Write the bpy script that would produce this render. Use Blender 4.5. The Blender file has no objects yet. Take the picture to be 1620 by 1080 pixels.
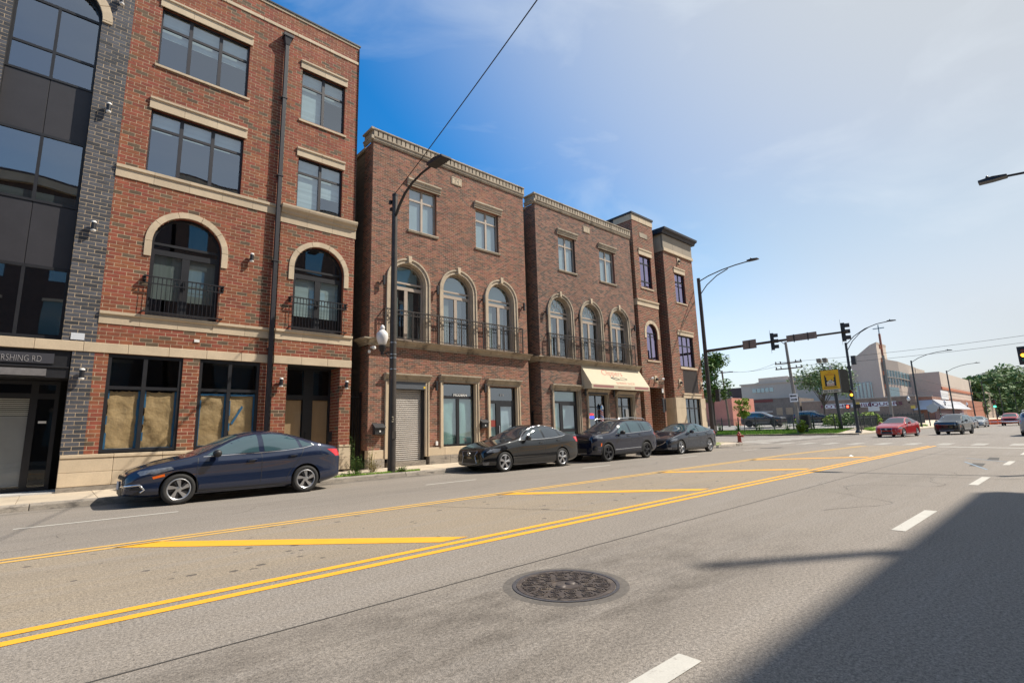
import bpy, bmesh, math, random
from mathutils import Vector, Matrix
from mathutils.bvhtree import BVHTree
R = math.radians
rnd = random.Random(7)
SC = bpy.context.scene
# ------------------------------------------------------------------ camera
YAW, PITCH, ROLL, FPX, EYE = R(42.1617), R(9.932), R(-1.62475), 802.28, 1.368
fw = Vector((math.sin(YAW)*math.cos(PITCH), math.cos(YAW)*math.cos(PITCH), math.sin(PITCH)))
r0 = Vector((math.cos(YAW), -math.sin(YAW), 0)); u0 = r0.cross(fw)
rt = r0*math.cos(ROLL)+u0*math.sin(ROLL); up = -r0*math.sin(ROLL)+u0*math.cos(ROLL)
cd = bpy.data.cameras.new('camera'); cam = bpy.data.objects.new('camera', cd); SC.collection.objects.link(cam)
cd.sensor_fit = 'HORIZONTAL'; cd.sensor_width = 36; cd.lens = 36*FPX/1620; cd.clip_start = .05; cd.clip_end = 5000
cam.matrix_world = Matrix(((rt.x, up.x, -fw.x, 0), (rt.y, up.y, -fw.y, 0), (rt.z, up.z, -fw.z, EYE), (0, 0, 0, 1)))
SC.camera = cam
def at(px, py, X=None, Y=None, Z=None):
    """a measured direction meets the upright plane x=X or y=Y (or level z=Z): the point in the place"""
    d = fw+rt*(px-810)/FPX-up*(py-540)/FPX
    t = X/d.x if X is not None else Y/d.y if Y is not None else (Z-EYE)/d.z
    return Vector((0, 0, EYE))+d*t
# ------------------------------------------------------------------ sky, sun, exposure
LX, LY, LZ = .70, -.455, 1.0          # towards the sun
EL = math.atan2(LZ, math.hypot(LX, LY)); AZ = math.atan2(LX, LY)
w = bpy.data.worlds.new('World'); SC.world = w; w.use_nodes = True
nt = w.node_tree; nt.nodes.clear()
def N(t, typ, **k):
    n = t.nodes.new(typ)
    for a, b in k.items():
        if a in n.inputs.keys() if False else False: pass
        setattr(n, a, b)
    return n
sky = N(nt, 'ShaderNodeTexSky', sky_type='NISHITA', sun_disc=False, sun_elevation=EL, sun_rotation=AZ,
        altitude=200, air_density=1.0, dust_density=2.6, ozone_density=3.0)
tc = N(nt, 'ShaderNodeTexCoord'); mp = N(nt, 'ShaderNodeMapping'); mp.inputs['Scale'].default_value = (1.2, 2.6, 5.5)
mp.inputs['Rotation'].default_value = (.3, .2, .6)
nz = N(nt, 'ShaderNodeTexNoise'); nz.inputs['Scale'].default_value = 1.6; nz.inputs['Detail'].default_value = 9; nz.inputs['Roughness'].default_value = .55; nz.inputs['Distortion'].default_value = .5
rp = N(nt, 'ShaderNodeValToRGB'); rp.color_ramp.elements[0].position = .5; rp.color_ramp.elements[1].position = .78
rp.color_ramp.elements[0].color = (0, 0, 0, 1); rp.color_ramp.elements[1].color = (.38, .38, .38, 1)
hs = N(nt, 'ShaderNodeHueSaturation'); hs.inputs['Saturation'].default_value = 3.0; hs.inputs['Hue'].default_value = .494; hs.inputs['Value'].default_value = .84
mx = N(nt, 'ShaderNodeMix', data_type='RGBA'); mx.inputs['B'].default_value = (3.5, 3.8, 4.1, 1)
bg = N(nt, 'ShaderNodeBackground'); bg.inputs['Strength'].default_value = .15
out = N(nt, 'ShaderNodeOutputWorld')
L = nt.links.new
L(tc.outputs['Generated'], mp.inputs[0]); L(mp.outputs[0], nz.inputs['Vector']); L(nz.outputs['Fac'], rp.inputs[0])
# summer haze: whitish near the horizon and round the sun
def MN(op, a, b=None, c=None):
    k = N(nt, 'ShaderNodeMath', operation=op)
    for i, v in enumerate((a, b, c)):
        if v is None: continue
        if isinstance(v, (int, float)): k.inputs[i].default_value = v
        else: L(v, k.inputs[i])
    return k.outputs[0]
sxyz = N(nt, 'ShaderNodeSeparateXYZ'); L(tc.outputs['Generated'], sxyz.inputs[0])
dts = N(nt, 'ShaderNodeVectorMath', operation='DOT_PRODUCT'); L(tc.outputs['Generated'], dts.inputs[0]); dts.inputs[1].default_value = Vector((LX, LY, LZ)).normalized()
sA = N(nt, 'ShaderNodeMapRange', interpolation_type='SMOOTHSTEP'); sA.inputs['From Min'].default_value = .37; sA.inputs['From Max'].default_value = .90; sA.inputs['To Max'].default_value = .97; L(dts.outputs['Value'], sA.inputs['Value'])
hB = MN('MULTIPLY', MN('MINIMUM', MN('MULTIPLY', MN('POWER', 2.718, MN('MULTIPLY', MN('MAXIMUM', sxyz.outputs['Z'], 0.0), -2.9)), 1.15), 1.0), MN('MAXIMUM', MN('MINIMUM', MN('MULTIPLY', MN('SUBTRACT', dts.outputs['Value'], .33), 3.4), 1.0), .15))
hf = MN('SUBTRACT', 1.0, MN('MULTIPLY', MN('SUBTRACT', 1.0, sA.outputs[0]), MN('SUBTRACT', 1.0, MN('MULTIPLY', hB, 1.0))))
hz = N(nt, 'ShaderNodeMix', data_type='RGBA'); hz.inputs['B'].default_value = (2.7, 2.85, 2.95, 1); L(hf, hz.inputs['Factor'])
L(sky.outputs[0], hs.inputs['Color']); ht = N(nt, 'ShaderNodeMix', data_type='RGBA', blend_type='MULTIPLY'); ht.inputs['Factor'].default_value = 1; ht.inputs['B'].default_value = (.25, 1.0, 1.06, 1); zr = N(nt, 'ShaderNodeMapRange', interpolation_type='SMOOTHSTEP'); zr.inputs['From Min'].default_value = .14; zr.inputs['From Max'].default_value = .48; zr.inputs['To Min'].default_value = .0; L(sxyz.outputs['Z'], zr.inputs['Value']); L(zr.outputs[0], hs.inputs['Fac']); L(zr.outputs[0], ht.inputs['Factor']); L(hs.outputs[0], ht.inputs['A']); L(ht.outputs['Result'], hz.inputs['A']); L(hz.outputs['Result'], mx.inputs['A']); L(rp.outputs[0], mx.inputs['Factor'])
L(mx.outputs['Result'], bg.inputs['Color']); L(bg.outputs[0], out.inputs['Surface'])
sd = bpy.data.lights.new('sun', 'SUN'); so = bpy.data.objects.new('sun', sd); SC.collection.objects.link(so)
sd.energy = 4.0; sd.angle = R(.53); sd.color = (1, .93, .82)
so.rotation_euler = Vector((LX, LY, LZ)).to_track_quat('Z', 'Y').to_euler(); so.location = (0, 0, 60)
vs = SC.view_settings; vs.view_transform = 'Standard'; vs.look = 'None'; vs.exposure = 0.68; vs.gamma = 1
vs.use_curve_mapping = False
SC.cycles.max_bounces = 6; SC.cycles.diffuse_bounces = 3; SC.cycles.glossy_bounces = 3; SC.cycles.transparent_max_bounces = 12
SC.cycles.use_denoising = True; SC.cycles.sample_clamp_indirect = 6
# ------------------------------------------------------------------ materials
MATS = {}
def mat(name, col, rough=.75, metal=0., var=0., hue=0., noise=None, bump=None, spec=.5, stain=None, ior=None, coat=0., coatior=1.5, alt=None, emit=None, streak=None):
    """col base colour; var random value per piece; noise=(scale,amount); bump=(scale,strength,dist); alt=(colour,share) a second colour picked by some pieces"""
    if name in MATS: return MATS[name]
    m = bpy.data.materials.new(name); m.use_nodes = True; t = m.node_tree; b = t.nodes['Principled BSDF']; l = t.links.new
    b.inputs['Roughness'].default_value = rough; b.inputs['Metallic'].default_value = metal
    b.inputs['Specular IOR Level'].default_value = spec
    if ior: b.inputs['IOR'].default_value = ior
    if coat: b.inputs['Coat Weight'].default_value = coat; b.inputs['Coat Roughness'].default_value = .02; b.inputs['Coat IOR'].default_value = coatior
    c = N(t, 'ShaderNodeRGB'); c.outputs[0].default_value = (*col, 1); cur = c.outputs[0]
    tco = N(t, 'ShaderNodeTexCoord'); geo = N(t, 'ShaderNodeNewGeometry')
    pos = geo.outputs['Position']
    if var or alt:
        oi = N(t, 'ShaderNodeObjectInfo'); ad = N(t, 'ShaderNodeMath', operation='ADD'); fr = N(t, 'ShaderNodeMath', operation='FRACT')
        l(oi.outputs['Random'], ad.inputs[0]); l(geo.outputs['Random Per Island'], ad.inputs[1]); l(ad.outputs[0], fr.inputs[0])
        if alt:
            cr = N(t, 'ShaderNodeValToRGB'); cr.color_ramp.interpolation = 'CONSTANT'
            cr.color_ramp.elements[0].color = (*col, 1); cr.color_ramp.elements[1].color = (*alt[0], 1); cr.color_ramp.elements[1].position = 1-alt[1]
            w2 = N(t, 'ShaderNodeTexWhiteNoise', noise_dimensions='1D'); l(fr.outputs[0], w2.inputs['W']); l(w2.outputs['Value'], cr.inputs[0]); cur = cr.outputs[0]
        if var:
            mr = N(t, 'ShaderNodeMapRange'); mr.inputs['To Min'].default_value = 1-var; mr.inputs['To Max'].default_value = 1+var
            l(fr.outputs[0], mr.inputs['Value'])
            h = N(t, 'ShaderNodeHueSaturation'); l(mr.outputs[0], h.inputs['Value']); l(cur, h.inputs['Color'])
            if hue:
                w3 = N(t, 'ShaderNodeTexWhiteNoise', noise_dimensions='1D'); l(fr.outputs[0], w3.inputs['W'])
                m2 = N(t, 'ShaderNodeMapRange'); m2.inputs['To Min'].default_value = .5-hue; m2.inputs['To Max'].default_value = .5+hue
                l(w3.outputs['Value'], m2.inputs['Value']); l(m2.outputs[0], h.inputs['Hue'])
            cur = h.outputs[0]
    def mul(cur, fac_socket):
        mm = N(t, 'ShaderNodeMix', data_type='RGBA', blend_type='MULTIPLY'); mm.inputs['Factor'].default_value = 1
        l(cur, mm.inputs['A']); l(fac_socket, mm.inputs['B']); return mm.outputs['Result']
    for nn in ([noise] if noise and not isinstance(noise[0], tuple) else (noise or [])):
        sc_, am = nn[:2]; st = nn[2] if len(nn) > 2 else (1, 1, 1)
        mpp = N(t, 'ShaderNodeMapping'); mpp.inputs['Scale'].default_value = st; l(pos, mpp.inputs[0])
        n = N(t, 'ShaderNodeTexNoise'); n.inputs['Scale'].default_value = sc_; n.inputs['Detail'].default_value = 6; n.inputs['Roughness'].default_value = .6
        l(mpp.outputs[0], n.inputs['Vector'])
        mr = N(t, 'ShaderNodeMapRange'); mr.inputs['From Min'].default_value = .25; mr.inputs['From Max'].default_value = .75
        mr.inputs['To Min'].default_value = 1-am; mr.inputs['To Max'].default_value = 1+am; l(n.outputs['Fac'], mr.inputs['Value'])
        cur = mul(cur, mr.outputs[0])
    if stain:   # (colour, scale, threshold, stretch)
        mpp = N(t, 'ShaderNodeMapping'); mpp.inputs['Scale'].default_value = stain[3]; l(pos, mpp.inputs[0])
        n = N(t, 'ShaderNodeTexNoise'); n.inputs['Scale'].default_value = stain[1]; n.inputs['Detail'].default_value = 8; n.inputs['Roughness'].default_value = .7
        l(mpp.outputs[0], n.inputs['Vector'])
        mr = N(t, 'ShaderNodeMapRange'); mr.inputs['From Min'].default_value = stain[2]; mr.inputs['From Max'].default_value = stain[2]+.15
        l(n.outputs['Fac'], mr.inputs['Value']); mm = N(t, 'ShaderNodeMix', data_type='RGBA'); mm.inputs['B'].default_value = (*stain[0], 1)
        l(mr.outputs[0], mm.inputs['Factor']); l(cur, mm.inputs['A']); cur = mm.outputs['Result']
    l(cur, b.inputs['Base Color'])
    if bump:
        n = N(t, 'ShaderNodeTexNoise'); n.inputs['Scale'].default_value = bump[0]; n.inputs['Detail'].default_value = 5; l(pos, n.inputs['Vector'])
        bm_ = N(t, 'ShaderNodeBump'); bm_.inputs['Strength'].default_value = bump[1]; bm_.inputs['Distance'].default_value = bump[2] if len(bump) > 2 else .01
        l(n.outputs['Fac'], bm_.inputs['Height']); l(bm_.outputs[0], b.inputs['Normal'])
    if emit: b.inputs['Emission Color'].default_value = (*emit[0], 1); b.inputs['Emission Strength'].default_value = emit[1]
    MATS[name] = m; return m
def glassmat(name, tint=(.75, .85, .85), ior=1.9, wob=.012, scale=.8, gc=(.9, .95, 1)):
    m = bpy.data.materials.new(name); m.use_nodes = True; t = m.node_tree; t.nodes.clear(); l = t.links.new
    tr = N(t, 'ShaderNodeBsdfTransparent'); tr.inputs[0].default_value = (*tint, 1)
    gl = N(t, 'ShaderNodeBsdfGlossy'); gl.inputs['Roughness'].default_value = .015; gl.inputs['Color'].default_value = (*gc, 1)
    mx = N(t, 'ShaderNodeMixShader'); o = N(t, 'ShaderNodeOutputMaterial')
    g = N(t, 'ShaderNodeNewGeometry'); f0 = ((ior-1)/(ior+1))**2
    dt = N(t, 'ShaderNodeVectorMath', operation='DOT_PRODUCT'); l(g.outputs['Incoming'], dt.inputs[0]); l(g.outputs['Normal'], dt.inputs[1])
    ab = N(t, 'ShaderNodeMath', operation='ABSOLUTE'); l(dt.outputs['Value'], ab.inputs[0]); sb = N(t, 'ShaderNodeMath', operation='SUBTRACT'); sb.inputs[0].default_value = 1; l(ab.outputs[0], sb.inputs[1])
    pw = N(t, 'ShaderNodeMath', operation='POWER'); pw.inputs[1].default_value = 5; l(sb.outputs[0], pw.inputs[0])
    fr = N(t, 'ShaderNodeMath', operation='MULTIPLY_ADD'); fr.inputs[1].default_value = 1-f0; fr.inputs[2].default_value = f0; l(pw.outputs[0], fr.inputs[0])
    n = N(t, 'ShaderNodeTexNoise'); n.inputs['Scale'].default_value = scale; n.inputs['Detail'].default_value = 0
    b = N(t, 'ShaderNodeBump'); b.inputs['Strength'].default_value = .6; b.inputs['Distance'].default_value = wob
    l(g.outputs['Position'], n.inputs['Vector']); l(n.outputs['Fac'], b.inputs['Height']); l(b.outputs[0], gl.inputs['Normal'])
    l(fr.outputs[0], mx.inputs[0]); l(tr.outputs[0], mx.inputs[1]); l(gl.outputs[0], mx.inputs[2]); l(mx.outputs[0], o.inputs[0])
    MATS[name] = m; return m
brickA = mat('red_brick', (.235, .070, .034), .85, var=.2, hue=.012, alt=((.12, .075, .048), .12), noise=((6, .18), (60, .12), (.5, .14), (1.6, .14, (1, 1, .12))), bump=(90, .25, .004))
brickD = mat('grey_brick', (.066, .068, .08), .6, var=.3, alt=((.04, .042, .05), .3), noise=((8, .2), (60, .15)), bump=(80, .2, .004))
brickB = mat('brown_brick', (.245, .105, .062), .88, var=.26, hue=.014, alt=((.13, .07, .052), .3), noise=((5, .15), (.7, .2), (50, .12), (1.7, .2, (1, 1, .12))), bump=(90, .25, .004))
brickC = mat('dark_brown_brick', (.20, .098, .065), .88, var=.28, hue=.014, alt=((.085, .055, .048), .35), noise=((5, .15), (.7, .2), (50, .12)), bump=(90, .25, .004))
mortarA = mat('cream_mortar', (.53, .41, .28), .95, noise=((3, .15), (40, .1), (.6, .15)))
mortarB = mat('grey_mortar', (.42, .32, .24), .95, noise=((3, .2), (40, .1)), stain=((.5, .46, .42), 2.2, .62, (1, 1, .35)))
lime = mat('limestone', (.54, .43, .30), .8, var=.09, noise=((2, .10), (30, .08), (1.2, .10, (1, 1, .25))), bump=(40, .12, .004))
limem = mat('aged_limestone', (.46, .375, .275), .85, var=.08, noise=((3, .15), (30, .1), (1.4, .15, (1, 1, .25))), bump=(30, .2, .006), stain=((.17, .14, .10), 2.2, .6, (1, 1, .4)))
limeW = mat('weathered_limestone', (.38, .315, .235), .85, var=.1, noise=((3, .2), (30, .12)), bump=(30, .2, .006), stain=((.13, .105, .08), 1.6, .52, (1, 1, .5)))
blackm = mat('black_metal', (.018, .018, .021), .42, noise=(5, .2))
framem = mat('bronze_frame', (.026, .024, .029), .45, noise=(4, .15))
creamf = mat('cream_frame', (.42, .34, .27), .55, noise=(5, .08))
iron = mat('wrought_iron', (.028, .022, .02), .55, noise=(20, .3), stain=((.10, .05, .03), 9, .55, (1, 1, 1)))
glass = glassmat('window_glass', (.70, .80, .82), 3.0)
glassn = glassmat('clear_shop_glass', (.86, .85, .82), 1.6)
glassd = glassmat('dark_window_glass', (.30, .34, .35), 3.1, .008)
glassl = glassmat('lavender_window_glass', (.35, .33, .45), 5.0, .006, gc=(.80, .70, 1))
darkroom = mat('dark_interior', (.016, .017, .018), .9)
blindm = mat('pale_blind', (.62, .64, .62), .8, noise=((9, .28, (.02, .02, 1)),))
curtain = mat('curtain_cloth', (.30, .29, .26), .9, noise=(1.5, .2, (6, 1, .3)))
kraft = mat('kraft_paper', (.44, .32, .17), .7, noise=((1.5, .2), (9, .12)), bump=(3.2, .9, .06))
tape = mat('blue_tape', (.03, .16, .34), .6)
greenpaper = mat('green_white_paper', (.42, .56, .50), .7, noise=((1.5, .1), (7, .08)))
whitem = mat('white_paint', (.78, .76, .72), .5)
concrete = mat('pavement_concrete', (.50, .415, .31), .9, var=.08, noise=((1.2, .14), (14, .1), (120, .12)), bump=(120, .3, .004), stain=((.24, .2, .16), 1.3, .6, (1, 1, 1)))
kerbm = mat('kerb_concrete', (.30, .26, .215), .92, var=.1, noise=((2, .2), (60, .18)), bump=(80, .4, .006), stain=((.12, .105, .09), 3, .5, (1, 1, 3)))
blockm = mat('concrete_block', (.16, .13, .105), .95, noise=((2, .2), (20, .1)))
yellow = mat('yellow_road_paint', (.80, .375, .022), .75, noise=((3, .07), (90, .1)), stain=((.20, .17, .12), 22, .64, (.5, 1, 1)))
yellowf = mat('faded_yellow_road_paint', (.62, .37, .09), .8, noise=((3, .08), (90, .12)), stain=((.22, .19, .15), 22, .58, (.5, 1, 1)))
whitep = mat('white_road_paint', (.50, .475, .42), .8, noise=((4, .08), (90, .1)), stain=((.25, .22, .19), 16, .6, (.5, 1, 1)))
wood = mat('weathered_pole_wood', (.16, .115, .08), .9, noise=((3, .2), (30, .2, (1, 1, .1))), bump=(30, .4, .01))
polem = mat('brown_painted_steel', (.045, .036, .03), .5, noise=((3, .25), (25, .1)), stain=((.16, .07, .03), 5, .6, (1, 1, .3)))
dpole = mat('dark_painted_steel', (.03, .032, .034), .45, noise=(4, .2))
leafm = mat('tree_leaf', (.11, .20, .045), .6, var=.45, hue=.03, spec=.3)
leafy = mat('yellow_green_leaf', (.24, .34, .04), .6, var=.35, hue=.02, spec=.3)
leafd = mat('far_tree_leaf', (.125, .20, .075), .65, var=.45, hue=.03, spec=.25)
grassm = mat('grass_blade', (.19, .33, .04), .7, var=.4, hue=.03, spec=.2)
soil = mat('dirt_ground', (.20, .165, .12), .95, noise=((.4, .2), (6, .2), (60, .2)), stain=((.07, .11, .03), .9, .52, (1, 1, 1)))
bark = mat('bark', (.10, .08, .06), .9, noise=(20, .3, (1, 1, .2)))
rubber = mat('tyre_rubber', (.022, .021, .02), .8, noise=(30, .2))
alloy = mat('alloy_silver', (.55, .55, .56), .3, metal=.85)
alloyd = mat('dark_alloy', (.05, .05, .055), .4, metal=.6)
chrome = mat('chrome', (.75, .75, .76), .12, metal=1)
carglass = mat('car_glass', (.035, .075, .09), .03, spec=.5, ior=2.2)
cartint = mat('tinted_car_glass', (.03, .038, .05), .03, spec=.5, ior=2.2)
lampglass = mat('headlight_lens', (.12, .13, .15), .08, noise=(14, .6), spec=.8, coat=1)
redlens = mat('red_lens', (.55, .015, .02), .12, noise=(12, .3), coat=1)
orangel = mat('orange_lens', (.85, .14, .01), .2)
blackp = mat('black_plastic', (.015, .015, .016), .5)
# ------------------------------------------------------------------ helpers
def tag(o, label=None, cat=None, group=None, kind=None):
    for k, v in (('label', label), ('category', cat), ('group', group), ('kind', kind)):
        if v: o[k] = v
    return o
def empty(name, loc, rz=0, parent=None, **k):
    o = bpy.data.objects.new(name, None); o.empty_display_size = .2; SC.collection.objects.link(o)
    o.location = loc; o.rotation_euler = (0, 0, rz); o.parent = parent
    return tag(o, **k)
class MB:
    def __init__(s): s.v = []; s.f = []; s.m = []
    def add(s, vs, fs, m=0):
        n = len(s.v); s.v += [tuple(v) for v in vs]; s.f += [tuple(n+i for i in f) for f in fs]; s.m += [m]*len(fs); return s
    def box(s, x0, x1, y0, y1, z0, z1, m=0):
        if x0 > x1: x0, x1 = x1, x0
        if y0 > y1: y0, y1 = y1, y0
        if z0 > z1: z0, z1 = z1, z0
        return s.add([(x0, y0, z0), (x1, y0, z0), (x1, y1, z0), (x0, y1, z0), (x0, y0, z1), (x1, y0, z1), (x1, y1, z1), (x0, y1, z1)],
              [(0, 3, 2, 1), (4, 5, 6, 7), (0, 1, 5, 4), (1, 2, 6, 5), (2, 3, 7, 6), (3, 0, 4, 7)], m)
    def quad(s, a, b, c, d, m=0): return s.add([a, b, c, d], [(0, 1, 2, 3)], m)
    def loft(s, rings, m=0, closed=True, caps=True):
        n = len(rings[0]); vs = [p for r in rings for p in r]; fs = []
        for i in range(len(rings)-1):
            for j in range(n if closed else n-1):
                k = (j+1) % n; fs.append((i*n+j, i*n+k, (i+1)*n+k, (i+1)*n+j))
        if caps: fs.append(tuple(reversed(range(n)))); fs.append(tuple((len(rings)-1)*n+j for j in range(n)))
        return s.add(vs, fs, m)
    def tube(s, pts, r, n=8, m=0, caps=True):
        pts = [Vector(p) for p in pts]; rings = []
        rr = r if isinstance(r, (list, tuple)) else [r]*len(pts)
        nrm = None
        for i, p in enumerate(pts):
            t = (pts[min(i+1, len(pts)-1)]-pts[max(i-1, 0)]).normalized()
            if nrm is None:
                nrm = t.orthogonal().normalized()
            else:
                nrm = (nrm-t*nrm.dot(t)).normalized()
            b = t.cross(nrm)
            rings.append([p+(nrm*math.cos(2*math.pi*k/n)+b*math.sin(2*math.pi*k/n))*rr[i] for k in range(n)])
        return s.loft(rings, m, True, caps)
    def lathe(s, prof, c, n=20, m=0, axis='z', caps=True):
        rings = []
        for r, h in prof:
            ring = []
            for k in range(n):
                a = 2*math.pi*k/n; x, y = r*math.cos(a), r*math.sin(a)
                ring.append((c[0]+x, c[1]+y, c[2]+h) if axis == 'z' else (c[0]+x, c[1]+h, c[2]+y) if axis == 'y' else (c[0]+h, c[1]+x, c[2]+y))
            rings.append(ring)
        return s.loft(rings, m, True, caps)
    def prism(s, poly, d, m=0):
        """poly: 3d points in a plane, d: extrusion vector"""
        d = Vector(d); a = [Vector(p) for p in poly]; return s.loft([a, [p+d for p in a]], m)
    def arc(s, xc, zc, ra, rb, y0, y1, a0=0, a1=math.pi, n=20, m=0):
        for i in range(n):
            p, q = a0+(a1-a0)*i/n, a0+(a1-a0)*(i+1)/n
            P = [(xc+r*math.cos(t), zc+r*math.sin(t)) for t, r in ((p, ra), (q, ra), (q, rb), (p, rb))]
            vs = [(x, y0, z) for x, z in P]+[(x, y1, z) for x, z in P]
            fs = [(0, 1, 2, 3), (7, 6, 5, 4), (1, 0, 4, 5), (3, 2, 6, 7)]
            if i == 0: fs.append((0, 3, 7, 4))
            if i == n-1: fs.append((1, 5, 6, 2))
            s.add(vs, fs, m)
        return s
    def build(s, name, mats, parent=None, off=(0, 0, 0), smooth=False, bevel=0, **k):
        me = bpy.data.meshes.new(name); o_ = Vector(off)
        me.from_pydata([tuple(Vector(v)-o_) for v in s.v], [], s.f)
        for m in (mats if isinstance(mats, (list, tuple)) else [mats]): me.materials.append(m)
        if any(s.m): me.polygons.foreach_set('material_index', s.m)
        if smooth:
            me.polygons.foreach_set('use_smooth', [True]*len(me.polygons)); me.set_sharp_from_angle(angle=R(smooth if smooth > 1 else 40))
        me.update(); return link(name, me, parent, bevel, **k)
def link(name, me, parent=None, bevel=0, loc=(0, 0, 0), **k):
    o = bpy.data.objects.new(name, me); SC.collection.objects.link(o); o.parent = parent; o.location = loc
    if bevel:
        b = o.modifiers.new('bevel', 'BEVEL'); b.width = bevel; b.segments = 1; b.limit_method = 'ANGLE'
    return tag(o, **k)
def text(name, body, size, mt, parent, loc, rot=(math.pi/2, 0, 0), ext=.004, shear=0, align='CENTER', sx=1, off=0):
    c = bpy.data.curves.new(name, 'FONT'); c.body = body; c.size = size; c.extrude = ext; c.shear = shear; c.align_x = align; c.offset = off; c.resolution_u = 3
    c.materials.append(mt); o = bpy.data.objects.new(name, c); SC.collection.objects.link(o); o.parent = parent; o.location = loc; o.rotation_euler = rot; o.scale = (sx, 1, 1)
    return o
def copy_tree(o, parent=None):
    c = o.copy(); SC.collection.objects.link(c); c.parent = parent
    for ch in list(o.children): copy_tree(ch, c)
    return c
# ------------------------------------------------------------------ brickwork
class Face:
    def __init__(s, o, u=(1, 0, 0), n=(0, -1, 0)): s.o = Vector(o); s.u = Vector(u); s.n = Vector(n)
    def p(s, u, z, out=0): return s.o+s.u*u+Vector((0, 0, z))+s.n*out
def free(u0, u1, holes, z):
    iv = [(u0, u1)]
    for h in holes:
        if h[0] == 'r':
            _, a, b, c, d = h
            if not c < z < d: continue
        else:
            _, uc, r, zs = h
            if not zs <= z < zs+r: continue
            q = math.sqrt(r*r-(z-zs)**2); a, b = uc-q, uc+q
        nv = []
        for p, q in iv:
            if b <= p or a >= q: nv.append((p, q)); continue
            if a > p: nv.append((p, a))
            if b < q: nv.append((b, q))
        iv = nv
    return iv
def brickwork(F, u0, u1, z0, z1, bl, bh, mj, holes, bm_, mm, proud=.003, singles=None, ph=0):
    n = max(1, round((z1-z0)/bh)); h = (z1-z0)/n
    for r in range(n):
        a, b = z0+r*h, z0+(r+1)*h
        for p, q in free(u0, u1, holes, (a+b)/2):
            mm.quad(F.p(p, a), F.p(q, a), F.p(q, b), F.p(p, b))
            k = math.floor((p-ph)/bl)-1
            s0 = ph+k*bl+(bl/2 if r % 2 else 0)
            while s0 < q:
                x0, x1 = max(s0+mj/2, p), min(s0+bl-mj/2, q); s0 += bl
                if x1-x0 < .02: continue
                c, d = a+mj/2, b-mj/2; o = proud+rnd.uniform(-.0015, .0015)
                if singles is not None and x1-x0 > bl-mj-.002: singles.append((F, x0, x1, c, d, o)); continue
                bm_.add([F.p(x0, c, -.004), F.p(x1, c, -.004), F.p(x1, d, -.004), F.p(x0, d, -.004), F.p(x0, c, o), F.p(x1, c, o), F.p(x1, d, o), F.p(x0, d, o)],
                        [(4, 5, 6, 7), (0, 1, 5, 4), (1, 2, 6, 5), (2, 3, 7, 6), (3, 0, 4, 7)])
def lay_singles(singles, root, off, m, bm_, n=298, name='brick'):
    c = Vector((0, 0, EYE))
    singles.sort(key=lambda s: (s[0].p((s[1]+s[2])/2, (s[3]+s[4])/2)-c).length)
    meshes = {}
    for i, (F, x0, x1, c0, d, o) in enumerate(singles):
        if i < n:
            key = (round(x1-x0, 3), round(d-c0, 3), tuple(F.u))
            if key not in meshes:
                b = MB(); b.add([F.u*a+Vector((0, 0, z))+F.n*y for y in (-.004, .003) for a, z in ((0, 0), (x1-x0, 0), (x1-x0, d-c0), (0, d-c0))],
                    [(4, 5, 6, 7), (0, 1, 5, 4), (1, 2, 6, 5), (2, 3, 7, 6), (3, 0, 4, 7)])
                me = bpy.data.meshes.new('brick'); me.from_pydata([tuple(v) for v in b.v], [], b.f); me.materials.append(m); meshes[key] = me
            link(name, meshes[key], root, loc=F.p(x0, c0, o-.003)-off)
        else:
            bm_.add([F.p(a, z, y) for y in (-.004, o) for a, z in ((x0, c0), (x1, c0), (x1, d), (x0, d))],
                    [(4, 5, 6, 7), (0, 1, 5, 4), (1, 2, 6, 5), (2, 3, 7, 6), (3, 0, 4, 7)])
def stones(root, off, name, x0, x1, y0, y1, z0, z1, m, ln=1.0, bevel=.008, gap=.006):
    n = max(1, round((x1-x0)/ln)); w_ = (x1-x0)/n
    for i in range(n):
        MB().box(x0+i*w_+gap/2, x0+(i+1)*w_-gap/2, y0, y1, z0, z1).build(name, m, root, off, bevel=bevel)
def moulding(root, off, name, x0, x1, Y, prof, m, n=1, ret=0, bevel=0):
    """prof: (outward, z) points of a moulding, run along x; ret: depth it turns back on the left end"""
    w_ = (x1-x0)/n
    for i in range(n):
        a, b = x0+i*w_+(.003 if i else 0), x0+(i+1)*w_-.003
        MB().prism([(a, Y-o, z) for o, z in prof], (b-a, 0, 0)).build(name, m, root, off, bevel=bevel)
    if ret:
        MB().prism([(x0-o-.001, Y+.001, z) for o, z in [(p[0] if p[0] > 0 else -.001, p[1]) for p in prof]], (0, ret, 0)).build(name, m, root, off)
        q = max(p[0] for p in prof); zz = [p[1] for p in prof if p[0] > .6*q]
        MB().box(x0-q*.96, x0-.002, Y-q*.96, Y-.001, min(zz), max(zz)-.004).build(name, m, root, off)
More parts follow.
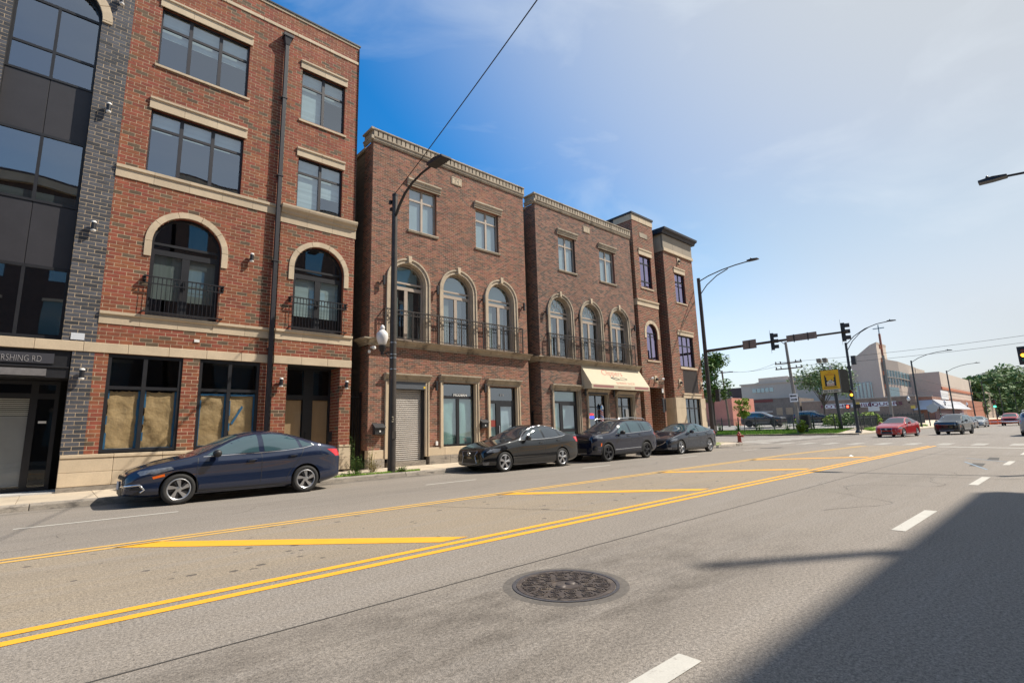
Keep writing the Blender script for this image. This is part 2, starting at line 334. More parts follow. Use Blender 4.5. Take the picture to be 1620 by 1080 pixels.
def window(root, off, xs, zs, Y, fm, fw=.05, gl=None, arch=False, blind=None, bmat=None, name='window', dep=.07, back=.12, bar=None, zbar=None, cover=None):
    gl = gl or glass; b = MB(); bar = bar or fw; zbar = zbar or bar
    x0, x1, z0, z1 = xs[0], xs[-1], zs[0], zs[-1]
    b.box(x0, x0+fw, Y, Y+dep, z0, z1); b.box(x1-fw, x1, Y, Y+dep, z0, z1); b.box(x0+fw, x1-fw, Y, Y+dep, z0, z0+fw)
    if not arch: b.box(x0+fw, x1-fw, Y, Y+dep, z1-fw, z1)
    else: b.box(x0+fw, x1-fw, Y+.002, Y+dep, z1-fw*.6, z1+fw*.6)
    for i, x in enumerate(xs[1:-1]): b.box(x-bar/2, x+bar/2, Y+.004, Y+dep-.004, z0+fw, z1-fw*.7)
    for z in zs[1:-1]: b.box(x0+fw, x1-fw, Y+.008, Y+dep-.008, z-zbar/2, z+zbar/2)
    if arch: r = (x1-x0)/2; b.arc((x0+x1)/2, z1, r-fw, r, Y, Y+dep, n=24)
    f = b.build(name, fm, root, off)
    for i in range(len(xs)-1):
        for j in range(len(zs)-1):
            t = rnd.uniform(-.004, .004); a, c, d, e = xs[i]+.02, xs[i+1]-.02, zs[j]+.02, zs[j+1]-.02
            MB().quad((a, Y+dep*.5+t, d), (c, Y+dep*.5-t, d), (c, Y+dep*.5-t, e), (a, Y+dep*.5+t, e)).build('pane', gl, f, off)
    if arch:
        r = (x1-x0)/2-.02; xc = (x0+x1)/2
        pts = [(xc+r*math.cos(math.pi*k/20), Y+dep*.5, z1+r*math.sin(math.pi*k/20)) for k in range(21)]
        m_ = MB(); m_.add(pts, [tuple(range(21))]); m_.build('pane', gl, f, off)
    if blind:
        for a, c, d, e in blind:
            MB().box(a, c, Y+back, Y+back+.006, d, e).build('blind', bmat or blindm, f, off)
    if cover: cover(f)
    return f
def reveal(root, off, x0, x1, z0, z1, Y, dep, m, arch=None, name='window_reveal'):
    b = MB()
    b.quad((x0, Y, z0), (x0, Y+dep, z0), (x0, Y+dep, z1), (x0, Y, z1)); b.quad((x1, Y+dep, z0), (x1, Y, z0), (x1, Y, z1), (x1, Y+dep, z1))
    b.quad((x0, Y, z0), (x1, Y, z0), (x1, Y+dep, z0), (x0, Y+dep, z0))
    if arch is None: b.quad((x0, Y+dep, z1), (x1, Y+dep, z1), (x1, Y, z1), (x0, Y, z1))
    else:
        r = (x1-x0)/2; xc = (x0+x1)/2
        for k in range(20):
            p, q = math.pi*k/20, math.pi*(k+1)/20
            b.quad((xc+r*math.cos(p), Y, z1+r*math.sin(p)), (xc+r*math.cos(q), Y, z1+r*math.sin(q)), (xc+r*math.cos(q), Y+dep, z1+r*math.sin(q)), (xc+r*math.cos(p), Y+dep, z1+r*math.sin(p)))
    b.build(name, m, root, off)
def arch_stones(root, off, xc, zc, ra, rb, Y, out, foot, m, n=7, key=None):
    for k in range(n):
        a, b = math.pi*k/n+.004, math.pi*(k+1)/n-.004
        if key and k == n//2: pass
        MB().arc(xc, zc, ra, rb, Y-out, Y+.02, a, b, 5).build('arch_stone', m, root, off, bevel=.006)
    for s in (-1, 1):
        MB().box(xc+s*ra, xc+s*rb, Y-out, Y+.02, foot, zc-.004).build('arch_stone', m, root, off, bevel=.006)
def wall_light(root, off, x, z, Y, h=.3, r=.055, out=.12):
    b = MB(); b.lathe([(r, -h/2+.05), (r, h/2-.05)], (x, Y-out, z), 12, 0)
    b.lathe([(r*.85, -h/2), (r*1.1, -h/2+.02), (r*1.1, -h/2+.048)], (x, Y-out, z), 12, 1); b.lathe([(r*1.1, h/2-.048), (r*1.1, h/2-.02), (r*.85, h/2)], (x, Y-out, z), 12, 1)
    b.box(x-.025, x+.025, Y-out+r*.8, Y-.004, z-.03, z+.03)
    b.build('wall_light', [blackm, whitem], root, off, smooth=40)
def rail_simple(root, off, x0, x1, z0, z1, Y, out=.14):
    b = MB(); y = Y-out
    for z, t in ((z1, .035), (z1-.2, .03), (z0, .035)): b.box(x0, x1, y-t/2, y+t/2, z-t/2, z+t/2)
    for x in (x0+.01, x1-.01):
        for z in (z1, z1-.1, z0): b.box(x-.025, x+.025, y-.03, Y-.012, z-.02, z+.02)
        b.box(x-.04, x+.04, Y-.02, Y-.009, z1-.16, z1+.04)
    r = b.build('railing', blackm, root, off)
    me = None
    n = round((x1-x0)/.105)
    for i in range(1, n):
        if me is None:
            q = MB(); q.tube([(0, 0, z0+.018), (0, 0, z1-.2-.016)], .0085, 6); q.box(-.012, .012, -.008, .008, z1-.184, z1-.018)
            me = bpy.data.meshes.new('baluster'); me.from_pydata([(v[0], v[1], v[2]) for v in q.v], [], q.f); me.materials.append(blackm)
        link('baluster', me, r, loc=Vector((x0+i*(x1-x0)/n, y, 0))-Vector(off))
# ------------------------------------------------------------------ building A : red brick apartments with a grey bay
YF = 17.6
oA = Vector((0, YF, .13))
A = empty("apartment_building", oA)
tag(A, "four storey red brick building with grey brick bay and papered shop windows at left edge", "building")
FA = Face((0, YF, 0)); FB_ = Face((0, YF-.06, 0))
BL, BH = .300, .108
wins3 = [(1.38, 2.19, 3.06, 3.95)]
hA = [('r', 1.40, 3.96, 12.88, 14.92), ('r', 1.38, 3.96, 9.3, 11.36), ('r', 1.71, 3.54, 4.93, 7.165), ('a', 2.625, .915, 7.165),
      ('r', 1.0, 2.75, 1.06, 3.76), ('r', 3.18, 4.88, 1.06, 3.76)]
hR = [('r', 5.76, 7.42, 12.84, 14.93), ('r', 5.76, 7.42, 9.4, 11.38), ('r', 5.77, 7.56, 4.93, 7.165), ('a', 6.665, .895, 7.165), ('r', 5.71, 7.53, .1, 3.76)]
hD = [('r', -1.83, 0, 4.08, 13.62), ('a', -.915, .915, 13.62), ('r', -2.7, .24, 0, 3.77)]
bA, mA, bD, sg = MB(), MB(), MB(), []
sgD = []
for z0, z1 in ((1.06, 3.765), (4.03, 4.58), (4.93, 8.92), (9.29, 16.14), (16.27, 16.87)):
    brickwork(FA, .70, 5.26, z0, z1, BL, BH, .0145, hA, bA, mA, singles=sg)
for z0, z1 in ((1.04, 3.765), (4.03, 4.58), (4.93, 8.7)):
    brickwork(FB_, 5.26, 7.95, z0, z1, BL, BH, .0145, hR, bA, mA, singles=sg, ph=.1)
for z0, z1 in ((9.29, 16.14), (16.27, 16.87)):
    brickwork(FA, 5.26, 7.95, z0, z1, BL, BH, .0145, hR, bA, mA, singles=sg)
for z0, z1 in ((1.06, 3.765), (4.03, 16.87)):
    brickwork(FA, -3.4, .70, z0, z1, BL, BH, .0145, hD, bD, mA, singles=sgD)
# entrance jambs of grey and red brick
FJ = Face((.24, 18.5, 0), (0, -1, 0), (-1, 0, 0)); brickwork(FJ, 0, .9, 1.06, 3.76, BL, BH, .0145, [], bD, mA)
FJ2 = Face((7.53, 17.55, 0), (0, 1, 0), (-1, 0, 0)); brickwork(FJ2, 0, .78, .9, 3.76, BL, BH, .0145, [], bA, mA)
lay_singles(sg, A, oA, brickA, bA, 190); lay_singles(sgD, A, oA, brickD, bD, 60, 'grey_brick')
bA.build('brick_field', brickA, A, oA, kind='stuff'); bD.build('grey_brick_field', brickD, A, oA, kind='stuff'); mA.build('mortar', mortarA, A, oA)
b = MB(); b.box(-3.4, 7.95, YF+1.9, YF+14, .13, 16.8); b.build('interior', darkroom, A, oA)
b = MB(); b.quad((7.95, YF-.05, .13), (7.95, YF+14, .13), (7.95, YF+14, 16.87), (7.95, YF-.05, 16.87)); b.quad((-3.4, YF+14, .13), (-3.4, YF, .13), (-3.4, YF, 16.87), (-3.4, YF+14, 16.87)); b.build('side_wall', blockm, A, oA)
# stone
stones(A, oA, 'stone_block', -3.4, 7.95, YF-.03, YF+.1, 16.87, 16.97, lime, 1.2)
MB().box(-3.5, 8.0, YF-.06, YF+14, 16.972, 17.03).build('roof_coping', blackm, A, oA)
stones(A, oA, 'stone_block', .70, 7.95, YF-.03, YF+.05, 16.143, 16.267, lime, 1.2)
moulding(A, oA, 'stone_block', .70, 5.26, YF, [(-.05, 8.922), (.03, 8.922), (.03, 9.18), (.07, 9.2), (.07, 9.288), (-.05, 9.288)], lime, 5)
moulding(A, oA, 'stone_block', .70, 5.26, YF, [(-.05, 4.582), (.02, 4.582), (.02, 4.83), (.07, 4.85), (.07, 4.928), (-.05, 4.928)], lime, 5)
moulding(A, oA, 'stone_block', 5.262, 7.95, YF-.06, [(-.05, 4.582), (.02, 4.582), (.02, 4.83), (.07, 4.85), (.07, 4.928), (-.05, 4.928)], lime, 3)
stones(A, oA, 'stone_block', -3.4, 5.26, YF-.025, YF+.05, 3.767, 4.028, lime, .98)
stones(A, oA, 'stone_block', 5.262, 7.95, YF-.085, YF+.05, 3.767, 4.028, lime, .9)
moulding(A, oA, 'cornice', 5.24, 7.98, YF-.06, [(-.1, 8.702), (.02, 8.702), (.02, 9.02), (.07, 9.05), (.09, 9.12), (.17, 9.2), (.19, 9.27), (.19, 9.33), (-.1, 9.34)], lime, 3)
for x0, x1, z0, z1, top in ((1.40, 3.96, 12.88, 14.92, 15.25), (1.38, 3.96, 9.29, 11.36, 11.72), (5.76, 7.42, 12.84, 14.93, 15.25), (5.76, 7.42, 9.36, 11.38, 11.70)):
    moulding(A, oA, 'lintel', x0-.06, x1+.08, YF, [(-.06, z1), (.04, z1), (.04, top-.08), (.08, top-.06), (.08, top), (-.06, top)], lime, 3 if x1 < 5 else 2)
    if z0 > 12: moulding(A, oA, 'sill', x0-.06, x1+.08, YF, [(-.12, z0-.08), (.05, z0-.08), (.05, z0-.012), (-.12, z0+.004)], lime, 2)
    reveal(A, oA, x0, x1, z0, z1, YF, .3, brickA)
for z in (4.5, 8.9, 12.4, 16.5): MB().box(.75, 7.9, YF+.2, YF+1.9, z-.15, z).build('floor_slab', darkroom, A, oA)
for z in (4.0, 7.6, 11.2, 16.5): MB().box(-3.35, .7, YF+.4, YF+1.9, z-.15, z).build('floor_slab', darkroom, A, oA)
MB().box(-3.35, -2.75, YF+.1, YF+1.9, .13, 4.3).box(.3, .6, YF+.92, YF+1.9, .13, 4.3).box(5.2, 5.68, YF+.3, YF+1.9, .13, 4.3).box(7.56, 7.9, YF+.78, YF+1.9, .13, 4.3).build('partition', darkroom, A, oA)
window(A, oA, [1.40, 2.22, 3.09, 3.96], [12.88, 14.3, 14.92], YF+.1, framem, .055, blind=[(1.45, 3.9, 14.0, 14.9)], bar=.1, zbar=.08)
window(A, oA, [1.38, 2.20, 3.07, 3.96], [9.3, 10.8, 11.36], YF+.1, framem, .055, blind=[(1.45, 3.9, 10.75, 11.34)], bar=.1, zbar=.08)
window(A, oA, [5.76, 6.6, 7.42], [12.84, 14.3, 14.93], YF+.1, framem, .055, blind=[(5.8, 6.55, 12.9, 14.9), (6.63, 7.4, 14.1, 14.9)], bar=.1, zbar=.08)
window(A, oA, [5.76, 6.6, 7.42], [9.42, 10.8, 11.38], YF+.1, framem, .055, blind=[(5.8, 6.55, 9.45, 11.34), (6.63, 7.4, 10.1, 11.34)], bar=.1, zbar=.08)
for x0, x1, Y in ((1.71, 3.54, YF), (5.77, 7.56, YF-.06)):
    xc, r = (x0+x1)/2, (x1-x0)/2
    arch_stones(A, oA, xc, 7.165, r, r+.18, Y, .035, 6.70, lime, 5)
    reveal(A, oA, x0, x1, 4.93, 7.165, Y, .3, brickA, arch=1)
    f = window(A, oA, [x0+.01, x1-.01], [6.93, 7.165], Y+.14, blackm, .06, gl=glassd, arch=True, name='arched_window')
    d = window(A, oA, [x0+.01, xc, x1-.01], [4.95, 6.93], Y+.14, blackm, .1, blind=[(x0+.1, x1-.1, 5.5, 6.9)], bmat=curtain if x0 < 3 else blindm, name='french_door', bar=.2)
    MB().box(xc-.03, xc-.015, Y+.1, Y+.14, 5.85, 6.1).box(xc+.015, xc+.03, Y+.1, Y+.14, 5.85, 6.1).build('handle', blackm, d, oA)
    rail_simple(A, oA, x0-.1, x1+.1, 5.02, 6.06, Y)
# shop windows with brown paper
def papered(x0, xm, x1, z0, z1, Y, seed):
    rr = random.Random(seed)
    def sheet(f, a, b, c, d, m, name, amp=.02):
        nx, nz = 12, 16; v = []; q = MB()
        fold = [(rr.uniform(a, b), rr.uniform(c, d), rr.uniform(0, 3.1), rr.uniform(.3, 1)) for _ in range(14)]
        for j in range(nz+1):
            for i in range(nx+1):
                x = a+(b-a)*i/nx; z = c+(d-c)*j/nz; y = 0
                for fx, fz, an, s in fold: y += 1.3*s*amp*math.exp(-abs((x-fx)*math.cos(an)+(z-fz)*math.sin(an))*14)*math.exp(-((x-fx)**2+(z-fz)**2)*1.6)
                e = min(i, nx-i, j, nz-j)
                v.append((x+(rr.uniform(-.02, .02) if e == 0 else 0), Y+.098-min(y, .05), z+(rr.uniform(-.02, .02) if e == 0 else 0)))
        q.add(v, [(j*(nx+1)+i, j*(nx+1)+i+1, (j+1)*(nx+1)+i+1, (j+1)*(nx+1)+i) for j in range(nz) for i in range(nx)])
        q.build(name, m, f, oA, smooth=60)
    def cover(f):
        for a, b in ((x0+.1, xm-.07), (xm+.07, x1-.1)):
            sheet(f, a, b, z0+.09, z0+1.66, kraft, 'paper_sheet')
            t = MB(); 
            for k in range(7):
                zz = z0+.07+k*.23; t.box(b-.028+rr.uniform(-.015, 0), b+.02, Y+.046, Y+.0475, zz, zz+.235)
                if rr.random() < .6: t.box(a-.02, a+.012+rr.uniform(0, .02), Y+.046, Y+.0475, zz, zz+.235)
            t.box(a, b, Y+.0445, Y+.0457, z0+.07, z0+.115)
            if seed == 2: a > x0+.3 and t.prism([(a+.05, Y+.043, z0+.75), (a+.1, Y+.043, z0+.72), (a+.38, Y+.043, z0+1.25), (a+.33, Y+.043, z0+1.3)], (0, .001, 0)); t.box(a, b, Y+.042, Y+.043, z0+1.6, z0+1.66)
            t.build('masking_tape', tape, f, oA)
    return cover
for (x0, xm, x1), sd_ in (((1.0, 1.85, 2.75), 1), ((3.18, 4.02, 4.88), 2)):
    reveal(A, oA, x0, x1, 1.06, 3.765, YF, .25, brickA)
    window(A, oA, [x0, xm, x1], [1.09, 2.83, 3.75], YF+.03, blackm, .085, bar=.1, zbar=.09, name='shop_window', gl=glassn, cover=papered(x0, xm, x1, 1.07, 3.75, YF+.04, sd_))
# recessed door with boarded leaves
window(A, oA, [5.71, 6.72, 7.53], [.17, 2.72, 3.76], YF+.72, blackm, .07, gl=glassn, name='doorway', bar=.34, zbar=.16,
       cover=lambda f: [MB().box(a, b, YF+.81, YF+.83, .3, 2.62).build('plywood_board', mat('plywood', (.5, .35, .21), .8, noise=((1.2, .1, (6, 1, 1)),)), f, oA) for a, b in ((5.76, 6.52), (6.92, 7.46))])
MB().tube([(6.66, YF+.7, 1.1), (6.66, YF+.66, 1.12), (6.66, YF+.66, 1.5), (6.66, YF+.7, 1.52)], .012).build('door_handle', blackm, A, oA)
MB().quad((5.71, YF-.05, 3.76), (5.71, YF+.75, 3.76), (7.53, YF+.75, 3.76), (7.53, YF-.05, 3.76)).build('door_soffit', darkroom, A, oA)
MB().box(7.30, 7.44, YF+.25, YF+.29, 1.16, 1.5).build('intercom', blackm, A, oA)
# plinth
stones(A, oA, 'plinth_stone', .24, 5.70, YF-.09, YF+.1, .97, 1.06, lime, 1.1)
stones(A, oA, 'plinth_stone', .24, 5.70, YF-.07, YF+.1, .612, .966, lime, 1.1)
stones(A, oA, 'plinth_stone', .24, 5.70, YF-.07, YF+.1, .26, .606, lime, 1.1)
MB().box(.24, 5.70, YF-.06, YF+.1, .13, .257).build('plinth_base', kerbm, A, oA)
for z0, z1, o in ((.97, 1.04, .15), (.612, .966, .13), (.2, .606, .13)): stones(A, oA, 'plinth_stone', 7.535, 7.97, YF-o, YF+.7, z0, z1, lime, 1.1)
# downspout
b = MB(); b.box(5.06, 5.19, YF-.2, YF-.08, .22, 15.5); b.add([(5.0, YF-.26, 15.75), (5.26, YF-.26, 15.75), (5.26, YF-.012, 15.75), (5.0, YF-.012, 15.75), (5.05, YF-.21, 15.45), (5.2, YF-.21, 15.45), (5.2, YF-.07, 15.45), (5.05, YF-.07, 15.45)], [(0, 1, 2, 3), (7, 6, 5, 4), (0, 4, 5, 1), (1, 5, 6, 2), (2, 6, 7, 3), (3, 7, 4, 0)])
b.box(4.96, 5.3, YF-.28, YF-.012, 15.752, 15.87)
for z in (1.5, 4.2, 7.2, 10.3, 13.3): b.box(5.03, 5.22, YF-.215, YF-.012, z, z+.05)
b.build('downspout', framem, A, oA, bevel=.006)
for x, z in ((4.4, 7.19), (.38, 10.86), (.36, 7.24), (.39, 14.44), (.48, 3.15)): wall_light(A, oA, x, z, YF)
for x, z in ((5.5, 3.13), (7.74, 3.13)): wall_light(A, oA, x, z, YF-.06)
MB().box(2.98, 3.12, YF-.03, YF-.01, 4.26, 4.34).build('wall_vent', whitem, A, oA)
# grey bay glazing
gy = YF+.22
arch_stones(A, oA, -.915, 13.62, .915, 1.15, YF, .04, 13.55, lime, 7)
reveal(A, oA, -1.83, 0, 4.03, 13.62, YF, .4, blackm, arch=1)
window(A, oA, [-1.83, -.92, 0], [11.35, 12.2, 13.62], gy, blackm, .06, arch=True, gl=glassd, name='arched_window', bar=.07)
window(A, oA, [-1.83, -.92, 0], [7.73, 9.7], gy, blackm, .07, gl=glassd, blind=[(-1.75, -.05, 7.8, 8.05)])
window(A, oA, [-1.83, -.92, 0], [4.08, 6.0], gy, blackm, .07, gl=glassd)
panelm = mat('spandrel_panel', (.030, .028, .033), .5, noise=((2, .15), (90, .25)))
for z0, z1 in ((9.7, 11.35), (6.0, 7.73)):
    for a, b_ in ((-1.83, -.925), (-.915, 0)): MB().box(a, b_, gy+.02, gy+.08, z0+.003, z1-.003).build('spandrel_panel', panelm, A, oA, bevel=.006)
# entrance
b = MB(); b.box(-2.9, .222, YF+.05, YF+.9, 3.04, 3.765); b.box(-2.9, .222, YF+.02, YF+.05, 3.3, 3.34); b.build('entrance_canopy', blackm, A, oA, bevel=.005)
MB().box(-2.9, -.1, YF+.02, YF+.05, 3.4, 3.66).build('address_board', mat('slate_board', (.045, .045, .055), .5), A, oA)
MB().box(-2.9, -.22, YF+.025, YF+.05, 3.08, 3.26).build('light_strip', mat('grey_lens', (.16, .15, .15), .6, noise=(12, .2, (1, 1, 1))), A, oA)
text('address_lettering', 'PERSHING RD', .235, mat('grey_letters', (.42, .4, .4), .5), A, Vector((-.33, YF+.012, 3.43))-oA, align='RIGHT', sx=.62, off=-.006)
d = window(A, oA, [-2.7, -.40, .1], [.17, 2.62, 3.02], YF+.9, blackm, .09, gl=glassn, name='entrance_door', bar=.15, zbar=.14, blind=[(-2.6, -.48, .3, 2.1)], bmat=mat('frosted_film', (.36, .38, .40), .6, noise=(2, .1)))
MB().box(-.26, -.10, YF+.89, YF+.897, 1.9, 1.96).build('door_notice', whitem, d, oA)
b = MB()
for k in range(9): b.box(-2.6, -.48, YF+1.0, YF+1.02, 2.12+k*.05, 2.15+k*.05)
b.build('blind', blindm, d, oA)
MB().box(-3.4, .24, YF-.02, YF+1, .13, .165).build('entrance_step', mat('light_concrete', (.5, .48, .45), .8, noise=(9, .1)), A, oA)
MB().box(.17, .45, YF-.02, YF-.01, 4.07, 4.25).build('notice_plate', mat('notice_plate', (.62, .64, .68), .4), A, oA)
# ------------------------------------------------------------------ two brown brick row buildings
def wrought_rail(root, off, x0, x1, z0, z1, Y):
    y = Y-.2; b = MB()
    for z, t in ((z1, .04), (z1-.17, .02), (z0+.1, .025)): b.box(x0, x1, y-t/2, y+t/2, z-t/2, z+t/2)
    for xx in (x0, x1): b.box(xx-.015, xx+.015, y, Y-.01, z1-.02, z1+.015); b.box(xx-.015, xx+.015, y, Y-.01, z0+.09, z0+.115)
    n = 6
    for i in range(n+1):
        x = x0+(x1-x0)*i/n; b.box(x-.022, x+.022, y-.022, y+.022, z0, z1+.01)
    r = b.build('railing', iron, root, off)
    q = MB(); q.tube([(0, 0, z0+.115), (0, 0, z1-.182)], .007, 5)
    q.lathe([(.012, 0), (.018, .02), (.012, .04)], (0, 0, (z0+z1)/2), 6)
    me = bpy.data.meshes.new('baluster'); me.from_pydata(q.v, [], q.f); me.materials.append(iron)
    g = MB()
    for k in range(12):
        a, c = math.pi*k/6, math.pi*(k+1)/6
        g.tube([(.062*math.cos(a), 0, z1-.095+.062*math.sin(a)), (.062*math.cos(c), 0, z1-.095+.062*math.sin(c))], .008, 4, caps=False)
    mg = bpy.data.meshes.new('ring'); mg.from_pydata([tuple(v) for v in g.v], [], g.f); mg.materials.append(iron)
    m = round((x1-x0)/.13)
    for i in range(1, m):
        link('baluster', me, r, loc=Vector((x0+(x1-x0)*i/m, y, 0))-Vector(off))
        link('ring', mg, r, loc=Vector((x0+(x1-x0)*(i-.5)/m, y, 0))-Vector(off))
def rowhouse(x0, x1, name, label, bm_mat, lm, centres, ra, wins, doors, sign, lights, cur):
    off = Vector((x0, YF, .13)); root = tag(empty(name, off), label, 'building')
    F = Face((0, YF, 0)); bb, mm = MB(), MB()
    H = []
    for a, b, c, d in wins: H.append(('r', a, b, c, d))
    for c in centres: H += [('r', c-ra, c+ra, 4.95, 7.42), ('a', c, ra, 7.42)]
    for d in doors: H.append(('r', d[0]+.16, d[1]-.16, .1, d[3]))
    for z0, z1 in ((.79, 4.7), (4.95, 13.09)):
        brickwork(F, x0, x1, z0, z1, .218, .0725, .0135, H, bb, mm, proud=.0025)
    FL = Face((x0, YF+.72, 0), (0, -1, 0), (-1, 0, 0))
    for z0, z1 in ((.79, 4.7), (4.95, 13.09)): brickwork(FL, 0, .72, z0, z1, .218, .0725, .0135, [], bb, mm, proud=.0025)
    bb.build('brick_field', bm_mat, root, off, kind='stuff'); mm.build('mortar', mortarB, root, off)
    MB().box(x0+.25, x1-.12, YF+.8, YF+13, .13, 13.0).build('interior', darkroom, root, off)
    b = MB()
    for k in range(62):
        b.box(x0+.05, x0+.25, YF+.73, YF+13, .13+k*.21, .13+k*.21+.2)
    b.build('block_wall', blockm, root, off)
    b = MB(); b.quad((x1, YF, .13), (x1, YF+13, .13), (x1, YF+13, 13.1), (x1, YF, 13.1)); b.quad((x0, YF+13, 13.05), (x0, YF+.3, 13.05), (x1, YF+.3, 13.05), (x1, YF+13, 13.05)); b.build('side_wall', blockm, root, off)
    MB().box(x0-.02, x0+.28, YF+.72, YF+13, 13.0, 13.14).build('wall_coping', limeW, root, off)
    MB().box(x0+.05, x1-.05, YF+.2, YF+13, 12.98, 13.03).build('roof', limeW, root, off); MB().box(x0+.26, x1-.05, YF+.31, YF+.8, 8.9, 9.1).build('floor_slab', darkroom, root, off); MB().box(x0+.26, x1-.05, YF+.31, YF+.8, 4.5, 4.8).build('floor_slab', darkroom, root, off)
    # parapet cornice with dentils
    moulding(root, off, 'cornice', x0-.02, x1+.02, YF, [(-.2, 13.091), (.03, 13.091), (.05, 13.13), (.07, 13.15), (.08, 13.24), (.11, 13.26), (.11, 13.30), (-.2, 13.30)], limeW, 6, ret=.7)
    moulding(root, off, 'cornice', x0, x1, YF, [(-.2, 13.302), (.05, 13.302), (.05, 13.55), (-.2, 13.55)], limeW, 6, ret=.7)
    moulding(root, off, 'cornice', x0-.02, x1+.02, YF, [(-.2, 13.552), (.10, 13.552), (.13, 13.57), (.13, 13.615), (.10, 13.64), (-.2, 13.64)], limeW, 6, ret=.7)
    n = 40
    de = MB(); de.box(-.077, .077, -.045, 0, 0, .246)
    me = bpy.data.meshes.new('dentil'); me.from_pydata(de.v, [], de.f); me.materials.append(limeW)
    for i in range(n):
        link('dentil', me, root, loc=Vector((x0+.06+(x1-x0-.12)*i/(n-1), YF-.052, 13.303))-off)
    # windows of the top floor
    for a, b_, c, d in wins:
        zt = d-.55
        window(root, off, [a+.01, (a+b_)/2, b_-.01], [c, zt, d], YF+.12, creamf, .06, blind=[(a+.05, b_-.05, c+.05, d-.05)], bar=.1, zbar=.08, back=.09, bmat=mat('sheer_blind', (.5, .53, .55), .8, noise=(1.2, .1, (5, 1, 1))))
        reveal(root, off, a, b_, c, d, YF, .3, bm_mat)
        moulding(root, off, 'lintel', a-.1, b_+.2, YF, [(-.05, d+.01), (.05, d+.01), (.05, d+.08), (.08, d+.1), (.10, d+.2), (.14, d+.24), (.14, d+.31), (-.05, d+.31)], lm, 2)
        moulding(root, off, 'sill', a-.07, b_+.09, YF, [(-.12, c-.1), (.05, c-.1), (.07, c-.03), (.05, c-.005), (-.12, c)], limeW, 1)
    # plaque
    px = (x0+x1)/2-.03
    MB().box(px-.29, px+.29, YF-.035, YF+.02, 12.46, 12.82).build('date_plaque', lime, root, off, bevel=.01)
    b = MB(); b.box(px-.25, px+.25, YF-.042, YF-.036, 12.5, 12.51); b.box(px-.25, px+.25, YF-.042, YF-.036, 12.77, 12.78); b.box(px-.25, px-.24, YF-.042, YF-.036, 12.512, 12.768); b.box(px+.24, px+.25, YF-.042, YF-.036, 12.512, 12.768); b.build('plaque_border', limeW, root, off)
    text('plaque_number', sign, .27, limeW, root, Vector((px, YF-.037, 12.55))-off, ext=.003, off=.004)
    # arched french windows
    for i, c in enumerate(centres):
        for k in range(9):
            a, b_ = math.pi*k/9+.003, math.pi*(k+1)/9-.003
            MB().arc(c, 7.42, ra, ra+.13, YF-.045, YF+.02, a, b_, 4).build('arch_stone', lm, root, off)
            MB().arc(c, 7.42, ra+.132, ra+.2, YF-.085, YF+.02, a, b_, 4).build('arch_stone', lm, root, off)
        for s in (-1, 1):
            for z0, z1 in ((4.96, 6.2), (6.205, 7.417)):
                MB().box(c+s*ra, c+s*(ra+.13), YF-.045, YF+.02, z0, z1).build('jamb_stone', lm, root, off)
                MB().box(c+s*(ra+.132), c+s*(ra+.2), YF-.085, YF+.02, z0, z1).build('jamb_stone', lm, root, off)
        MB().prism([(c-.06, YF-.13, 7.42+ra+.005), (c+.06, YF-.13, 7.42+ra+.005), (c+.09, YF-.13, 7.42+ra+.3), (c-.09, YF-.13, 7.42+ra+.3)], (0, .12, 0)).build('keystone', lime, root, off, bevel=.01)
        reveal(root, off, c-ra, c+ra, 4.95, 7.42, YF, .3, lm, arch=1)
        f = window(root, off, [c-ra+.01, c+ra-.01], [7.2, 7.42], YF+.2, creamf, .06, arch=True, name='arched_window', blind=[(c-ra*.7, c+ra*.7, 7.28, 7.9), (c-ra*.45, c+ra*.45, 7.9, 8.1)] if True else None, back=.1, bmat=mat('green_tint_shade', (.33, .42, .42), .8))
        if x0 > 12:   # leaded fan light
            g = MB()
            for k in range(1, 6):
                t = math.pi*k/6; g.tube([(c+.28*math.cos(t), YF+.225, 7.42+.28*math.sin(t)), (c+(ra-.06)*math.cos(t), YF+.225, 7.42+(ra-.06)*math.sin(t))], .009, 4)
            for rr_ in (.28, .55):
                for k in range(12):
                    t, u = math.pi*k/12, math.pi*(k+1)/12; g.tube([(c+rr_*math.cos(t), YF+.225, 7.42+rr_*math.sin(t)), (c+rr_*math.cos(u), YF+.225, 7.42+rr_*math.sin(u))], .009, 4)
            g.build('leading', whitem, f, off)
        d = window(root, off, [c-ra+.01, c, c+ra-.01], [5.03, 7.2], YF+.2, creamf, .075, blind=[(c-ra+.1, c-.28, 5.15, 7.1), (c+.1, c+.42, 5.15, 7.1)], bmat=cur, name='french_door', bar=.15, gl=glass, back=.14)
        MB().box(c-ra+.02, c+ra-.02, YF-.02, YF+.19, 4.96, 5.025).build('threshold', creamf, d, off)
    moulding(root, off, 'band_cornice', x0-.05, x1+.08, YF, [(-.05, 4.701), (.04, 4.701), (.05, 4.78), (.1, 4.8), (.14, 4.87), (.27, 4.9), (.3, 4.95), (-.05, 4.952)], limeW, 8, ret=.7)
    wrought_rail(root, off, centres[0]-1.12, centres[2]+1.15, 4.96, 6.16, YF)
    for x in [centres[0]-1.18, (centres[0]+centres[1])/2+.07, (centres[1]+centres[2])/2+.07, centres[2]+1.36]:
        MB().box(x-.045, x+.045, YF-.2, YF-.11, 7.1, 7.48).box(x-.02, x+.02, YF-.11, YF-.008, 7.24, 7.32).build('wall_light', blackm, root, off, bevel=.006)
    for x in lights: MB().box(x-.045, x+.045, YF-.2, YF-.11, 3.05, 3.43).box(x-.02, x+.02, YF-.11, YF-.008, 3.2, 3.28).build('wall_light', blackm, root, off, bevel=.006)
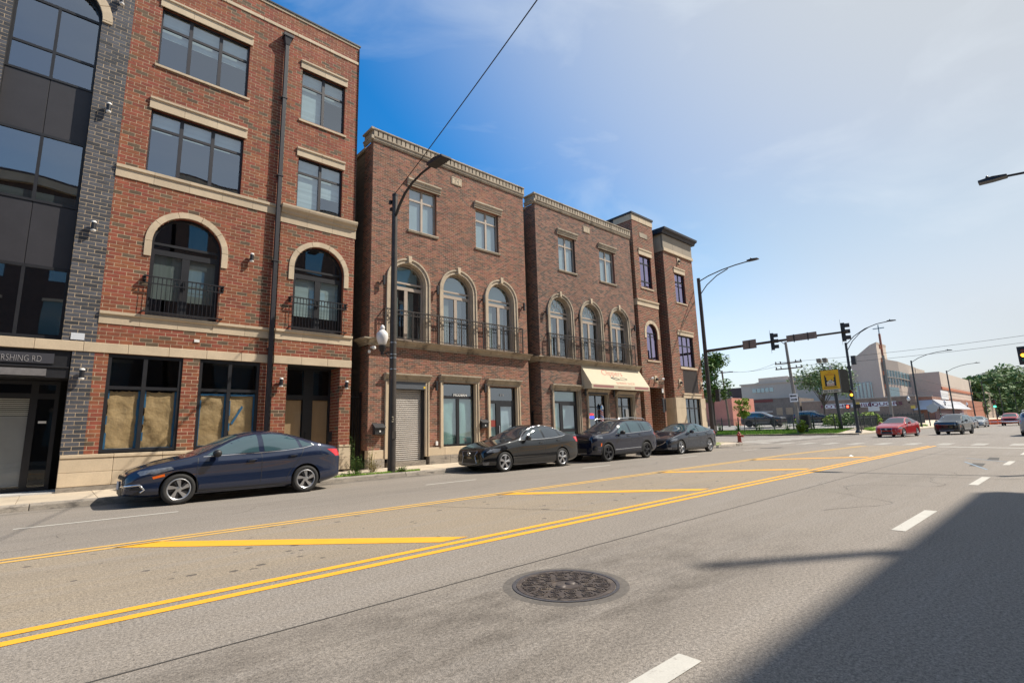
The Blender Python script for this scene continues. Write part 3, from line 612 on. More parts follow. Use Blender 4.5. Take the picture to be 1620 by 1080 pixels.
    # ground floor surrounds
    for a, b_, z0, z1, kind in doors:
        for s, xx in ((1, a), (-1, b_)):
            for q0, q1, o in ((0, .06, .09), (.062, .16, .05)):
                MB().box(xx+s*q0, xx+s*q1, YF-o, YF+.25, max(z0, .45), z1).build('jamb_stone', lime if x0 < 12 else limeW, root, off, bevel=.006)
        moulding(root, off, 'lintel', a-.05, b_+.05, YF, [(-.2, z1+.002), (.06, z1+.002), (.07, z1+.1), (.12, z1+.13), (.16, z1+.22), (.22, z1+.25), (.22, z1+.31), (-.2, z1+.31)], limeW, 2)
        b = MB(); b.quad((a+.16, YF+.25, z1-.001), (b_-.16, YF+.25, z1-.001), (b_-.16, YF, z1-.001), (a+.16, YF, z1-.001)); b.build('soffit', limeW, root, off)
    # plinth
    spans, p = [], x0
    for d in sorted(doors):
        if d[2] < .7: spans.append((p, d[0])); p = d[1]
    spans.append((p, x1))
    for a, b_ in spans:
        if b_-a < .1: continue
        stones(root, off, 'plinth_stone', a+.002, b_-.002, YF-.05, YF+.2, .462, .788, lime, .7)
        stones(root, off, 'plinth_stone', a+.002, b_-.002, YF-.08, YF+.2, .11, .458, kerbm, 1.1)
    return root, off
B, oB = rowhouse(8.66, 16.96, 'brick_rowhouse', 'brown brick building numbered 74 with three arched balcony windows and roller shutter', brickB, limem, (10.33, 12.81, 15.3), .80,
    [(10.33, 11.69, 9.72, 11.68), (13.86, 15.25, 9.74, 11.68)], [(9.33, 11.28, .2, 3.36, 's'), (11.82, 13.84, .8, 3.42, 'w'), (14.34, 16.3, .2, 3.36, 'd')], '74', (11.58, 14.12), curtain)
C_, oC = rowhouse(17.8, 26.2, 'brick_rowhouse', 'dark brown brick building with cream shop awning and three arched balcony windows', brickC, limeW, (19.42, 21.95, 24.55), .80,
    [(19.5, 20.86, 9.8, 11.78), (23.03, 24.45, 9.8, 11.78)], [(18.5, 20.68, .2, 3.3, 'd'), (21.18, 23.05, .2, 3.16, 'd'), (23.74, 25.52, .2, 3.1, 'd')], '73', (20.95, 23.42), mat('grey_curtain', (.2, .21, .2), .9, noise=(1.5, .3, (8, 1, .3))))
# roller shutter
b = MB(); b.box(9.49, 11.12, YF-.06, YF+.16, 3.08, 3.355); b.build('shutter_box', mat('shutter_box', (.09, .1, .115), .5, noise=(4, .1)), B, oB, bevel=.006)
MB().box(11.02, 11.1, YF-.063, YF-.06, 3.12, 3.2).build('yellow_sticker', mat('yellow_sticker', (.85, .55, .02), .5), B, oB)
shm = mat('shutter_steel', (.40, .365, .33), .45, metal=.35, noise=((2, .15), (20, .1)), stain=((.2, .12, .07), 4, .62, (1, 1, .3)))
n = 36
q = MB(); hh = (3.08-.32)/n
prof = [(0, 0), (-.018, .012), (-.028, .03), (-.022, .05), (-.004, .062), (0, hh)]
for i in range(len(prof)-1): q.quad((0, prof[i][0], prof[i][1]), (1.46, prof[i][0], prof[i][1]), (1.46, prof[i+1][0], prof[i+1][1]), (0, prof[i+1][0], prof[i+1][1]))
me = bpy.data.meshes.new('shutter_slat'); me.from_pydata(q.v, [], q.f); me.materials.append(shm)
for i in range(n): link('shutter_slat', me, B, loc=Vector((9.55, YF+.14, .32+i*hh))-oB)
for a, b_ in ((9.49, 9.56), (11.0, 11.12)): MB().box(a, b_, YF+.06, YF+.18, .3, 3.08).build('shutter_guide', blackm, B, oB)
MB().box(9.49, 11.12, YF-.08, YF+.25, .13, .318).build('door_step', kerbm, B, oB)
MB().box(9.5, 11.1, YF+.2, YF+.22, .2, 3.3).build('door_backing', darkroom, B, oB)
# window with green-white paper
def papercover(off, rects, m):
    def cover(f):
        for a, b_, c, d, Y in rects:
            v = []; nx, nz = 10, 14; q = MB(); ph = rnd.uniform(0, 6)
            for j in range(nz+1):
                for i in range(nx+1):
                    x = a+(b_-a)*i/nx; z = c+(d-c)*j/nz
                    v.append((x, Y+.025*math.sin(x*9+ph+z*1.3)*math.sin(z*2+ph)+rnd.uniform(-.006, .006), z))
            q.add(v, [(j*(nx+1)+i, j*(nx+1)+i+1, (j+1)*(nx+1)+i+1, (j+1)*(nx+1)+i) for j in range(nz) for i in range(nx)])
            q.build('paper_sheet', m, f, off, smooth=60)
    return cover
window(B, oB, [11.98, 13.68], [2.82, 3.42], YF+.12, blackm, .06, name='shop_window', gl=glassd)
window(B, oB, [11.98, 12.83, 13.68], [.82, 2.82], YF+.12, blackm, .06, name='shop_window', bar=.15, cover=papercover(oB, [(12.02, 12.8, .87, 2.79, YF+.21), (12.88, 13.64, .87, 2.79, YF+.21)], greenpaper))
text('shop_lettering', 'MODERN', .17, whitem, B, Vector((12.95, YF+.11, 2.87))-oB, ext=.002, off=.004)
window(B, oB, [14.5, 16.14], [2.66, 3.36], YF+.12, blackm, .07, name='shop_window', gl=glassd)
text('address_number', '818', .15, whitem, B, Vector((15.32, YF+.11, 2.93))-oB, ext=.002)
d = window(B, oB, [14.5, 15.02], [.2, 2.66], YF+.12, blackm, .07, name='side_light', cover=papercover(oB, [(14.55, 14.98, .3, 2.6, YF+.21)], greenpaper))
MB().box(14.64, 14.94, YF+.15, YF+.152, 1.55, 1.85).build('notice', mat('red_notice', (.25, .04, .03), .6), d, oB)
d = window(B, oB, [15.02, 16.14], [.2, 2.66], YF+.12, blackm, .2, name='glass_door', cover=papercover(oB, [(15.2, 15.96, .3, 2.5, YF+.21)], mat('white_paper', (.6, .64, .66), .8, noise=(3, .1))))
MB().box(15.08, 15.14, YF+.08, YF+.12, 1.1, 1.6).build('door_handle', alloy, d, oB)
# mailboxes and small fittings
mbx = mat('mailbox_grey', (.035, .035, .037), .45)
def mailbox(root, off, x, z, s=1):
    b = MB(); b.prism([(x, YF-.01, z), (x, YF-.2*s, z+.02), (x, YF-.22*s, z+.28*s), (x, YF-.01, z+.4*s)], (.4*s, 0, 0)); m_ = b.build('mailbox', mbx, root, off, bevel=.01)
    MB().prism([(x-.02, YF-.26*s, z+.27*s), (x-.02, YF-.01, z+.43*s), (x-.02, YF-.01, z+.41*s), (x-.02, YF-.26*s, z+.25*s)], (.44*s, 0, 0)).build('mailbox_lid', mbx, m_, off)
    MB().box(x+.17*s, x+.23*s, YF-.2*s-.018, YF-.2*s, z+.1*s, z+.17*s).build('mailbox_plate', whitem, m_, off)
mailbox(B, oB, 8.86, 1.34); mailbox(B, oB, 13.9, 1.5, .9)
MB().box(11.6, 11.7, YF-.07, YF-.01, .86, 1.02).build('outlet_box', whitem, B, oB, bevel=.005)
b = MB(); b.lathe([(.02, 0), (.06, .02), (.075, .07), (.06, .12), (.02, .13)], (8.76, YF-.2, 4.5), 12); b.box(8.7, 8.76, YF-.16, YF-.01, 4.57, 4.63); b.lathe([(.03, 0), (.05, .03), (.05, .1), (.02, .12)], (8.62, YF-.1, 4.36), 10); b.build('security_camera', whitem, B, oB, smooth=40)
# shop fronts of the awning building
window(C_, oC, [18.68, 20.5], [2.72, 3.3], YF+.12, blackm, .05, name='shop_window', cover=papercover(oC, [(18.72, 20.46, 2.76, 3.27, YF+.2)], greenpaper))
window(C_, oC, [18.68, 19.25], [.2, 2.72], YF+.12, blackm, .05, name='side_light', cover=papercover(oC, [(18.72, 19.2, .3, 2.66, YF+.2)], greenpaper))
d = window(C_, oC, [19.25, 20.5], [.2, 1.3, 2.72], YF+.12, blackm, .16, name='glass_door', cover=papercover(oC, [(19.4, 20.36, .3, 2.6, YF+.2)], mat('pale_film', (.42, .47, .46), .7)))
window(C_, oC, [21.36, 22.1, 22.87], [.2, 2.5, 3.15], YF+.12, blackm, .05, gl=glassd, name='shop_window')
neon = mat('neon_red', (.3, .01, .02), .5, emit=((1, .05, .08), 1.2)); neonb = mat('neon_blue', (.01, .01, .3), .5, emit=((.05, .06, 1), 1.6))
b = MB(); b.lathe([(.17, 0), (.19, .01), (.17, .02)], (21.62, YF+.22, 2.0), 16, axis='y'); 
text('neon_sign', 'OPEN', .17, neon, C_, Vector((21.65, YF+.1, 2.04))-oC, ext=.004)
MB().box(21.44, 21.86, YF+.1, YF+.108, 1.88, 1.99).build('neon_bar', neonb, C_, oC)
# barber pole in the window
pr = [(.09, 0), (.09, .75)]
b = MB(); b.lathe([(.05, -.2), (.11, -.18), (.11, -.01)], (22.5, YF+.06, 1.6), 14, 2); b.lathe([(.11, .76), (.11, .92), (.07, 1.0), (.03, 1.08)], (22.5, YF+.06, 1.6), 14, 2)
for k in range(24):
    for j in range(12):
        a, c = 2*math.pi*j/12, 2*math.pi*(j+1)/12; z0_, z1_ = 1.6+k*.75/24, 1.6+(k+1)*.75/24
        b.quad((22.5+.09*math.cos(a), YF+.06+.09*math.sin(a), z0_), (22.5+.09*math.cos(c), YF+.06+.09*math.sin(c), z0_), (22.5+.09*math.cos(c), YF+.06+.09*math.sin(c), z1_), (22.5+.09*math.cos(a), YF+.06+.09*math.sin(a), z1_), [0, 0, 1, 1, 0, 0, 3, 3, 0, 0, 1, 1][(j+k) % 12])
b.build('barber_pole', [whitem, mat('barber_red', (.5, .03, .03), .4), chrome, mat('barber_blue', (.03, .05, .4), .4)], C_, oC, smooth=40)
window(C_, oC, [23.92, 24.5, 25.34], [.2, 2.55, 3.08], YF+.12, blackm, .06, gl=glassd, name='shop_window')
MB().box(24.78, 25.06, YF+.1, YF+.11, 1.95, 2.4).build('paper_notice', whitem, C_, oC); MB().box(24.0, 24.35, YF+.1, YF+.11, 1.9, 2.5).build('price_list', mat('price_list', (.45, .42, .36), .6), C_, oC)
# second shutter boxes
for a, b_ in ((21.3, 22.95), (23.86, 25.4)): MB().box(a, b_, YF-.1, YF+.1, 3.17, 3.38).build('shutter_box', framem, C_, oC, bevel=.005)
# awning
awm = mat('cream_awning', (.55, .47, .335), .8, noise=((2, .05), (60, .04)), stain=((.62, .36, .09), .9, .66, (1, 1, 5)))
Xa, Xb, ya, yb = 20.86, 26.22, YF-.012, YF-.68
b = MB()
V = [(Xa, ya, 4.69), (Xb, ya, 4.69), (Xb, yb, 3.66), (Xa, yb, 3.66), (Xa, yb, 3.43), (Xb, yb, 3.43), (Xa, ya, 3.43), (Xb, ya, 3.43)]
b.add(V, [(3, 2, 1, 0), (4, 5, 2, 3), (0, 6, 4, 3), (1, 2, 5, 7)])
aw = b.build('awning', awm, C_, oC)
sl = math.atan2(4.69-3.66, .68)
awred = mat('faded_red_print', (.50, .10, .07), .8); awpur = mat('mauve_band', (.33, .14, .13), .8)
def on_slope(t, x): return Vector((x, yb+(ya-yb)*t-.006*math.sin(sl), 3.66+1.03*t+.006*math.cos(sl)))-oC
tilt = (sl, 0, 0)
text('awning_lettering', 'Clippers', .56, awred, C_, on_slope(.55, 23.2), tilt, .001, .25, off=-.008)
text('awning_lettering', 'BARBER SHOP', .23, mat('faint_red_print', (.56, .27, .19), .8), C_, on_slope(.07, 24.0), tilt, .001, sx=1.2)
b = MB()  # clippers drawing and cable
def sp(pts, r=.012): b.tube([on_slope(t, x)+oC for x, t in pts], r, 5)
sp([(22.9, .42), (23.05, .45), (23.35, .43), (23.6, .36), (23.6, .33), (23.35, .31), (23.05, .36), (22.9, .42)], .016); sp([(22.95, .41), (23.2, .34)], .02); sp([(23.6, .35), (24.0, .31), (24.3, .34), (24.4, .39), (24.1, .44), (23.75, .43)])
b.build('awning_drawing', blackm, C_, oC)
b = MB(); b.box(Xa+.15, Xa+1.9, yb-.004, yb-.001, 3.5, 3.62); b.box(Xb-1.5, Xb-.12, yb-.004, yb-.001, 3.5, 3.62); b.build('awning_band', awpur, C_, oC)
text('awning_lettering', 'BEAUTY SALON', .13, mat('faint_red_print', (.56, .27, .19)), C_, Vector((23.75, yb-.003, 3.5))-oC, ext=.001, sx=1.3)
# ------------------------------------------------------------------ corner building
oD = Vector((26.62, YF, .13)); D = tag(empty('corner_building', oD), 'red-brown brick corner building in two blocks with lavender windows beside the mast arm pole', 'building')
F = Face((0, YF, 0)); bb, mm = MB(), MB(); BD = ((.305, .1045))
HD1 = [('r', 27.2, 28.5, 10.15, 12.32), ('r', 27.36, 28.6, 5.46, 7.2), ('a', 27.98, .62, 7.2), ('r', 27.3, 28.8, .1, 3.78)]
HD2 = [('r', 31.37, 32.7, 9.8, 11.9), ('r', 31.2, 33.14, 5.3, 7.44), ('r', 31.4, 33.32, 3.5, 5.12), ('r', 31.36, 33.34, .5, 3.16)]
for z0, z1 in ((.13, 8.9), (9.32, 14.55)): brickwork(F, 26.62, 28.97, z0, z1, .325, .110, .018, HD1, bb, mm)
brickwork(F, 30.13, 34.0, 3.2, 13.2, .325, .110, .018, HD2, bb, mm)
FL = Face((26.62, YF+1.4, 0), (0, -1, 0), (-1, 0, 0))
for z0, z1 in ((.13, 8.9), (9.32, 14.55)): brickwork(FL, 0, 1.4, z0, z1, .325, .110, .018, [], bb, mm)
brickwork(Face((30.13, YF+.7, 0), (0, -1, 0), (-1, 0, 0)), 0, .7, 3.2, 13.2, .325, .110, .018, [], bb, mm)
brickwork(Face((0, YF+.7, 0)), 28.97, 30.13, .13, 13.9, .325, .110, .018, [], bb, mm)
brickwork(Face((28.8, YF, 0), (0, 1, 0), (-1, 0, 0)), 0, 1.6, .13, 3.78, .325, .110, .018, [], bb, mm)
brickwork(Face((34.0, YF, 0), (0, 1, 0), (1, 0, 0)), 0, 9, .13, 13.2, .325, .110, .018, [], bb, mm)
brickDm = mat('red_brown_brick', (.21, .075, .043), .87, var=.24, hue=.012, alt=((.13, .07, .05), .25), noise=((5, .15), (.6, .15), (50, .12)), bump=(90, .25, .004))
bb.build('brick_field', brickDm, D, oD, kind='stuff'); mm.build('mortar', mortarA, D, oD)
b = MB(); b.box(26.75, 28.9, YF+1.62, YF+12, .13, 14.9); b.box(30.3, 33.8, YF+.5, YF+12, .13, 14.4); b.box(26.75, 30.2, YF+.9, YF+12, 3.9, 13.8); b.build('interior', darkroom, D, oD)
MB().box(26.64, 28.95, YF+1.41, YF+12, 13.1, 14.95).build('metal_siding', mat('slate_siding', (.05, .055, .065), .5), D, oD)
stones(D, oD, 'stone_block', 26.60, 28.99, YF-.03, YF+.1, 14.553, 14.96, lime, .8)
MB().box(26.59, 26.62, YF+.101, YF+1.4, 14.553, 14.96).build('stone_block', lime, D, oD)
MB().box(26.54, 29.04, YF-.08, YF+12, 14.962, 15.09).build('roof_coping', framem, D, oD)
for x in (27.0, 27.9): b = MB(); b.lathe([(.1, 0), (.1, .3), (.16, .32), (.16, .42), (.05, .46)], (x, YF+5, 15.05), 10); b.build('roof_vent', alloy, D, oD, smooth=40)
moulding(D, oD, 'band_stone', 26.58, 29.0, YF, [(-.05, 8.902), (.03, 8.902), (.03, 9.2), (.09, 9.23), (.09, 9.31), (-.05, 9.31)], lime, 3)
MB().box(26.57, 26.62, YF, YF+1.4, 8.902, 9.31).build('band_stone', lime, D, oD)
moulding(D, oD, 'lintel', 27.12, 28.62, YF, [(-.05, 12.33), (.04, 12.33), (.04, 12.62), (.08, 12.65), (.08, 12.73), (-.05, 12.73)], lime, 1)
moulding(D, oD, 'sill', 27.13, 28.58, YF, [(-.1, 10.05), (.05, 10.05), (.05, 10.13), (-.1, 10.145)], lime, 1)
MB().box(27.38, 28.28, YF-.03, YF+.01, 13.54, 13.86).build('date_plaque', limeW, D, oD, bevel=.01)
window(D, oD, [27.2, 27.85, 28.5], [10.15, 10.6, 11.8, 12.32], YF+.1, blackm, .06, gl=glassl, bar=.08)
window(D, oD, [27.36, 27.98, 28.6], [5.46, 7.0, 7.2], YF+.1, blackm, .06, gl=glassl, arch=True, name='arched_window', bar=.09, zbar=.03)
arch_stones(D, oD, 27.98, 7.2, .62, .83, YF, .035, 6.86, lime, 5)
moulding(D, oD, 'sill', 27.25, 28.7, YF, [(-.1, 5.36), (.05, 5.36), (.05, 5.44), (-.1, 5.455)], lime, 1)
reveal(D, oD, 27.2, 28.5, 10.15, 12.32, YF, .3, brickDm); reveal(D, oD, 27.36, 28.6, 5.46, 7.2, YF, .3, brickDm, arch=1)
window(D, oD, [27.3, 28.1, 28.8], [.13, 2.6, 3.78], YF+1.4, blackm, .07, gl=glassd, name='doorway')
b = MB(); b.quad((27.3, YF, 3.779), (28.8, YF, 3.779), (28.8, YF+1.6, 3.779), (27.3, YF+1.6, 3.779)); b.build('door_soffit', framem, D, oD)
def box_lamp(x, z, Y):
    b = MB(); b.box(x-.15, x+.15, Y-.04, Y, z-.2, z+.2, 0); b.lathe([(.06, 0), (.09, -.03), (.09, -.12), (.03, -.15)], (x, Y-.04, z-.03), 12, 1, 'y'); b.build('wall_light', [lime, blackm], D, oD, bevel=.004)
for x, z in ((28.02, 4.3), (30.9, 4.2), (33.75, 4.13)): box_lamp(x, z, YF-.008)
box_lamp(32.03, 12.85, YF-.008)
for x in (27.35, 28.55): b = MB(); b.tube([(x, YF-.01, 4.25), (x, YF-.15, 4.3)], .02, 6); b.lathe([(.02, 0), (.09, .1), (.09, .12)], (x, YF-.15, 4.3), 10, 0, 'x'); b.build('flood_light', whitem, D, oD)
b = MB(); b.box(28.55, 28.785, YF-.05, YF-.01, 2.2, 3.1); b.box(28.86, 28.95, YF-.05, YF-.01, 2.3, 3.1); b.build('iron_ornament', blackm, D, oD, bevel=.02)
MB().box(28.6, 28.78, YF-.03, YF-.01, 3.45, 3.72).build('white_notice', whitem, D, oD)
# upper stone and black cornice of the end block
stones(D, oD, 'stone_block', 30.11, 34.02, YF-.04, YF+.1, 13.45, 14.45, mat('taupe_panel', (.30, .25, .19), .8, var=.05), 1.3)
stones(D, oD, 'stone_block', 30.09, 34.04, YF-.1, YF+.1, 13.22, 13.448, lime, 1.3)
MB().box(30.1, 30.13, YF+.102, YF+.7, 13.22, 14.45).build('stone_block', lime, D, oD)
b = MB(); b.prism([(29.9, YF-.15, 14.452), (29.9, YF-.22, 14.6), (29.9, YF-.38, 14.66), (29.9, YF-.4, 14.82), (29.9, YF+9, 14.82), (29.9, YF+9, 14.452)], (4.45, 0, 0)); b.build('roof_cornice', framem, D, oD, bevel=.01)
moulding(D, oD, 'lintel', 31.3, 32.78, YF, [(-.05, 11.91), (.04, 11.91), (.04, 12.2), (.08, 12.22), (.08, 12.3), (-.05, 12.3)], lime, 1)
moulding(D, oD, 'sill', 31.3, 32.78, YF, [(-.1, 9.7), (.05, 9.7), (.05, 9.78), (-.1, 9.79)], lime, 1)
moulding(D, oD, 'lintel', 31.1, 33.24, YF, [(-.05, 7.45), (.04, 7.45), (.04, 7.7), (.08, 7.72), (.08, 7.8), (-.05, 7.8)], lime, 2)
moulding(D, oD, 'sill', 31.15, 33.36, YF, [(-.1, 5.13), (.05, 5.13), (.05, 5.28), (-.1, 5.295)], lime, 2)
window(D, oD, [31.37, 32.03, 32.7], [9.8, 11.3, 11.9], YF+.1, blackm, .06, gl=glassl, bar=.08)
window(D, oD, [31.2, 31.85, 32.5, 33.14], [5.3, 6.75, 7.44], YF+.1, blackm, .06, gl=glassl, bar=.08)
reveal(D, oD, 31.37, 32.7, 9.8, 11.9, YF, .3, brickDm); reveal(D, oD, 31.2, 33.14, 5.3, 7.44, YF, .3, brickDm); reveal(D, oD, 31.36, 33.34, .5, 3.16, YF-.05, .3, lime)
b = MB(); b.box(31.4, 33.32, YF+.03, YF+.06, 3.5, 5.12)
for k in range(30): b.box(31.42+k*.064, 31.44+k*.064, YF+.0, YF+.028, 3.52, 5.1)
b.build('louvre_grille', mat('grille', (.13, .11, .10), .6), D, oD)
window(D, oD, [31.36, 32.0, 32.68, 33.34], [.5, 2.5, 3.16], YF+.05, blackm, .06, gl=glassd, name='shop_window', bar=.08, blind=[(31.4, 33.3, .6, 2.3)], bmat=mat('green_shade', (.2, .3, .26), .8))
for a, b_ in ((30.11, 31.35), (33.35, 34.03)):
    for z0, z1 in ((.13, 1.2), (1.205, 2.5), (2.505, 3.19)):
        stones(D, oD, 'base_stone', a, b_, YF-.06, YF+.1, z0, z1, lime, 1.0)
for z0, z1 in ((.13, 1.2), (1.205, 2.5), (2.505, 3.19)): MB().box(30.08, 30.125, YF+.102, YF+.7, z0, z1).build('base_stone', lime, D, oD)
moulding(D, oD, 'base_cornice', 31.15, 33.55, YF, [(-.05, 3.165), (.07, 3.165), (.07, 3.38), (.11, 3.4), (.11, 3.49), (-.05, 3.49)], lime, 2)
# gates in the gaps
def gate(x0, x1, Y, z1, label):
    g = tag(empty('iron_gate', (x0, Y, .13)), label, 'gate'); o = Vector((x0, Y, .13))
    b = MB(); b.box(x0, x0+.05, Y-.025, Y+.025, .13, z1); b.box(x1-.05, x1, Y-.025, Y+.025, .13, z1); b.box(x0+.05, x1-.05, Y-.015, Y+.015, .3, .34); b.box(x0+.05, x1-.05, Y-.015, Y+.015, z1-.2, z1-.16); b.build('gate_frame', blackm, g, o)
    n = max(3, round((x1-x0)/.11)); q = MB(); q.box(-.01, .01, -.01, .01, .15, z1); me = bpy.data.meshes.new('picket'); me.from_pydata(q.v, [], q.f); me.materials.append(blackm)
    for i in range(1, n): link('picket', me, g, loc=Vector((x0+(x1-x0)*i/n, Y+.026, 0))-o)
gate(8.0, 8.62, YF+.5, 2.95, 'tall black iron gate in the dark gap between the first two buildings')
gate(17.0, 17.76, YF+.6, 2.3, 'low black iron gate in the gap left of the awning building')
gate(26.24, 26.6, YF+.3, 2.2, 'narrow black iron gate behind the dark blue suv at the corner building')
# ------------------------------------------------------------------ ground, road, pavement
def roadmat():
    m = bpy.data.materials.new('asphalt'); m.use_nodes = True; t = m.node_tree; l = t.links.new; b = t.nodes['Principled BSDF']
    g = N(t, 'ShaderNodeNewGeometry'); sp = N(t, 'ShaderNodeSeparateXYZ'); l(g.outputs['Position'], sp.inputs[0])
    def noise(scale, st=(1, 1, 1), det=6, ro=.6, a=.3, b_=.7, lo=0., hi=1.):
        mp = N(t, 'ShaderNodeMapping'); mp.inputs['Scale'].default_value = st; l(g.outputs['Position'], mp.inputs[0])
        n = N(t, 'ShaderNodeTexNoise'); n.inputs['Scale'].default_value = scale; n.inputs['Detail'].default_value = det; n.inputs['Roughness'].default_value = ro; l(mp.outputs[0], n.inputs['Vector'])
        r = N(t, 'ShaderNodeMapRange'); r.inputs['From Min'].default_value = a; r.inputs['From Max'].default_value = b_; r.inputs['To Min'].default_value = lo; r.inputs['To Max'].default_value = hi; l(n.outputs['Fac'], r.inputs['Value']); return r.outputs[0]
    def band(y0, y1, e, s=None):
        a = N(t, 'ShaderNodeMapRange', interpolation_type='SMOOTHSTEP'); a.inputs['From Min'].default_value = y0-e; a.inputs['From Max'].default_value = y0+e; l(s or sp.outputs['Y'], a.inputs['Value'])
        c = N(t, 'ShaderNodeMapRange', interpolation_type='SMOOTHSTEP'); c.inputs['From Min'].default_value = y1-e; c.inputs['From Max'].default_value = y1+e; c.inputs['To Min'].default_value = 1; c.inputs['To Max'].default_value = 0; l(s or sp.outputs['Y'], c.inputs['Value'])
        k = N(t, 'ShaderNodeMath', operation='MULTIPLY'); l(a.outputs[0], k.inputs[0]); l(c.outputs[0], k.inputs[1]); return k.outputs[0]
    def mixc(f, a, col, mode='MIX'):
        k = N(t, 'ShaderNodeMix', data_type='RGBA', blend_type=mode); l(f, k.inputs['Factor']) if not isinstance(f, float) else setattr(k.inputs['Factor'], 'default_value', f)
        l(a, k.inputs['A']); (l(col, k.inputs['B']) if not isinstance(col, tuple) else setattr(k.inputs['B'], 'default_value', (*col, 1))); return k.outputs['Result']
    def mth(op, a, b_):
        k = N(t, 'ShaderNodeMath', operation=op)
        for i, v in enumerate((a, b_)):
            (setattr(k.inputs[i], 'default_value', v) if isinstance(v, float) else l(v, k.inputs[i]))
        return k.outputs[0]
    c = N(t, 'ShaderNodeRGB'); c.outputs[0].default_value = (.262, .228, .192, 1); cur = c.outputs[0]
    xm = band(-300., 33.5, .6, sp.outputs['X'])
    cur = mixc(mth('MULTIPLY', band(5.6, 8.75, .06), xm), cur, (.300, .245, .180))          # old median asphalt
    cur = mixc(mth('MULTIPLY', mth('MULTIPLY', band(2.15, 4.0, .35), noise(2.2, (.5, 1, 1), det=10, ro=.78, a=.36, b_=.66)), mth('ADD', band(-4., 6., 2.5, sp.outputs['X']), .15)), cur, (.14, .12, .10))   # worn strip by the seam
    cur = mixc(mth('MULTIPLY', mth('MULTIPLY', band(9.9, 13.2, .8), noise(.9, (.15, 1, 1))), .35), cur, (.15, .135, .12))
    cur = mixc(mth('MULTIPLY', noise(.5, (.3, 1, 1), a=.48, b_=.72), .45), cur, (.185, .162, .138))
    cur = mixc(mth('MULTIPLY', noise(2.2, (.12, 1.4, 1), a=.48, b_=.75), .5), cur, (.30, .27, .24))
    cur = mixc(mth('MULTIPLY', mth('MULTIPLY', band(14.45, 15.2, .22), noise(1.6, (.5, 1, 1), a=.35, b_=.6)), .8), cur, (.085, .075, .062))
    sc = noise(38, det=5, ro=.9, lo=.32, hi=1.68); cur = mixc(1., cur, sc, 'MULTIPLY')
    v = N(t, 'ShaderNodeTexVoronoi'); v.inputs['Scale'].default_value = 110; l(g.outputs['Position'], v.inputs['Vector'])
    vr = N(t, 'ShaderNodeMapRange'); vr.inputs['From Max'].default_value = .9; vr.inputs['To Min'].default_value = 1.25; vr.inputs['To Max'].default_value = .7; l(v.outputs['Distance'], vr.inputs['Value']); cur = mixc(1., cur, vr.outputs[0], 'MULTIPLY')
    # pits and tar spots in the old median
    v2 = N(t, 'ShaderNodeTexVoronoi'); v2.inputs['Scale'].default_value = 3.4; mp = N(t, 'ShaderNodeMapping'); mp.inputs['Scale'].default_value = (.8, 1.1, 1); l(g.outputs['Position'], mp.inputs[0]); l(mp.outputs[0], v2.inputs['Vector'])
    th = mth('MULTIPLY', noise(3, lo=-.04, hi=.24), 1.); pit = mth('LESS_THAN', v2.outputs['Distance'], th)
    cur = mixc(mth('MULTIPLY', mth('MULTIPLY', pit, band(5.6, 8.75, .06)), .8), cur, (.07, .06, .055))
    l(cur, b.inputs['Base Color']); b.inputs['Roughness'].default_value = .88; b.inputs['Specular IOR Level'].default_value = .35
    bp = N(t, 'ShaderNodeBump'); bp.inputs['Strength'].default_value = .5; bp.inputs['Distance'].default_value = .004; l(v.outputs['Distance'], bp.inputs['Height']); bp.invert = True; l(bp.outputs[0], b.inputs['Normal'])
    return m
road = roadmat()
MB().quad((-2500, -2500, -.06), (2500, -2500, -.06), (2500, 2500, -.06), (-2500, 2500, -.06)).build('ground', soil, kind='structure')
MB().quad((-80, -60, 0), (420, -60, 0), (420, 140, 0), (-80, 140, 0)).build('road', road, kind='structure')
def strip(name, pts, m, z=.004): 
    return MB().add([(x, y, z) for x, y in pts], [tuple(range(len(pts)))]).build(name, m, kind='structure')
def line(name, a, b, w_, m, z=.004, seg=1, jit=0):
    a, b = Vector((*a, 0)), Vector((*b, 0)); d = (b-a).normalized(); n = Vector((-d.y, d.x, 0))*w_/2; q = MB()
    L_ = [(a+(b-a)*i/seg) for i in range(seg+1)]
    pr = None
    for p in L_:
        j = rnd.uniform(-jit, jit); u, v = p+n*(1+rnd.uniform(-jit, jit)*8)+n.normalized()*j, p-n*(1+rnd.uniform(-jit, jit)*8)+n.normalized()*j
        if pr: q.quad((pr[1].x, pr[1].y, z), (v.x, v.y, z), (u.x, u.y, z), (pr[0].x, pr[0].y, z))
        pr = (u, v)
    return q.build(name, m, kind='structure')
line('centre_line', (-40, 5.33), (33.4, 5.2), .115, yellow, seg=60, jit=.004); line('centre_line', (-40, 5.57), (33.4, 5.44), .115, yellow, seg=60, jit=.004)
for dy in (0, .2): line('median_edge_line', (-40, 8.86+dy), (24, 8.68+dy), .1, yellowf, seg=60, jit=.005); line('median_edge_line', (24, 8.68+dy), (33, 8.1+dy), .1, yellowf)
for xa in (.85, 7.4, 13.6, 20.0): 
    k = (8.72-5.72)/(4.0-.94); strip('median_hatch_line', [(xa-.1, 8.74), (xa+.4, 8.74), (xa+3.4, 5.66), (xa+2.95, 5.66)], yellow)
line('parking_line', (-6, 11.98), (-3.5, 11.98), .09, whitep); line('parking_line', (-.3, 11.98), (2.0, 11.98), .09, whitep); line('parking_line', (7.6, 11.98), (9.3, 11.98), .09, whitep); line('parking_line', (14, 11.98), (15.6, 11.98), .09, whitep); line('parking_line', (20.4, 11.98), (22, 11.98), .09, whitep); line('parking_line', (26.8, 11.98), (28.4, 11.98), .09, whitep)
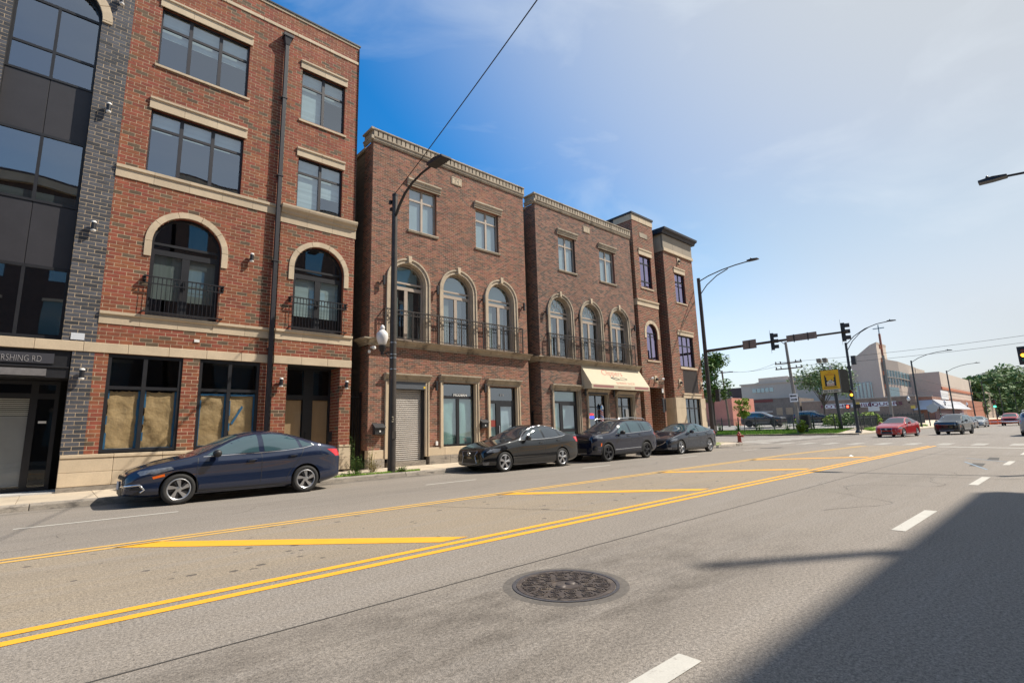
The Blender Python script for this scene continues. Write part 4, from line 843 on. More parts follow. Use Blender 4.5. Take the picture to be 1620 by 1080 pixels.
for x0, x1 in ((.2, 2.98), (8.0, 10.0), (14.2, 16.2), (20.4, 22.2), (26, 28)): line('lane_dash', (x0, 1.8-.006*x0), (x1, 1.8-.006*x1), .15, whitep)
line('stop_line', (32.5, 5.0), (29.8, -1.8), .35, whitep)
whitex = mat('worn_crosswalk_paint', (.36, .335, .29), .8, noise=((4, .1), (60, .12)), stain=((.26, .225, .19), 5, .5, (1, 1, 1)))
for k in range(11): y = .6+1.42*k; strip('crosswalk_bar', [(33.6+.16*y, y), (36.1+.16*y, y), (36.1+.16*y, y+.55), (33.6+.16*y, y+.55)], whitex)
for k in range(9): x = 38.5+2.3*k; strip('crosswalk_bar', [(x, 15.6), (x+.6, 15.6), (x+.6, 18.2), (x, 18.2)], whitep)
tar = mat('crack_tar', (.055, .048, .042), .8)
line('road_seam', (-20, 4.0), (34, 4.18), .018, tar, .0025, seg=240, jit=.006)
line('road_seam', (4.6, 2.3), (5.2, 8.0), .012, tar, .0025, seg=40, jit=.02) if False else None
line('road_crack', (5.3, 8.8), (6.9, 5.7), .012, tar, .0025, seg=30, jit=.03)
line('road_crack', (24.8, 1.0), (26.2, 5.8), .05, tar, .0025, seg=20, jit=.03)
cr_ = random.Random(12)
def crack(x, y, ang, n, w0, st=.12):
    q = MB(); pr = None; a = ang
    for i in range(n):
        a += cr_.gauss(0, .38); a = ang+(a-ang)*.85; x += st*math.cos(a); y += st*math.sin(a); w_ = w0*(.35+.9*cr_.random())*(1-i/n*.6)
        nx, ny = -math.sin(a)*w_, math.cos(a)*w_; c = ((x-nx, y-ny, .0025), (x+nx, y+ny, .0025))
        if pr: q.quad(pr[0], c[0], c[1], pr[1])
        pr = c
    q.build('road_crack', tar, kind='structure')
for a in ((-1.0, 9.6, .15, 30, .004), (2.5, 10.6, -.1, 40, .004), (6.0, 10.9, .3, 30, .005), (9.5, 9.4, -.2, 40, .006), (9.0, 2.9, .1, 50, .006), (13, 10.5, .1, 60, .008), (12, 3.4, -.04, 60, .008), (8, 7.4, 1.3, 14, .005), (11.5, 6.4, 1.7, 18, .006), (16, 1.0, 1.5, 50, .01), (3.6, 14.2, .05, 30, .005)): crack(*a)
strip('road_patch', [(19.6, 2.1), (20.9, 2.15), (21.0, 2.45), (19.7, 2.4)], tar, .003); strip('road_patch', [(22.6, 2.0), (24.0, 2.1), (24.1, 2.35), (22.7, 2.3)], tar, .003)
line('blue_survey_mark', (18.5, 1.9), (21.5, 2.7), .05, mat('blue_spray', (.22, .3, .38), .8), .0035); line('blue_survey_mark', (21.6, 1.6), (23.5, 2.9), .05, MATS['blue_spray'], .0035)
# pavement block on the far side
def block(name, poly, z, m):
    b = MB(); n = len(poly); b.add([(x, y, z) for x, y in poly]+[(x, y, -.05) for x, y in poly], [tuple(range(n))]+[(i, i+n, (i+1) % n+n, (i+1) % n) for i in range(n)])
    return b.build(name, m, kind='structure')
arc = [(32.5+4.1*math.sin(a), 19.25-4.1*math.cos(a)) for a in [R(9*k) for k in range(11)]]
pav = block('pavement', [(-80, 15.15), (32.5, 15.15)]+arc[1:]+[(36.6, 120), (-80, 120)], .117, concrete)
nx_ = 30
for i in range(nx_):
    for (y0, y1) in ((15.152, 16.35), (16.356, 17.58)):
        x0, x1 = -8.5+i*1.35, -8.5+(i+1)*1.35
        z = .13+rnd.uniform(-.003, .003); b = MB(); b.box(x0+.005, x1-.005, y0+.004, y1, .10, z); b.build('paving_slab', concrete, pav)
kb = empty('kerb', (0, 15, 0), kind='structure')
for i in range(17):
    x0, x1 = -18+i*2.97, -18+(i+1)*2.97; dz = rnd.uniform(-.006, .004)
    MB().prism([(x0+.006, 14.93, -.03), (x0+.006, 14.955, .10+dz), (x0+.006, 14.985, .138+dz), (x0+.006, 15.15, .138+dz), (x0+.006, 15.15, -.03)], (x1-x0-.012, 0, 0)).build('kerb_stone', kerbm, kb, (0, 15, 0), bevel=.008)
b = MB()
for i in range(len(arc)-1):
    (xa, ya), (xb, yb_) = arc[i], arc[i+1]; c0 = Vector((32.5, 19.25))
    def o_(p, r): v = Vector(p)-c0; return c0+v.normalized()*r
    P = [o_(arc[i], 4.1), o_(arc[i+1], 4.1), o_(arc[i+1], 4.32), o_(arc[i], 4.32)]
    b.add([(p.x, p.y, .136) for p in P]+[(p.x, p.y, -.03) for p in P], [(0, 1, 2, 3), (4, 5, 1, 0), (6, 7, 3, 2), (5, 6, 2, 1), (7, 4, 0, 3)])
b.build('corner_kerb', kerbm, kb, (0, 15, 0))
# near side pavement behind the camera and the far corner blocks
block('near_pavement', [(-80, -1.95), (-80, -60), (36, -60), (36, -4), (34, -1.95)], .13, concrete)
# the lot beyond the cross street: rises gently away
lot = MB(); xs = [59.4, 61, 66, 76, 86, 100, 420]; zs = [.13, .22, .55, 1.05, 1.1, 1.1, 1.1]
for i in range(len(xs)-1): lot.quad((xs[i], 17.2, zs[i]), (xs[i+1], 17.2, zs[i+1]), (xs[i+1], 140, zs[i+1]), (xs[i], 140, zs[i]), 1 if i >= 2 else 0)
lot.quad((59.4, 17.2, -.05), (59.4, 140, -.05), (59.4, 140, .13), (59.4, 17.2, .13))
for i in range(len(xs)-1): lot.quad((xs[i], 15, .13), (xs[i+1], 15, .13), (xs[i+1], 17.2, zs[i+1]), (xs[i], 17.2, zs[i]), 2)
lot.quad((59.4, 15, -.05), (59.4, 17.2, -.05), (59.4, 17.2, .13), (59.4, 15, .13), 2); lot.quad((59.4, 15, -.05), (59.4, 15, .13), (420, 15, .13), (420, 15, -.05), 2)
lot.build('terrain', [soil, mat('lot_paving', (.33, .31, .28), .9, noise=((1, .1), (20, .1))), concrete], kind='structure')
line('verge_kerb', (59.3, 15.2), (59.3, 60), .2, concrete, .135)
# manhole
mh = tag(empty('manhole_cover', (3.55, 3.3, 0)), 'round cast iron manhole cover with rosette relief set in the asphalt', 'manhole cover')
mo = (0, 0, 0)
irn = mat('cast_iron', (.085, .068, .06), .55, metal=.25, noise=((18, .25), (90, .2)), stain=((.19, .15, .115), 7, .52, (1, 1, 1)))
irf = mat('cast_iron_frame', (.085, .08, .085), .55, metal=.3, noise=(20, .25))
MB().lathe([(.56, .0005), (.50, .003), (.47, .002)], (0, 0, 0), 40, 0, caps=False).build('asphalt_collar', mat('collar_asphalt', (.12, .105, .09), .9, noise=((30, .3), (4, .2))), mh)
MB().lathe([(.475, -.03), (.475, .008), (.445, .007), (.44, -.004), (.40, -.004)], (0, 0, 0), 72, 0, caps=False).build('frame_ring', irf, mh)
MB().lathe([(.436, -.02), (.436, .006), (.395, .0065), (.392, .002), (.001, .0022)], (0, 0, 0), 72, caps=False).build('cover_plate', irn, mh)
rl = MB()
def ringm(cx, cy, r, w_, n=16, h=.0085, a0=0, a1=2*math.pi):
    for k in range(n):
        a, c = a0+(a1-a0)*k/n, a0+(a1-a0)*(k+1)/n
        rl.add([(cx+q*math.cos(t), cy+q*math.sin(t), z) for z in (.0018, h) for t, q in ((a, r-w_/2), (c, r-w_/2), (c, r+w_/2), (a, r+w_/2))], [(4, 5, 6, 7), (0, 4, 7, 3), (1, 2, 6, 5), (0, 1, 5, 4), (2, 3, 7, 6)])
for k in range(14):
    a = 2*math.pi*k/14; cx, cy = .325*math.cos(a), .325*math.sin(a); ringm(cx, cy, .046, .011, 14); ringm(cx, cy, .022, .009, 8); ringm(cx, cy, .004, .008, 6)
    ringm(cx, cy, .066, .009, 10, .0085, a-1.3, a+1.3)
for k in range(10):
    a = 2*math.pi*(k+.5)/10; cx, cy = .215*math.cos(a), .215*math.sin(a); ringm(cx, cy, .034, .010, 12); ringm(cx, cy, .013, .009, 8); ringm(cx, cy, .052, .008, 8, .008, a+1.9, a+4.3)
for k in range(20):
    a = 2*math.pi*(k+.25)/20; cx, cy = .268*math.cos(a), .268*math.sin(a); ringm(cx, cy, .014, .008, 7, .008, a, a+3.6)
ringm(0, 0, .385, .012, 72); ringm(0, 0, .14, .012, 40); ringm(0, 0, .125, .006, 40)
rl.build('relief', irn, mh)
b = MB(); 
for sx in (-1, 1): b.lathe([(.05, .002), (.045, .010), (.03, .016), (.01, .018)], (sx*.062, 0, 0), 16)
b.build('centre_boss', irn, mh, smooth=60)
b = MB()
for a in (R(185), R(215), R(5), R(35)): b.box(.41*math.cos(a)-.02, .41*math.cos(a)+.02, .41*math.sin(a)-.008, .41*math.sin(a)+.008, .004, .0078)
b.build('lift_slot', mat('black_hole', (.004, .004, .004), 1), mh)
MB().add([(-.13, 0, 0), (.1, -.05, 0), (.15, .06, .05), (-.02, .09, .01)], [(0, 1, 2, 3)]).build('litter', whitem, None, (0, 0, 0)); lt = bpy.data.objects['litter']; lt.location = (23.24, 6.23, .012); tag(lt, 'crumpled white paper litter lying on the median asphalt', 'litter')
# ------------------------------------------------------------------ lamps and signals
def led_head(b, y, z, x, m=0, s=1):
    b.prism([(x-.16*s, y+.35*s, z+.05*s), (x-.17*s, y+.0, z+.07*s), (x-.13*s, y-.35*s, z+.03*s), (x-.13*s, y-.35*s, z-.03*s), (x-.17*s, y, z-.05*s), (x-.16*s, y+.35*s, z-.03*s)], (.33*s, 0, 0), m)
    b.lathe([(.045*s, .05), (.045*s, .12), (.02, .15)], (x, y+.12, z+.03), 8, m)
def acorn(parent, x, y, z, px=None, py=None, s=1.):
    """globe lamp on a bracket"""
    gm = MATS.get('globe_glass') or mat('globe_glass', (.75, .72, .70), .25, spec=.6)
    g = MB(); g.lathe([(.09, 0), (.14, .06), (.19, .2), (.205, .32), (.19, .42), (.13, .50), (.075, .55), (.06, .56), (.085, .60), (.085, .64), (.05, .70), (.01, .74)], (x, y, z), 20)
    h = MB(); h.lathe([(.03, -.34), (.06, -.3), (.05, -.24), (.09, -.2), (.10, -.12), (.12, -.1), (.125, -.01), (.1, 0)], (x, y, z), 16)
    if py is not None:
        h.tube([(x, y, z-.33), (x, (y+py)/2, z-.30), (px, py, z-.30)], .022, 6); h.tube([(x, (y*.6+py*.4), z-.31), (px, py, z-.55)], .018, 6)
    c = h.build('lamp_bracket', blackm, parent, parent.location, smooth=50); g.build('globe', gm, c, parent.location, smooth=60)
P1 = tag(empty('street_lamp', (8.4, 15.3, .13)), 'tall brown street lamp pole with globe lamp bracket before the roller shutter', 'street lamp')
o1 = P1.location
MB().lathe([(.135, 0), (.13, .4), (.125, 2), (.11, 5), (.095, 9.62)], (8.4, 15.3, .13), 20).build('pole', polem, P1, o1, smooth=50)
b = MB()
for z in (4.08, 4.2, 4.6, 3.7): b.lathe([(.121, 0), (.121, .02)], (8.4, 15.3, z-.2), 16)
b.build('strap', alloy, P1, o1)
b = MB(); b.lathe([(.1, 0), (.1, .08), (.05, .12)], (8.4, 15.3, 9.72), 12); b.box(8.28, 8.36, 15.34, 15.46, 9.2, 9.3); b.box(8.26, 8.34, 15.38, 15.5, 9.45, 9.58); b.build('pole_cap', blackm, P1, o1)
MB().tube([(8.4, 15.2, 9.0), (8.4, 15.0, 9.25), (8.4, 14.6, 9.58), (8.4, 14.1, 9.78), (8.4, 13.5, 9.88), (8.4, 12.9, 9.9)], [.05, .05, .045, .042, .04, .04], 10).build('lamp_arm', blackm, P1, o1, smooth=60)
b = MB(); led_head(b, 12.55, 9.88, 8.4, s=1.15); b.build('lamp_head', blackm, P1, o1, bevel=.01)
acorn(P1, 8.36, 16.0, 4.42, 8.4, 15.4)
text('pole_number', '3', .26, mat('dull_paint', (.35, .3, .22), .7), P1, Vector((8.36, 15.175, 1.75))-o1, (math.pi/2, 0, .2), .002)
MB().box(8.33, 8.47, 15.155, 15.175, 1.2, 1.45).build('access_plate', polem, P1, o1)
# overhead wire
wirem = mat('black_wire', (.015, .015, .015), .6)
def wire(name, a, b, sag, r, label, n=24, **k):
    a, b = Vector(a), Vector(b); q = MB()
    q.tube([(a+(b-a)*i/n)-Vector((0, 0, sag*4*(i/n)*(1-i/n)))-a for i in range(n+1)], r, 5); o = q.build(name, wirem, None); o.location = a
    return tag(o, label, 'cable', **k)
wire('overhead_cable', (8.36, 15.36, 9.75), (4.3, -5.5, 10.9), .25, .014, 'single black cable crossing the sky from the nearest lamp pole')
def double_arm(name, X, Y, z0, H, label, yh, zh, zlow, r=.13, m=polem):
    p = tag(empty(name, (X, Y, z0)), label, 'street lamp'); o = p.location
    MB().lathe([(r, 0), (r*.95, 2), (r*.75, H)], (X, Y, z0), 14).build('pole', m, p, o, smooth=50)
    L_ = Y-yh; zt = z0+H-.25
    def cur(za, t): return za
    top = [(X, Y, zt), (X, Y-L_*.2, zt+(zh-zt)*.45), (X, Y-L_*.45, zt+(zh-zt)*.78), (X, Y-L_*.7, zt+(zh-zt)*.95), (X, Y-L_*.92, zh)]
    low = [(X, Y, zlow), (X, Y-L_*.15, zlow+(zh-zlow)*.4), (X, Y-L_*.35, zlow+(zh-zlow)*.72), (X, Y-L_*.56, zlow+(zh-zlow)*.90)]
    MB().tube(top, .04, 8).build('lamp_arm', m, p, o, smooth=60)
    if zlow: MB().tube(low, .035, 8).build('arm_brace', m, p, o, smooth=60)
    b = MB(); led_head(b, yh, zh+.02, X); b.build('lamp_head', m, p, o)
    return p
def signal(p, loc, d, lit=None, s=1, back=True, name='signal_head'):
    """d: unit horizontal direction the lenses face"""
    o = p.location; d = Vector(d); r = Vector((-d.y, d.x, 0)); L0 = Vector(loc); b = MB()
    def bx(u0, u1, w0, w1, z0, z1, mb, m=0):
        vs = [L0+r*u+d*w_+Vector((0, 0, z)) for z in (z0, z1) for w_ in (w0, w1) for u in (u0, u1)]
        mb.add(vs, [(0, 2, 3, 1), (4, 5, 7, 6), (0, 1, 5, 4), (2, 6, 7, 3), (0, 4, 6, 2), (1, 3, 7, 5)], m)
    for k in range(3):
        z = (.36-k*.36)*s; bx(-.17*s, .17*s, -.1*s, .1*s, z-.172*s, z+.172*s, b)
        a0 = R(-20)
        for j in range(10):   # visor
            a, c = R(-30)+R(240)*j/10, R(-30)+R(240)*(j+1)/10; rr = .15*s
            P = [L0+r*(rr*math.cos(t))+Vector((0, 0, z+rr*math.sin(t)))+d*w_ for t, w_ in ((a, .1*s), (c, .1*s), (c, .34*s), (a, .34*s))]
            b.add(P, [(0, 1, 2, 3)]); 
    h = b.build(name, dpole, p, o)
    if back: q = MB(); bx(-.3*s, .3*s, -.115*s, -.102*s, -.72*s, .72*s, q); q.build('backplate', blackm, h, o)
    for k, col in enumerate(((.25, .01, .01), (.3, .12, .0), (.0, .12, .08))):
        z = (.36-k*.36)*s; on = lit == k
        em = {0: (1, .05, .02), 1: (1, .42, .02), 2: (.05, 1, .55)}[k]
        mm_ = mat('lens_lit_%s' % 'red amber green'.split()[k], em, .3, emit=(em, 5)) if on else mat('lens_%s' % 'red amber green'.split()[k], col, .25)
        P = [L0+r*(.12*s*math.cos(t))+Vector((0, 0, z+.12*s*math.sin(t)))+d*.12*s for t in [2*math.pi*j/16 for j in range(16)]]
        MB().add(P, [tuple(range(16))]).build('lens', mm_, h, o)
    return h
# corner mast arm pole
P2 = double_arm('traffic_signal_pole', 34.6, 17.5, .13, 11.9, 'tall brown signal pole with long mast arm at the corner building', 13.5, 12.35, 10.75, .16, polem); P2['category'] = 'traffic signal'
o2 = P2.location
MB().tube([(34.6, 17.45, 6.58), (34.6, 13, 6.6), (34.6, 8.6, 6.58)], [.11, .085, .06], 10).build('mast_arm', polem, P2, o2, smooth=60)
greyb = mat('sign_back', (.22, .18, .155), .6, noise=(6, .15))
MB().box(34.50, 34.52, 13.85, 14.75, 6.32, 6.92).build('sign_back', greyb, P2, o2); MB().box(34.50, 34.52, 10.2, 11.95, 6.42, 6.84).build('sign_back', greyb, P2, o2)
for y in (14.3, 10.7, 11.5): MB().box(34.47, 34.5, y-.03, y+.03, 6.36, 6.86).build('sign_bracket', alloyd, P2, o2)
signal(P2, (34.75, 12.9, 6.62), (.36, -.933, 0), s=1.02); signal(P2, (34.8, 8.85, 6.6), (.25, -.968, 0), s=1.02)
signal(P2, (34.3, 18.0, 3.35), (0, 1, 0), s=.9, back=False); signal(P2, (34.95, 17.05, 3.4), (1, 0, 0), s=.8, back=False)
MB().box(34.45, 34.75, 17.3, 17.36, .9, 1.3).build('control_box', polem, P2, o2)
# far signal pole
P3 = double_arm('traffic_signal_pole', 60.4, 15.3, .13, 9.2, 'dark signal pole with lit amber light and red pedestrian signal', 11.2, 10.9, 8.4, .15, dpole); P3['category'] = 'traffic signal'
o3 = P3.location
q = at(1350, 622, X=60.0); signal(P3, (60.05, 15.3, 3.95), (-1, 0, 0), lit=1, s=.95, back=False)
b = MB(); b.box(59.95, 60.3, 15.6, 16.0, 2.6, 2.98); b.build('pedestrian_signal', blackm, P3, o3); MB().box(59.93, 59.948, 15.7, 15.9, 2.68, 2.9).build('hand_symbol', mat('hand_red', (1, .1, .05), .4, emit=((1, .08, .04), 3)), P3, o3)
MB().box(60.1, 60.4, 14.75, 15.1, 2.6, 2.98).build('pedestrian_signal', blackm, P3, o3)
MB().box(60.2, 60.6, 14.6, 15.0, 7.0, 7.9).build('control_cabinet', dpole, P3, o3, bevel=.02); MB().lathe([(.2, 0), (.22, .3)], (60.4, 15.3, 6.6), 10).build('collar', dpole, P3, o3)
MB().lathe([(.28, 0), (.26, .15), (.17, .3)], (60.4, 15.3, .13), 12).build('pole_base', dpole, P3, o3)
sg = MB(); MB().box(59.9, 59.92, 14.0, 14.5, 2.1, 2.75).build('x', whitem) if False else None
# row of lamps beyond
for i, (X, H) in enumerate(((90.8, 9.6), (119.5, 9.8), (146, 9.7), (167, 9.9), (205, 9.9), (255, 9.9))):
    lb = ['dark street lamp behind the red car, first beyond the signal', 'second street lamp beyond the signal, behind the black car', 'third street lamp beyond the signal, past the brick shop', 'fourth street lamp beyond the signal', 'fifth street lamp beyond the signal', 'farthest street lamp at the trees'][i]
    p = double_arm('street_lamp', X, 15.3, 0, H, lb, 11.0, H+.9, 0, .13, dpole); p['group'] = 'street lamps down the street'
    if i in (0, 1, 2): acorn(p, X, 16.3, 3.9, X, 15.4)
gp = tag(empty('traffic_signal_pole', (150, 9.5, 0)), 'distant signal pole showing green', 'traffic signal')
q = at(1574, 641, X=150); gp.location = (150, q.y, 0)
MB().lathe([(.12, 0), (.1, q.z+.2)], (150, q.y, 0), 8).build('pole', dpole, gp, gp.location); signal(gp, (149.8, q.y, q.z+.3), (-1, 0, 0), lit=2, s=1.5, back=False)
# signal at the right edge
q = at(1617, 562, X=59.2)
P5 = tag(empty('traffic_signal_pole', (59.5, -3.2, .13)), 'traffic signal with amber light cut off by the right edge', 'traffic signal')
MB().lathe([(.16, 0), (.12, 7)], (59.5, -3.2, .0), 12).build('pole', dpole, P5, P5.location); MB().tube([(59.5, -3.2, q.z+.2), (59.5, q.y, q.z+.2)], .07, 8).build('mast_arm', dpole, P5, P5.location)
signal(P5, (59.2, q.y-.06, q.z), (-1, 0, 0), lit=1, s=1.05, back=True)
# near side lamp whose head shows at upper right
P6 = tag(empty('street_lamp', (22.6, -2.5, .13)), 'street lamp head on an arm at the upper right edge', 'street lamp'); o6 = P6.location
MB().lathe([(.13, 0), (.09, 8.6)], (22.6, -2.5, .13), 14).build('pole', polem, P6, o6)
MB().tube([(22.6, -2.5, 8.3), (22.58, -1.6, 8.75), (22.5, -.5, 8.98), (22.4, .5, 9.06)], .04, 8).build('lamp_arm', blackm, P6, o6, smooth=60)
b = MB(); led_head(b, .85, 9.06, 22.35); b.build('lamp_head', blackm, P6, o6, bevel=.01)
# hydrant
hy = tag(empty('fire_hydrant', (35.2, 15.95, .13)), 'dull red fire hydrant on the pavement corner beyond the last parked car', 'fire hydrant')
hm = mat('hydrant_red', (.26, .035, .02), .55, noise=(12, .2)); b = MB(); c0 = (35.2, 15.95, .13)
b.lathe([(.17, 0), (.17, .04), (.12, .05), (.115, .42), (.15, .44), (.15, .48), (.13, .5), (.12, .58), (.08, .66), (.03, .7), (.03, .76)], c0, 16)
b.lathe([(.075, -.2), (.075, -.1), (.05, 0)], (35.2, 15.85, .13+.42), 10, axis='y'); b.lathe([(.06, -.25), (.06, .25)], (35.2, 15.95, .13+.5), 10, axis='x')
b.build('hydrant_body', hm, hy, hy.location, smooth=40)
# ------------------------------------------------------------------ vehicles
def ip(tab, x):
    if x <= tab[0][0]: return tab[0][1]
    for i in range(len(tab)-1):
        (a, b), (c, d) = tab[i], tab[i+1]
        if x <= c:
            t = (x-a)/(c-a)
            # monotone-ish cubic
            def sl(k):
                if k <= 0 or k >= len(tab)-1: return None
                return (tab[k+1][1]-tab[k-1][1])/(tab[k+1][0]-tab[k-1][0])
            s = (d-b)/(c-a); m0, m1 = sl(i), sl(i+1); m0 = s if m0 is None else m0; m1 = s if m1 is None else m1
            h = c-a; t2, t3 = t*t, t*t*t
            return (2*t3-3*t2+1)*b+(t3-2*t2+t)*h*m0+(-2*t3+3*t2)*d+(t3-t2)*h*m1
    return tab[-1][1]
def carpaint(name, col, metal=.35, rough=.28):
    return mat(name, col, .38, metal*.3, coat=1., coatior=1.68, spec=.06, noise=((3, .04), (260, .06)))
def build_body(S, paint, lvl=2):
    L_, W, zb = S['L'], S['W']/2, S['zb']
    xs = sorted(set([0, .06, .16, .32] + [round(.32+i*(L_-.6)/S.get('n', 20), 3) for i in range(1, S.get('n', 20))] + [L_-.28, L_-.14, L_-.05, L_] + S.get('xs', [])))
    rings = []
    for x in xs:
        zt, ze, w = ip(S['top'], x), ip(S['belt'], x), ip(S['hw'], x)
        under = ip(S.get('under', [(0, zb+.06), (.5, zb), (L_-.6, zb), (L_, zb+.12)]), x)
        ze = min(ze, zt-.02); g = zt-ze; cab = min(1, max(0, (g-.12)/.25))
        wr = w*(.84*(1-cab)+S.get('tumble', .70)*cab)
        zs = ze-S.get('sh', .13)
        half = [(0, under), (w*.80, under), (w*.96, under+.07), (w*1.0, under+.15), (w*.988, (under+.2+zs)/2), (w*1.0, zs), (w*(.945-.01*cab), ze), (w*.955*.5+wr*.5+.012, ze+g*(.5+.08*(1-cab))), (wr, ze+g*.86), (wr*.6, zt-.012-.01*cab), (0, zt)]
        rings.append((x, half))
    nh = 11; v = []; f = []
    ring_n = 2*nh-2
    for x, h in rings:
        v += [(x, -y, z) for y, z in h]+[(x, y, z) for y, z in reversed(h[1:-1])]
    for i in range(len(rings)-1):
        for j in range(ring_n):
            k = (j+1) % ring_n; f.append((i*ring_n+j, (i+1)*ring_n+j, (i+1)*ring_n+k, i*ring_n+k))
    def cap(i, flip):
        for j in range(nh-1):
            a, b = i*ring_n+j, i*ring_n+j+1; c, d = i*ring_n+(ring_n-j-1) % ring_n, i*ring_n+(ring_n-j) % ring_n
            q = [a, b, c, d]
            if j == 0: q = [a, b, i*ring_n+ring_n-1]
            elif j == nh-2: q = [a, b, d]
            f.append(tuple(q if flip else reversed(q)))
    cap(0, True); cap(len(rings)-1, False)
    me = bpy.data.meshes.new('body'); me.from_pydata(v, [], f); me.materials.append(paint); me.materials.append(blackp)
    ea = me.attributes.new('crease_edge', 'FLOAT', 'EDGE'); idx = {5, ring_n-5}
    for e in me.edges:
        a, b = e.vertices
        if a % ring_n == b % ring_n and a % ring_n in idx: ea.data[e.index].value = .75
        elif a % ring_n == b % ring_n and a % ring_n in {3, ring_n-3}: ea.data[e.index].value = .4
    o = bpy.data.objects.new('body', me); SC.collection.objects.link(o)
    s = o.modifiers.new('s', 'SUBSURF'); s.levels = lvl; s.render_levels = lvl
    bm_ = bmesh.new(); bm_.from_mesh(me); bmesh.ops.recalc_face_normals(bm_, faces=bm_.faces); bm_.to_mesh(me); bm_.free()
    dg = bpy.context.evaluated_depsgraph_get(); ev = o.evaluated_get(dg); solid = bpy.data.meshes.new_from_object(ev, depsgraph=dg)
    bv = BVHTree.FromPolygons([x.co.copy() for x in solid.vertices], [tuple(p.vertices) for p in solid.polygons])
    # wheel wells
    cut = MB()
    for ax in S['axles']:
        for sgn in (-1, 1):
            a, c = (sgn*(W-.30), sgn*(W+.3)); a, c = min(a, c), max(a, c)
            cut.lathe([(S['arch'], a), (S['arch'], c)], (ax, 0, S['r']+.015), 40, 0, 'y')
    cme = bpy.data.meshes.new('cut'); cme.from_pydata([tuple(q) for q in cut.v], [], cut.f); co = bpy.data.objects.new('cut', cme); SC.collection.objects.link(co)
    b2 = bmesh.new(); b2.from_mesh(cme); bmesh.ops.recalc_face_normals(b2, faces=b2.faces); b2.to_mesh(cme); b2.free()
    bo = o.modifiers.new('b', 'BOOLEAN'); bo.object = co; bo.operation = 'DIFFERENCE'; bo.solver = 'EXACT'
    dg = bpy.context.evaluated_depsgraph_get(); dg.update(); res = bpy.data.meshes.new_from_object(o.evaluated_get(dg), depsgraph=dg)
    o.modifiers.clear(); o.data = res; bpy.data.objects.remove(co)
    for p in res.polygons:
        c = p.center; p.use_smooth = True
        for ax in S['axles']:
            if math.hypot(c.x-ax, c.z-S['r']-.015) < S['arch']+.004 and (abs(math.hypot(c.x-ax, c.z-S['r']-.015)-S['arch']) < .02 and abs(p.normal.y) < .3 or abs(abs(c.y)-(W-.30)) < .01): p.material_index = 1
        if c.z < S['zb']+.03: p.material_index = 1
    res.set_sharp_from_angle(angle=R(38))
    return o, bv
def snap(bv, p, off):
    l, n, i, d = bv.find_nearest(Vector(p))
    return l+n*off
def patch(bv, c4, nu, nv, off, name, m, parent, thick=0, curve=None):
    """four corners (approximate), laid onto the bodywork"""
    a, b, c, d = [Vector(q) for q in c4]; q = MB(); v = []
    for j in range(nv+1):
        for i in range(nu+1):
            s, t = i/nu, j/nv; p = (a*(1-s)+b*s)*(1-t)+(d*(1-s)+c*s)*t; v.append(snap(bv, p, off))
    q.add(v, [(j*(nu+1)+i, j*(nu+1)+i+1, (j+1)*(nu+1)+i+1, (j+1)*(nu+1)+i) for j in range(nv) for i in range(nu)])
    return q.build(name, m, parent, smooth=60)
def sidepoly(bv, poly, sgn, W, off, name, m, parent, step=.07):
    bm_ = bmesh.new(); vs = [bm_.verts.new((x, 0, z)) for x, z in poly]; bm_.faces.new(vs)
    x0, x1 = min(p[0] for p in poly), max(p[0] for p in poly); z0, z1 = min(p[1] for p in poly), max(p[1] for p in poly)
    x = x0+step
    while x < x1: bmesh.ops.bisect_plane(bm_, geom=bm_.verts[:]+bm_.edges[:]+bm_.faces[:], plane_co=(x, 0, 0), plane_no=(1, 0, 0)); x += step
    z = z0+step
    while z < z1: bmesh.ops.bisect_plane(bm_, geom=bm_.verts[:]+bm_.edges[:]+bm_.faces[:], plane_co=(0, 0, z), plane_no=(0, 0, 1)); z += step
    for v in bm_.verts:
        h = bv.ray_cast(Vector((v.co.x, sgn*2.5, v.co.z)), Vector((0, -sgn, 0)))
        v.co = (h[0]+h[1]*off*(1 if h[1].y*sgn > 0 else -1)) if h[0] else Vector((v.co.x, sgn*W*.9, v.co.z))
    me = bpy.data.meshes.new(name); bm_.to_mesh(me); bm_.free(); me.materials.append(m)
    for p in me.polygons: p.use_smooth = True
    return link(name, me, parent)
def ribbon(bv, pts, w_, off, name, m, parent, ray=None, W=1):
    P = []
    for i in range(len(pts)-1):
        a, b = Vector(pts[i]), Vector(pts[i+1]); n = max(1, int((b-a).length/.05))
        for k in range(n): P.append(a+(b-a)*k/n)
    P.append(Vector(pts[-1])); q = []
    for p in P:
        if ray:
            h = bv.ray_cast(Vector((p.x, ray*2.5, p.z)), Vector((0, -ray, 0)))
            if h[0]: q.append((h[0], h[1] if h[1].y*ray > 0 else -h[1])); continue
        l, n, i, d = bv.find_nearest(p); q.append((l, n))
    B_ = MB(); v = []
    for i, (p, n) in enumerate(q):
        t = (q[min(i+1, len(q)-1)][0]-q[max(i-1, 0)][0]); t = t.normalized() if t.length > 1e-6 else Vector((1, 0, 0)); s = t.cross(n).normalized()*w_/2
        v += [p+s+n*off*.3, p+s*.6+n*off, p-s*.6+n*off, p-s+n*off*.3]
    B_.add(v, [(i*4+j, i*4+j+1, (i+1)*4+j+1, (i+1)*4+j) for i in range(len(q)-1) for j in range(3)])
    return B_.build(name, m, parent, smooth=50)
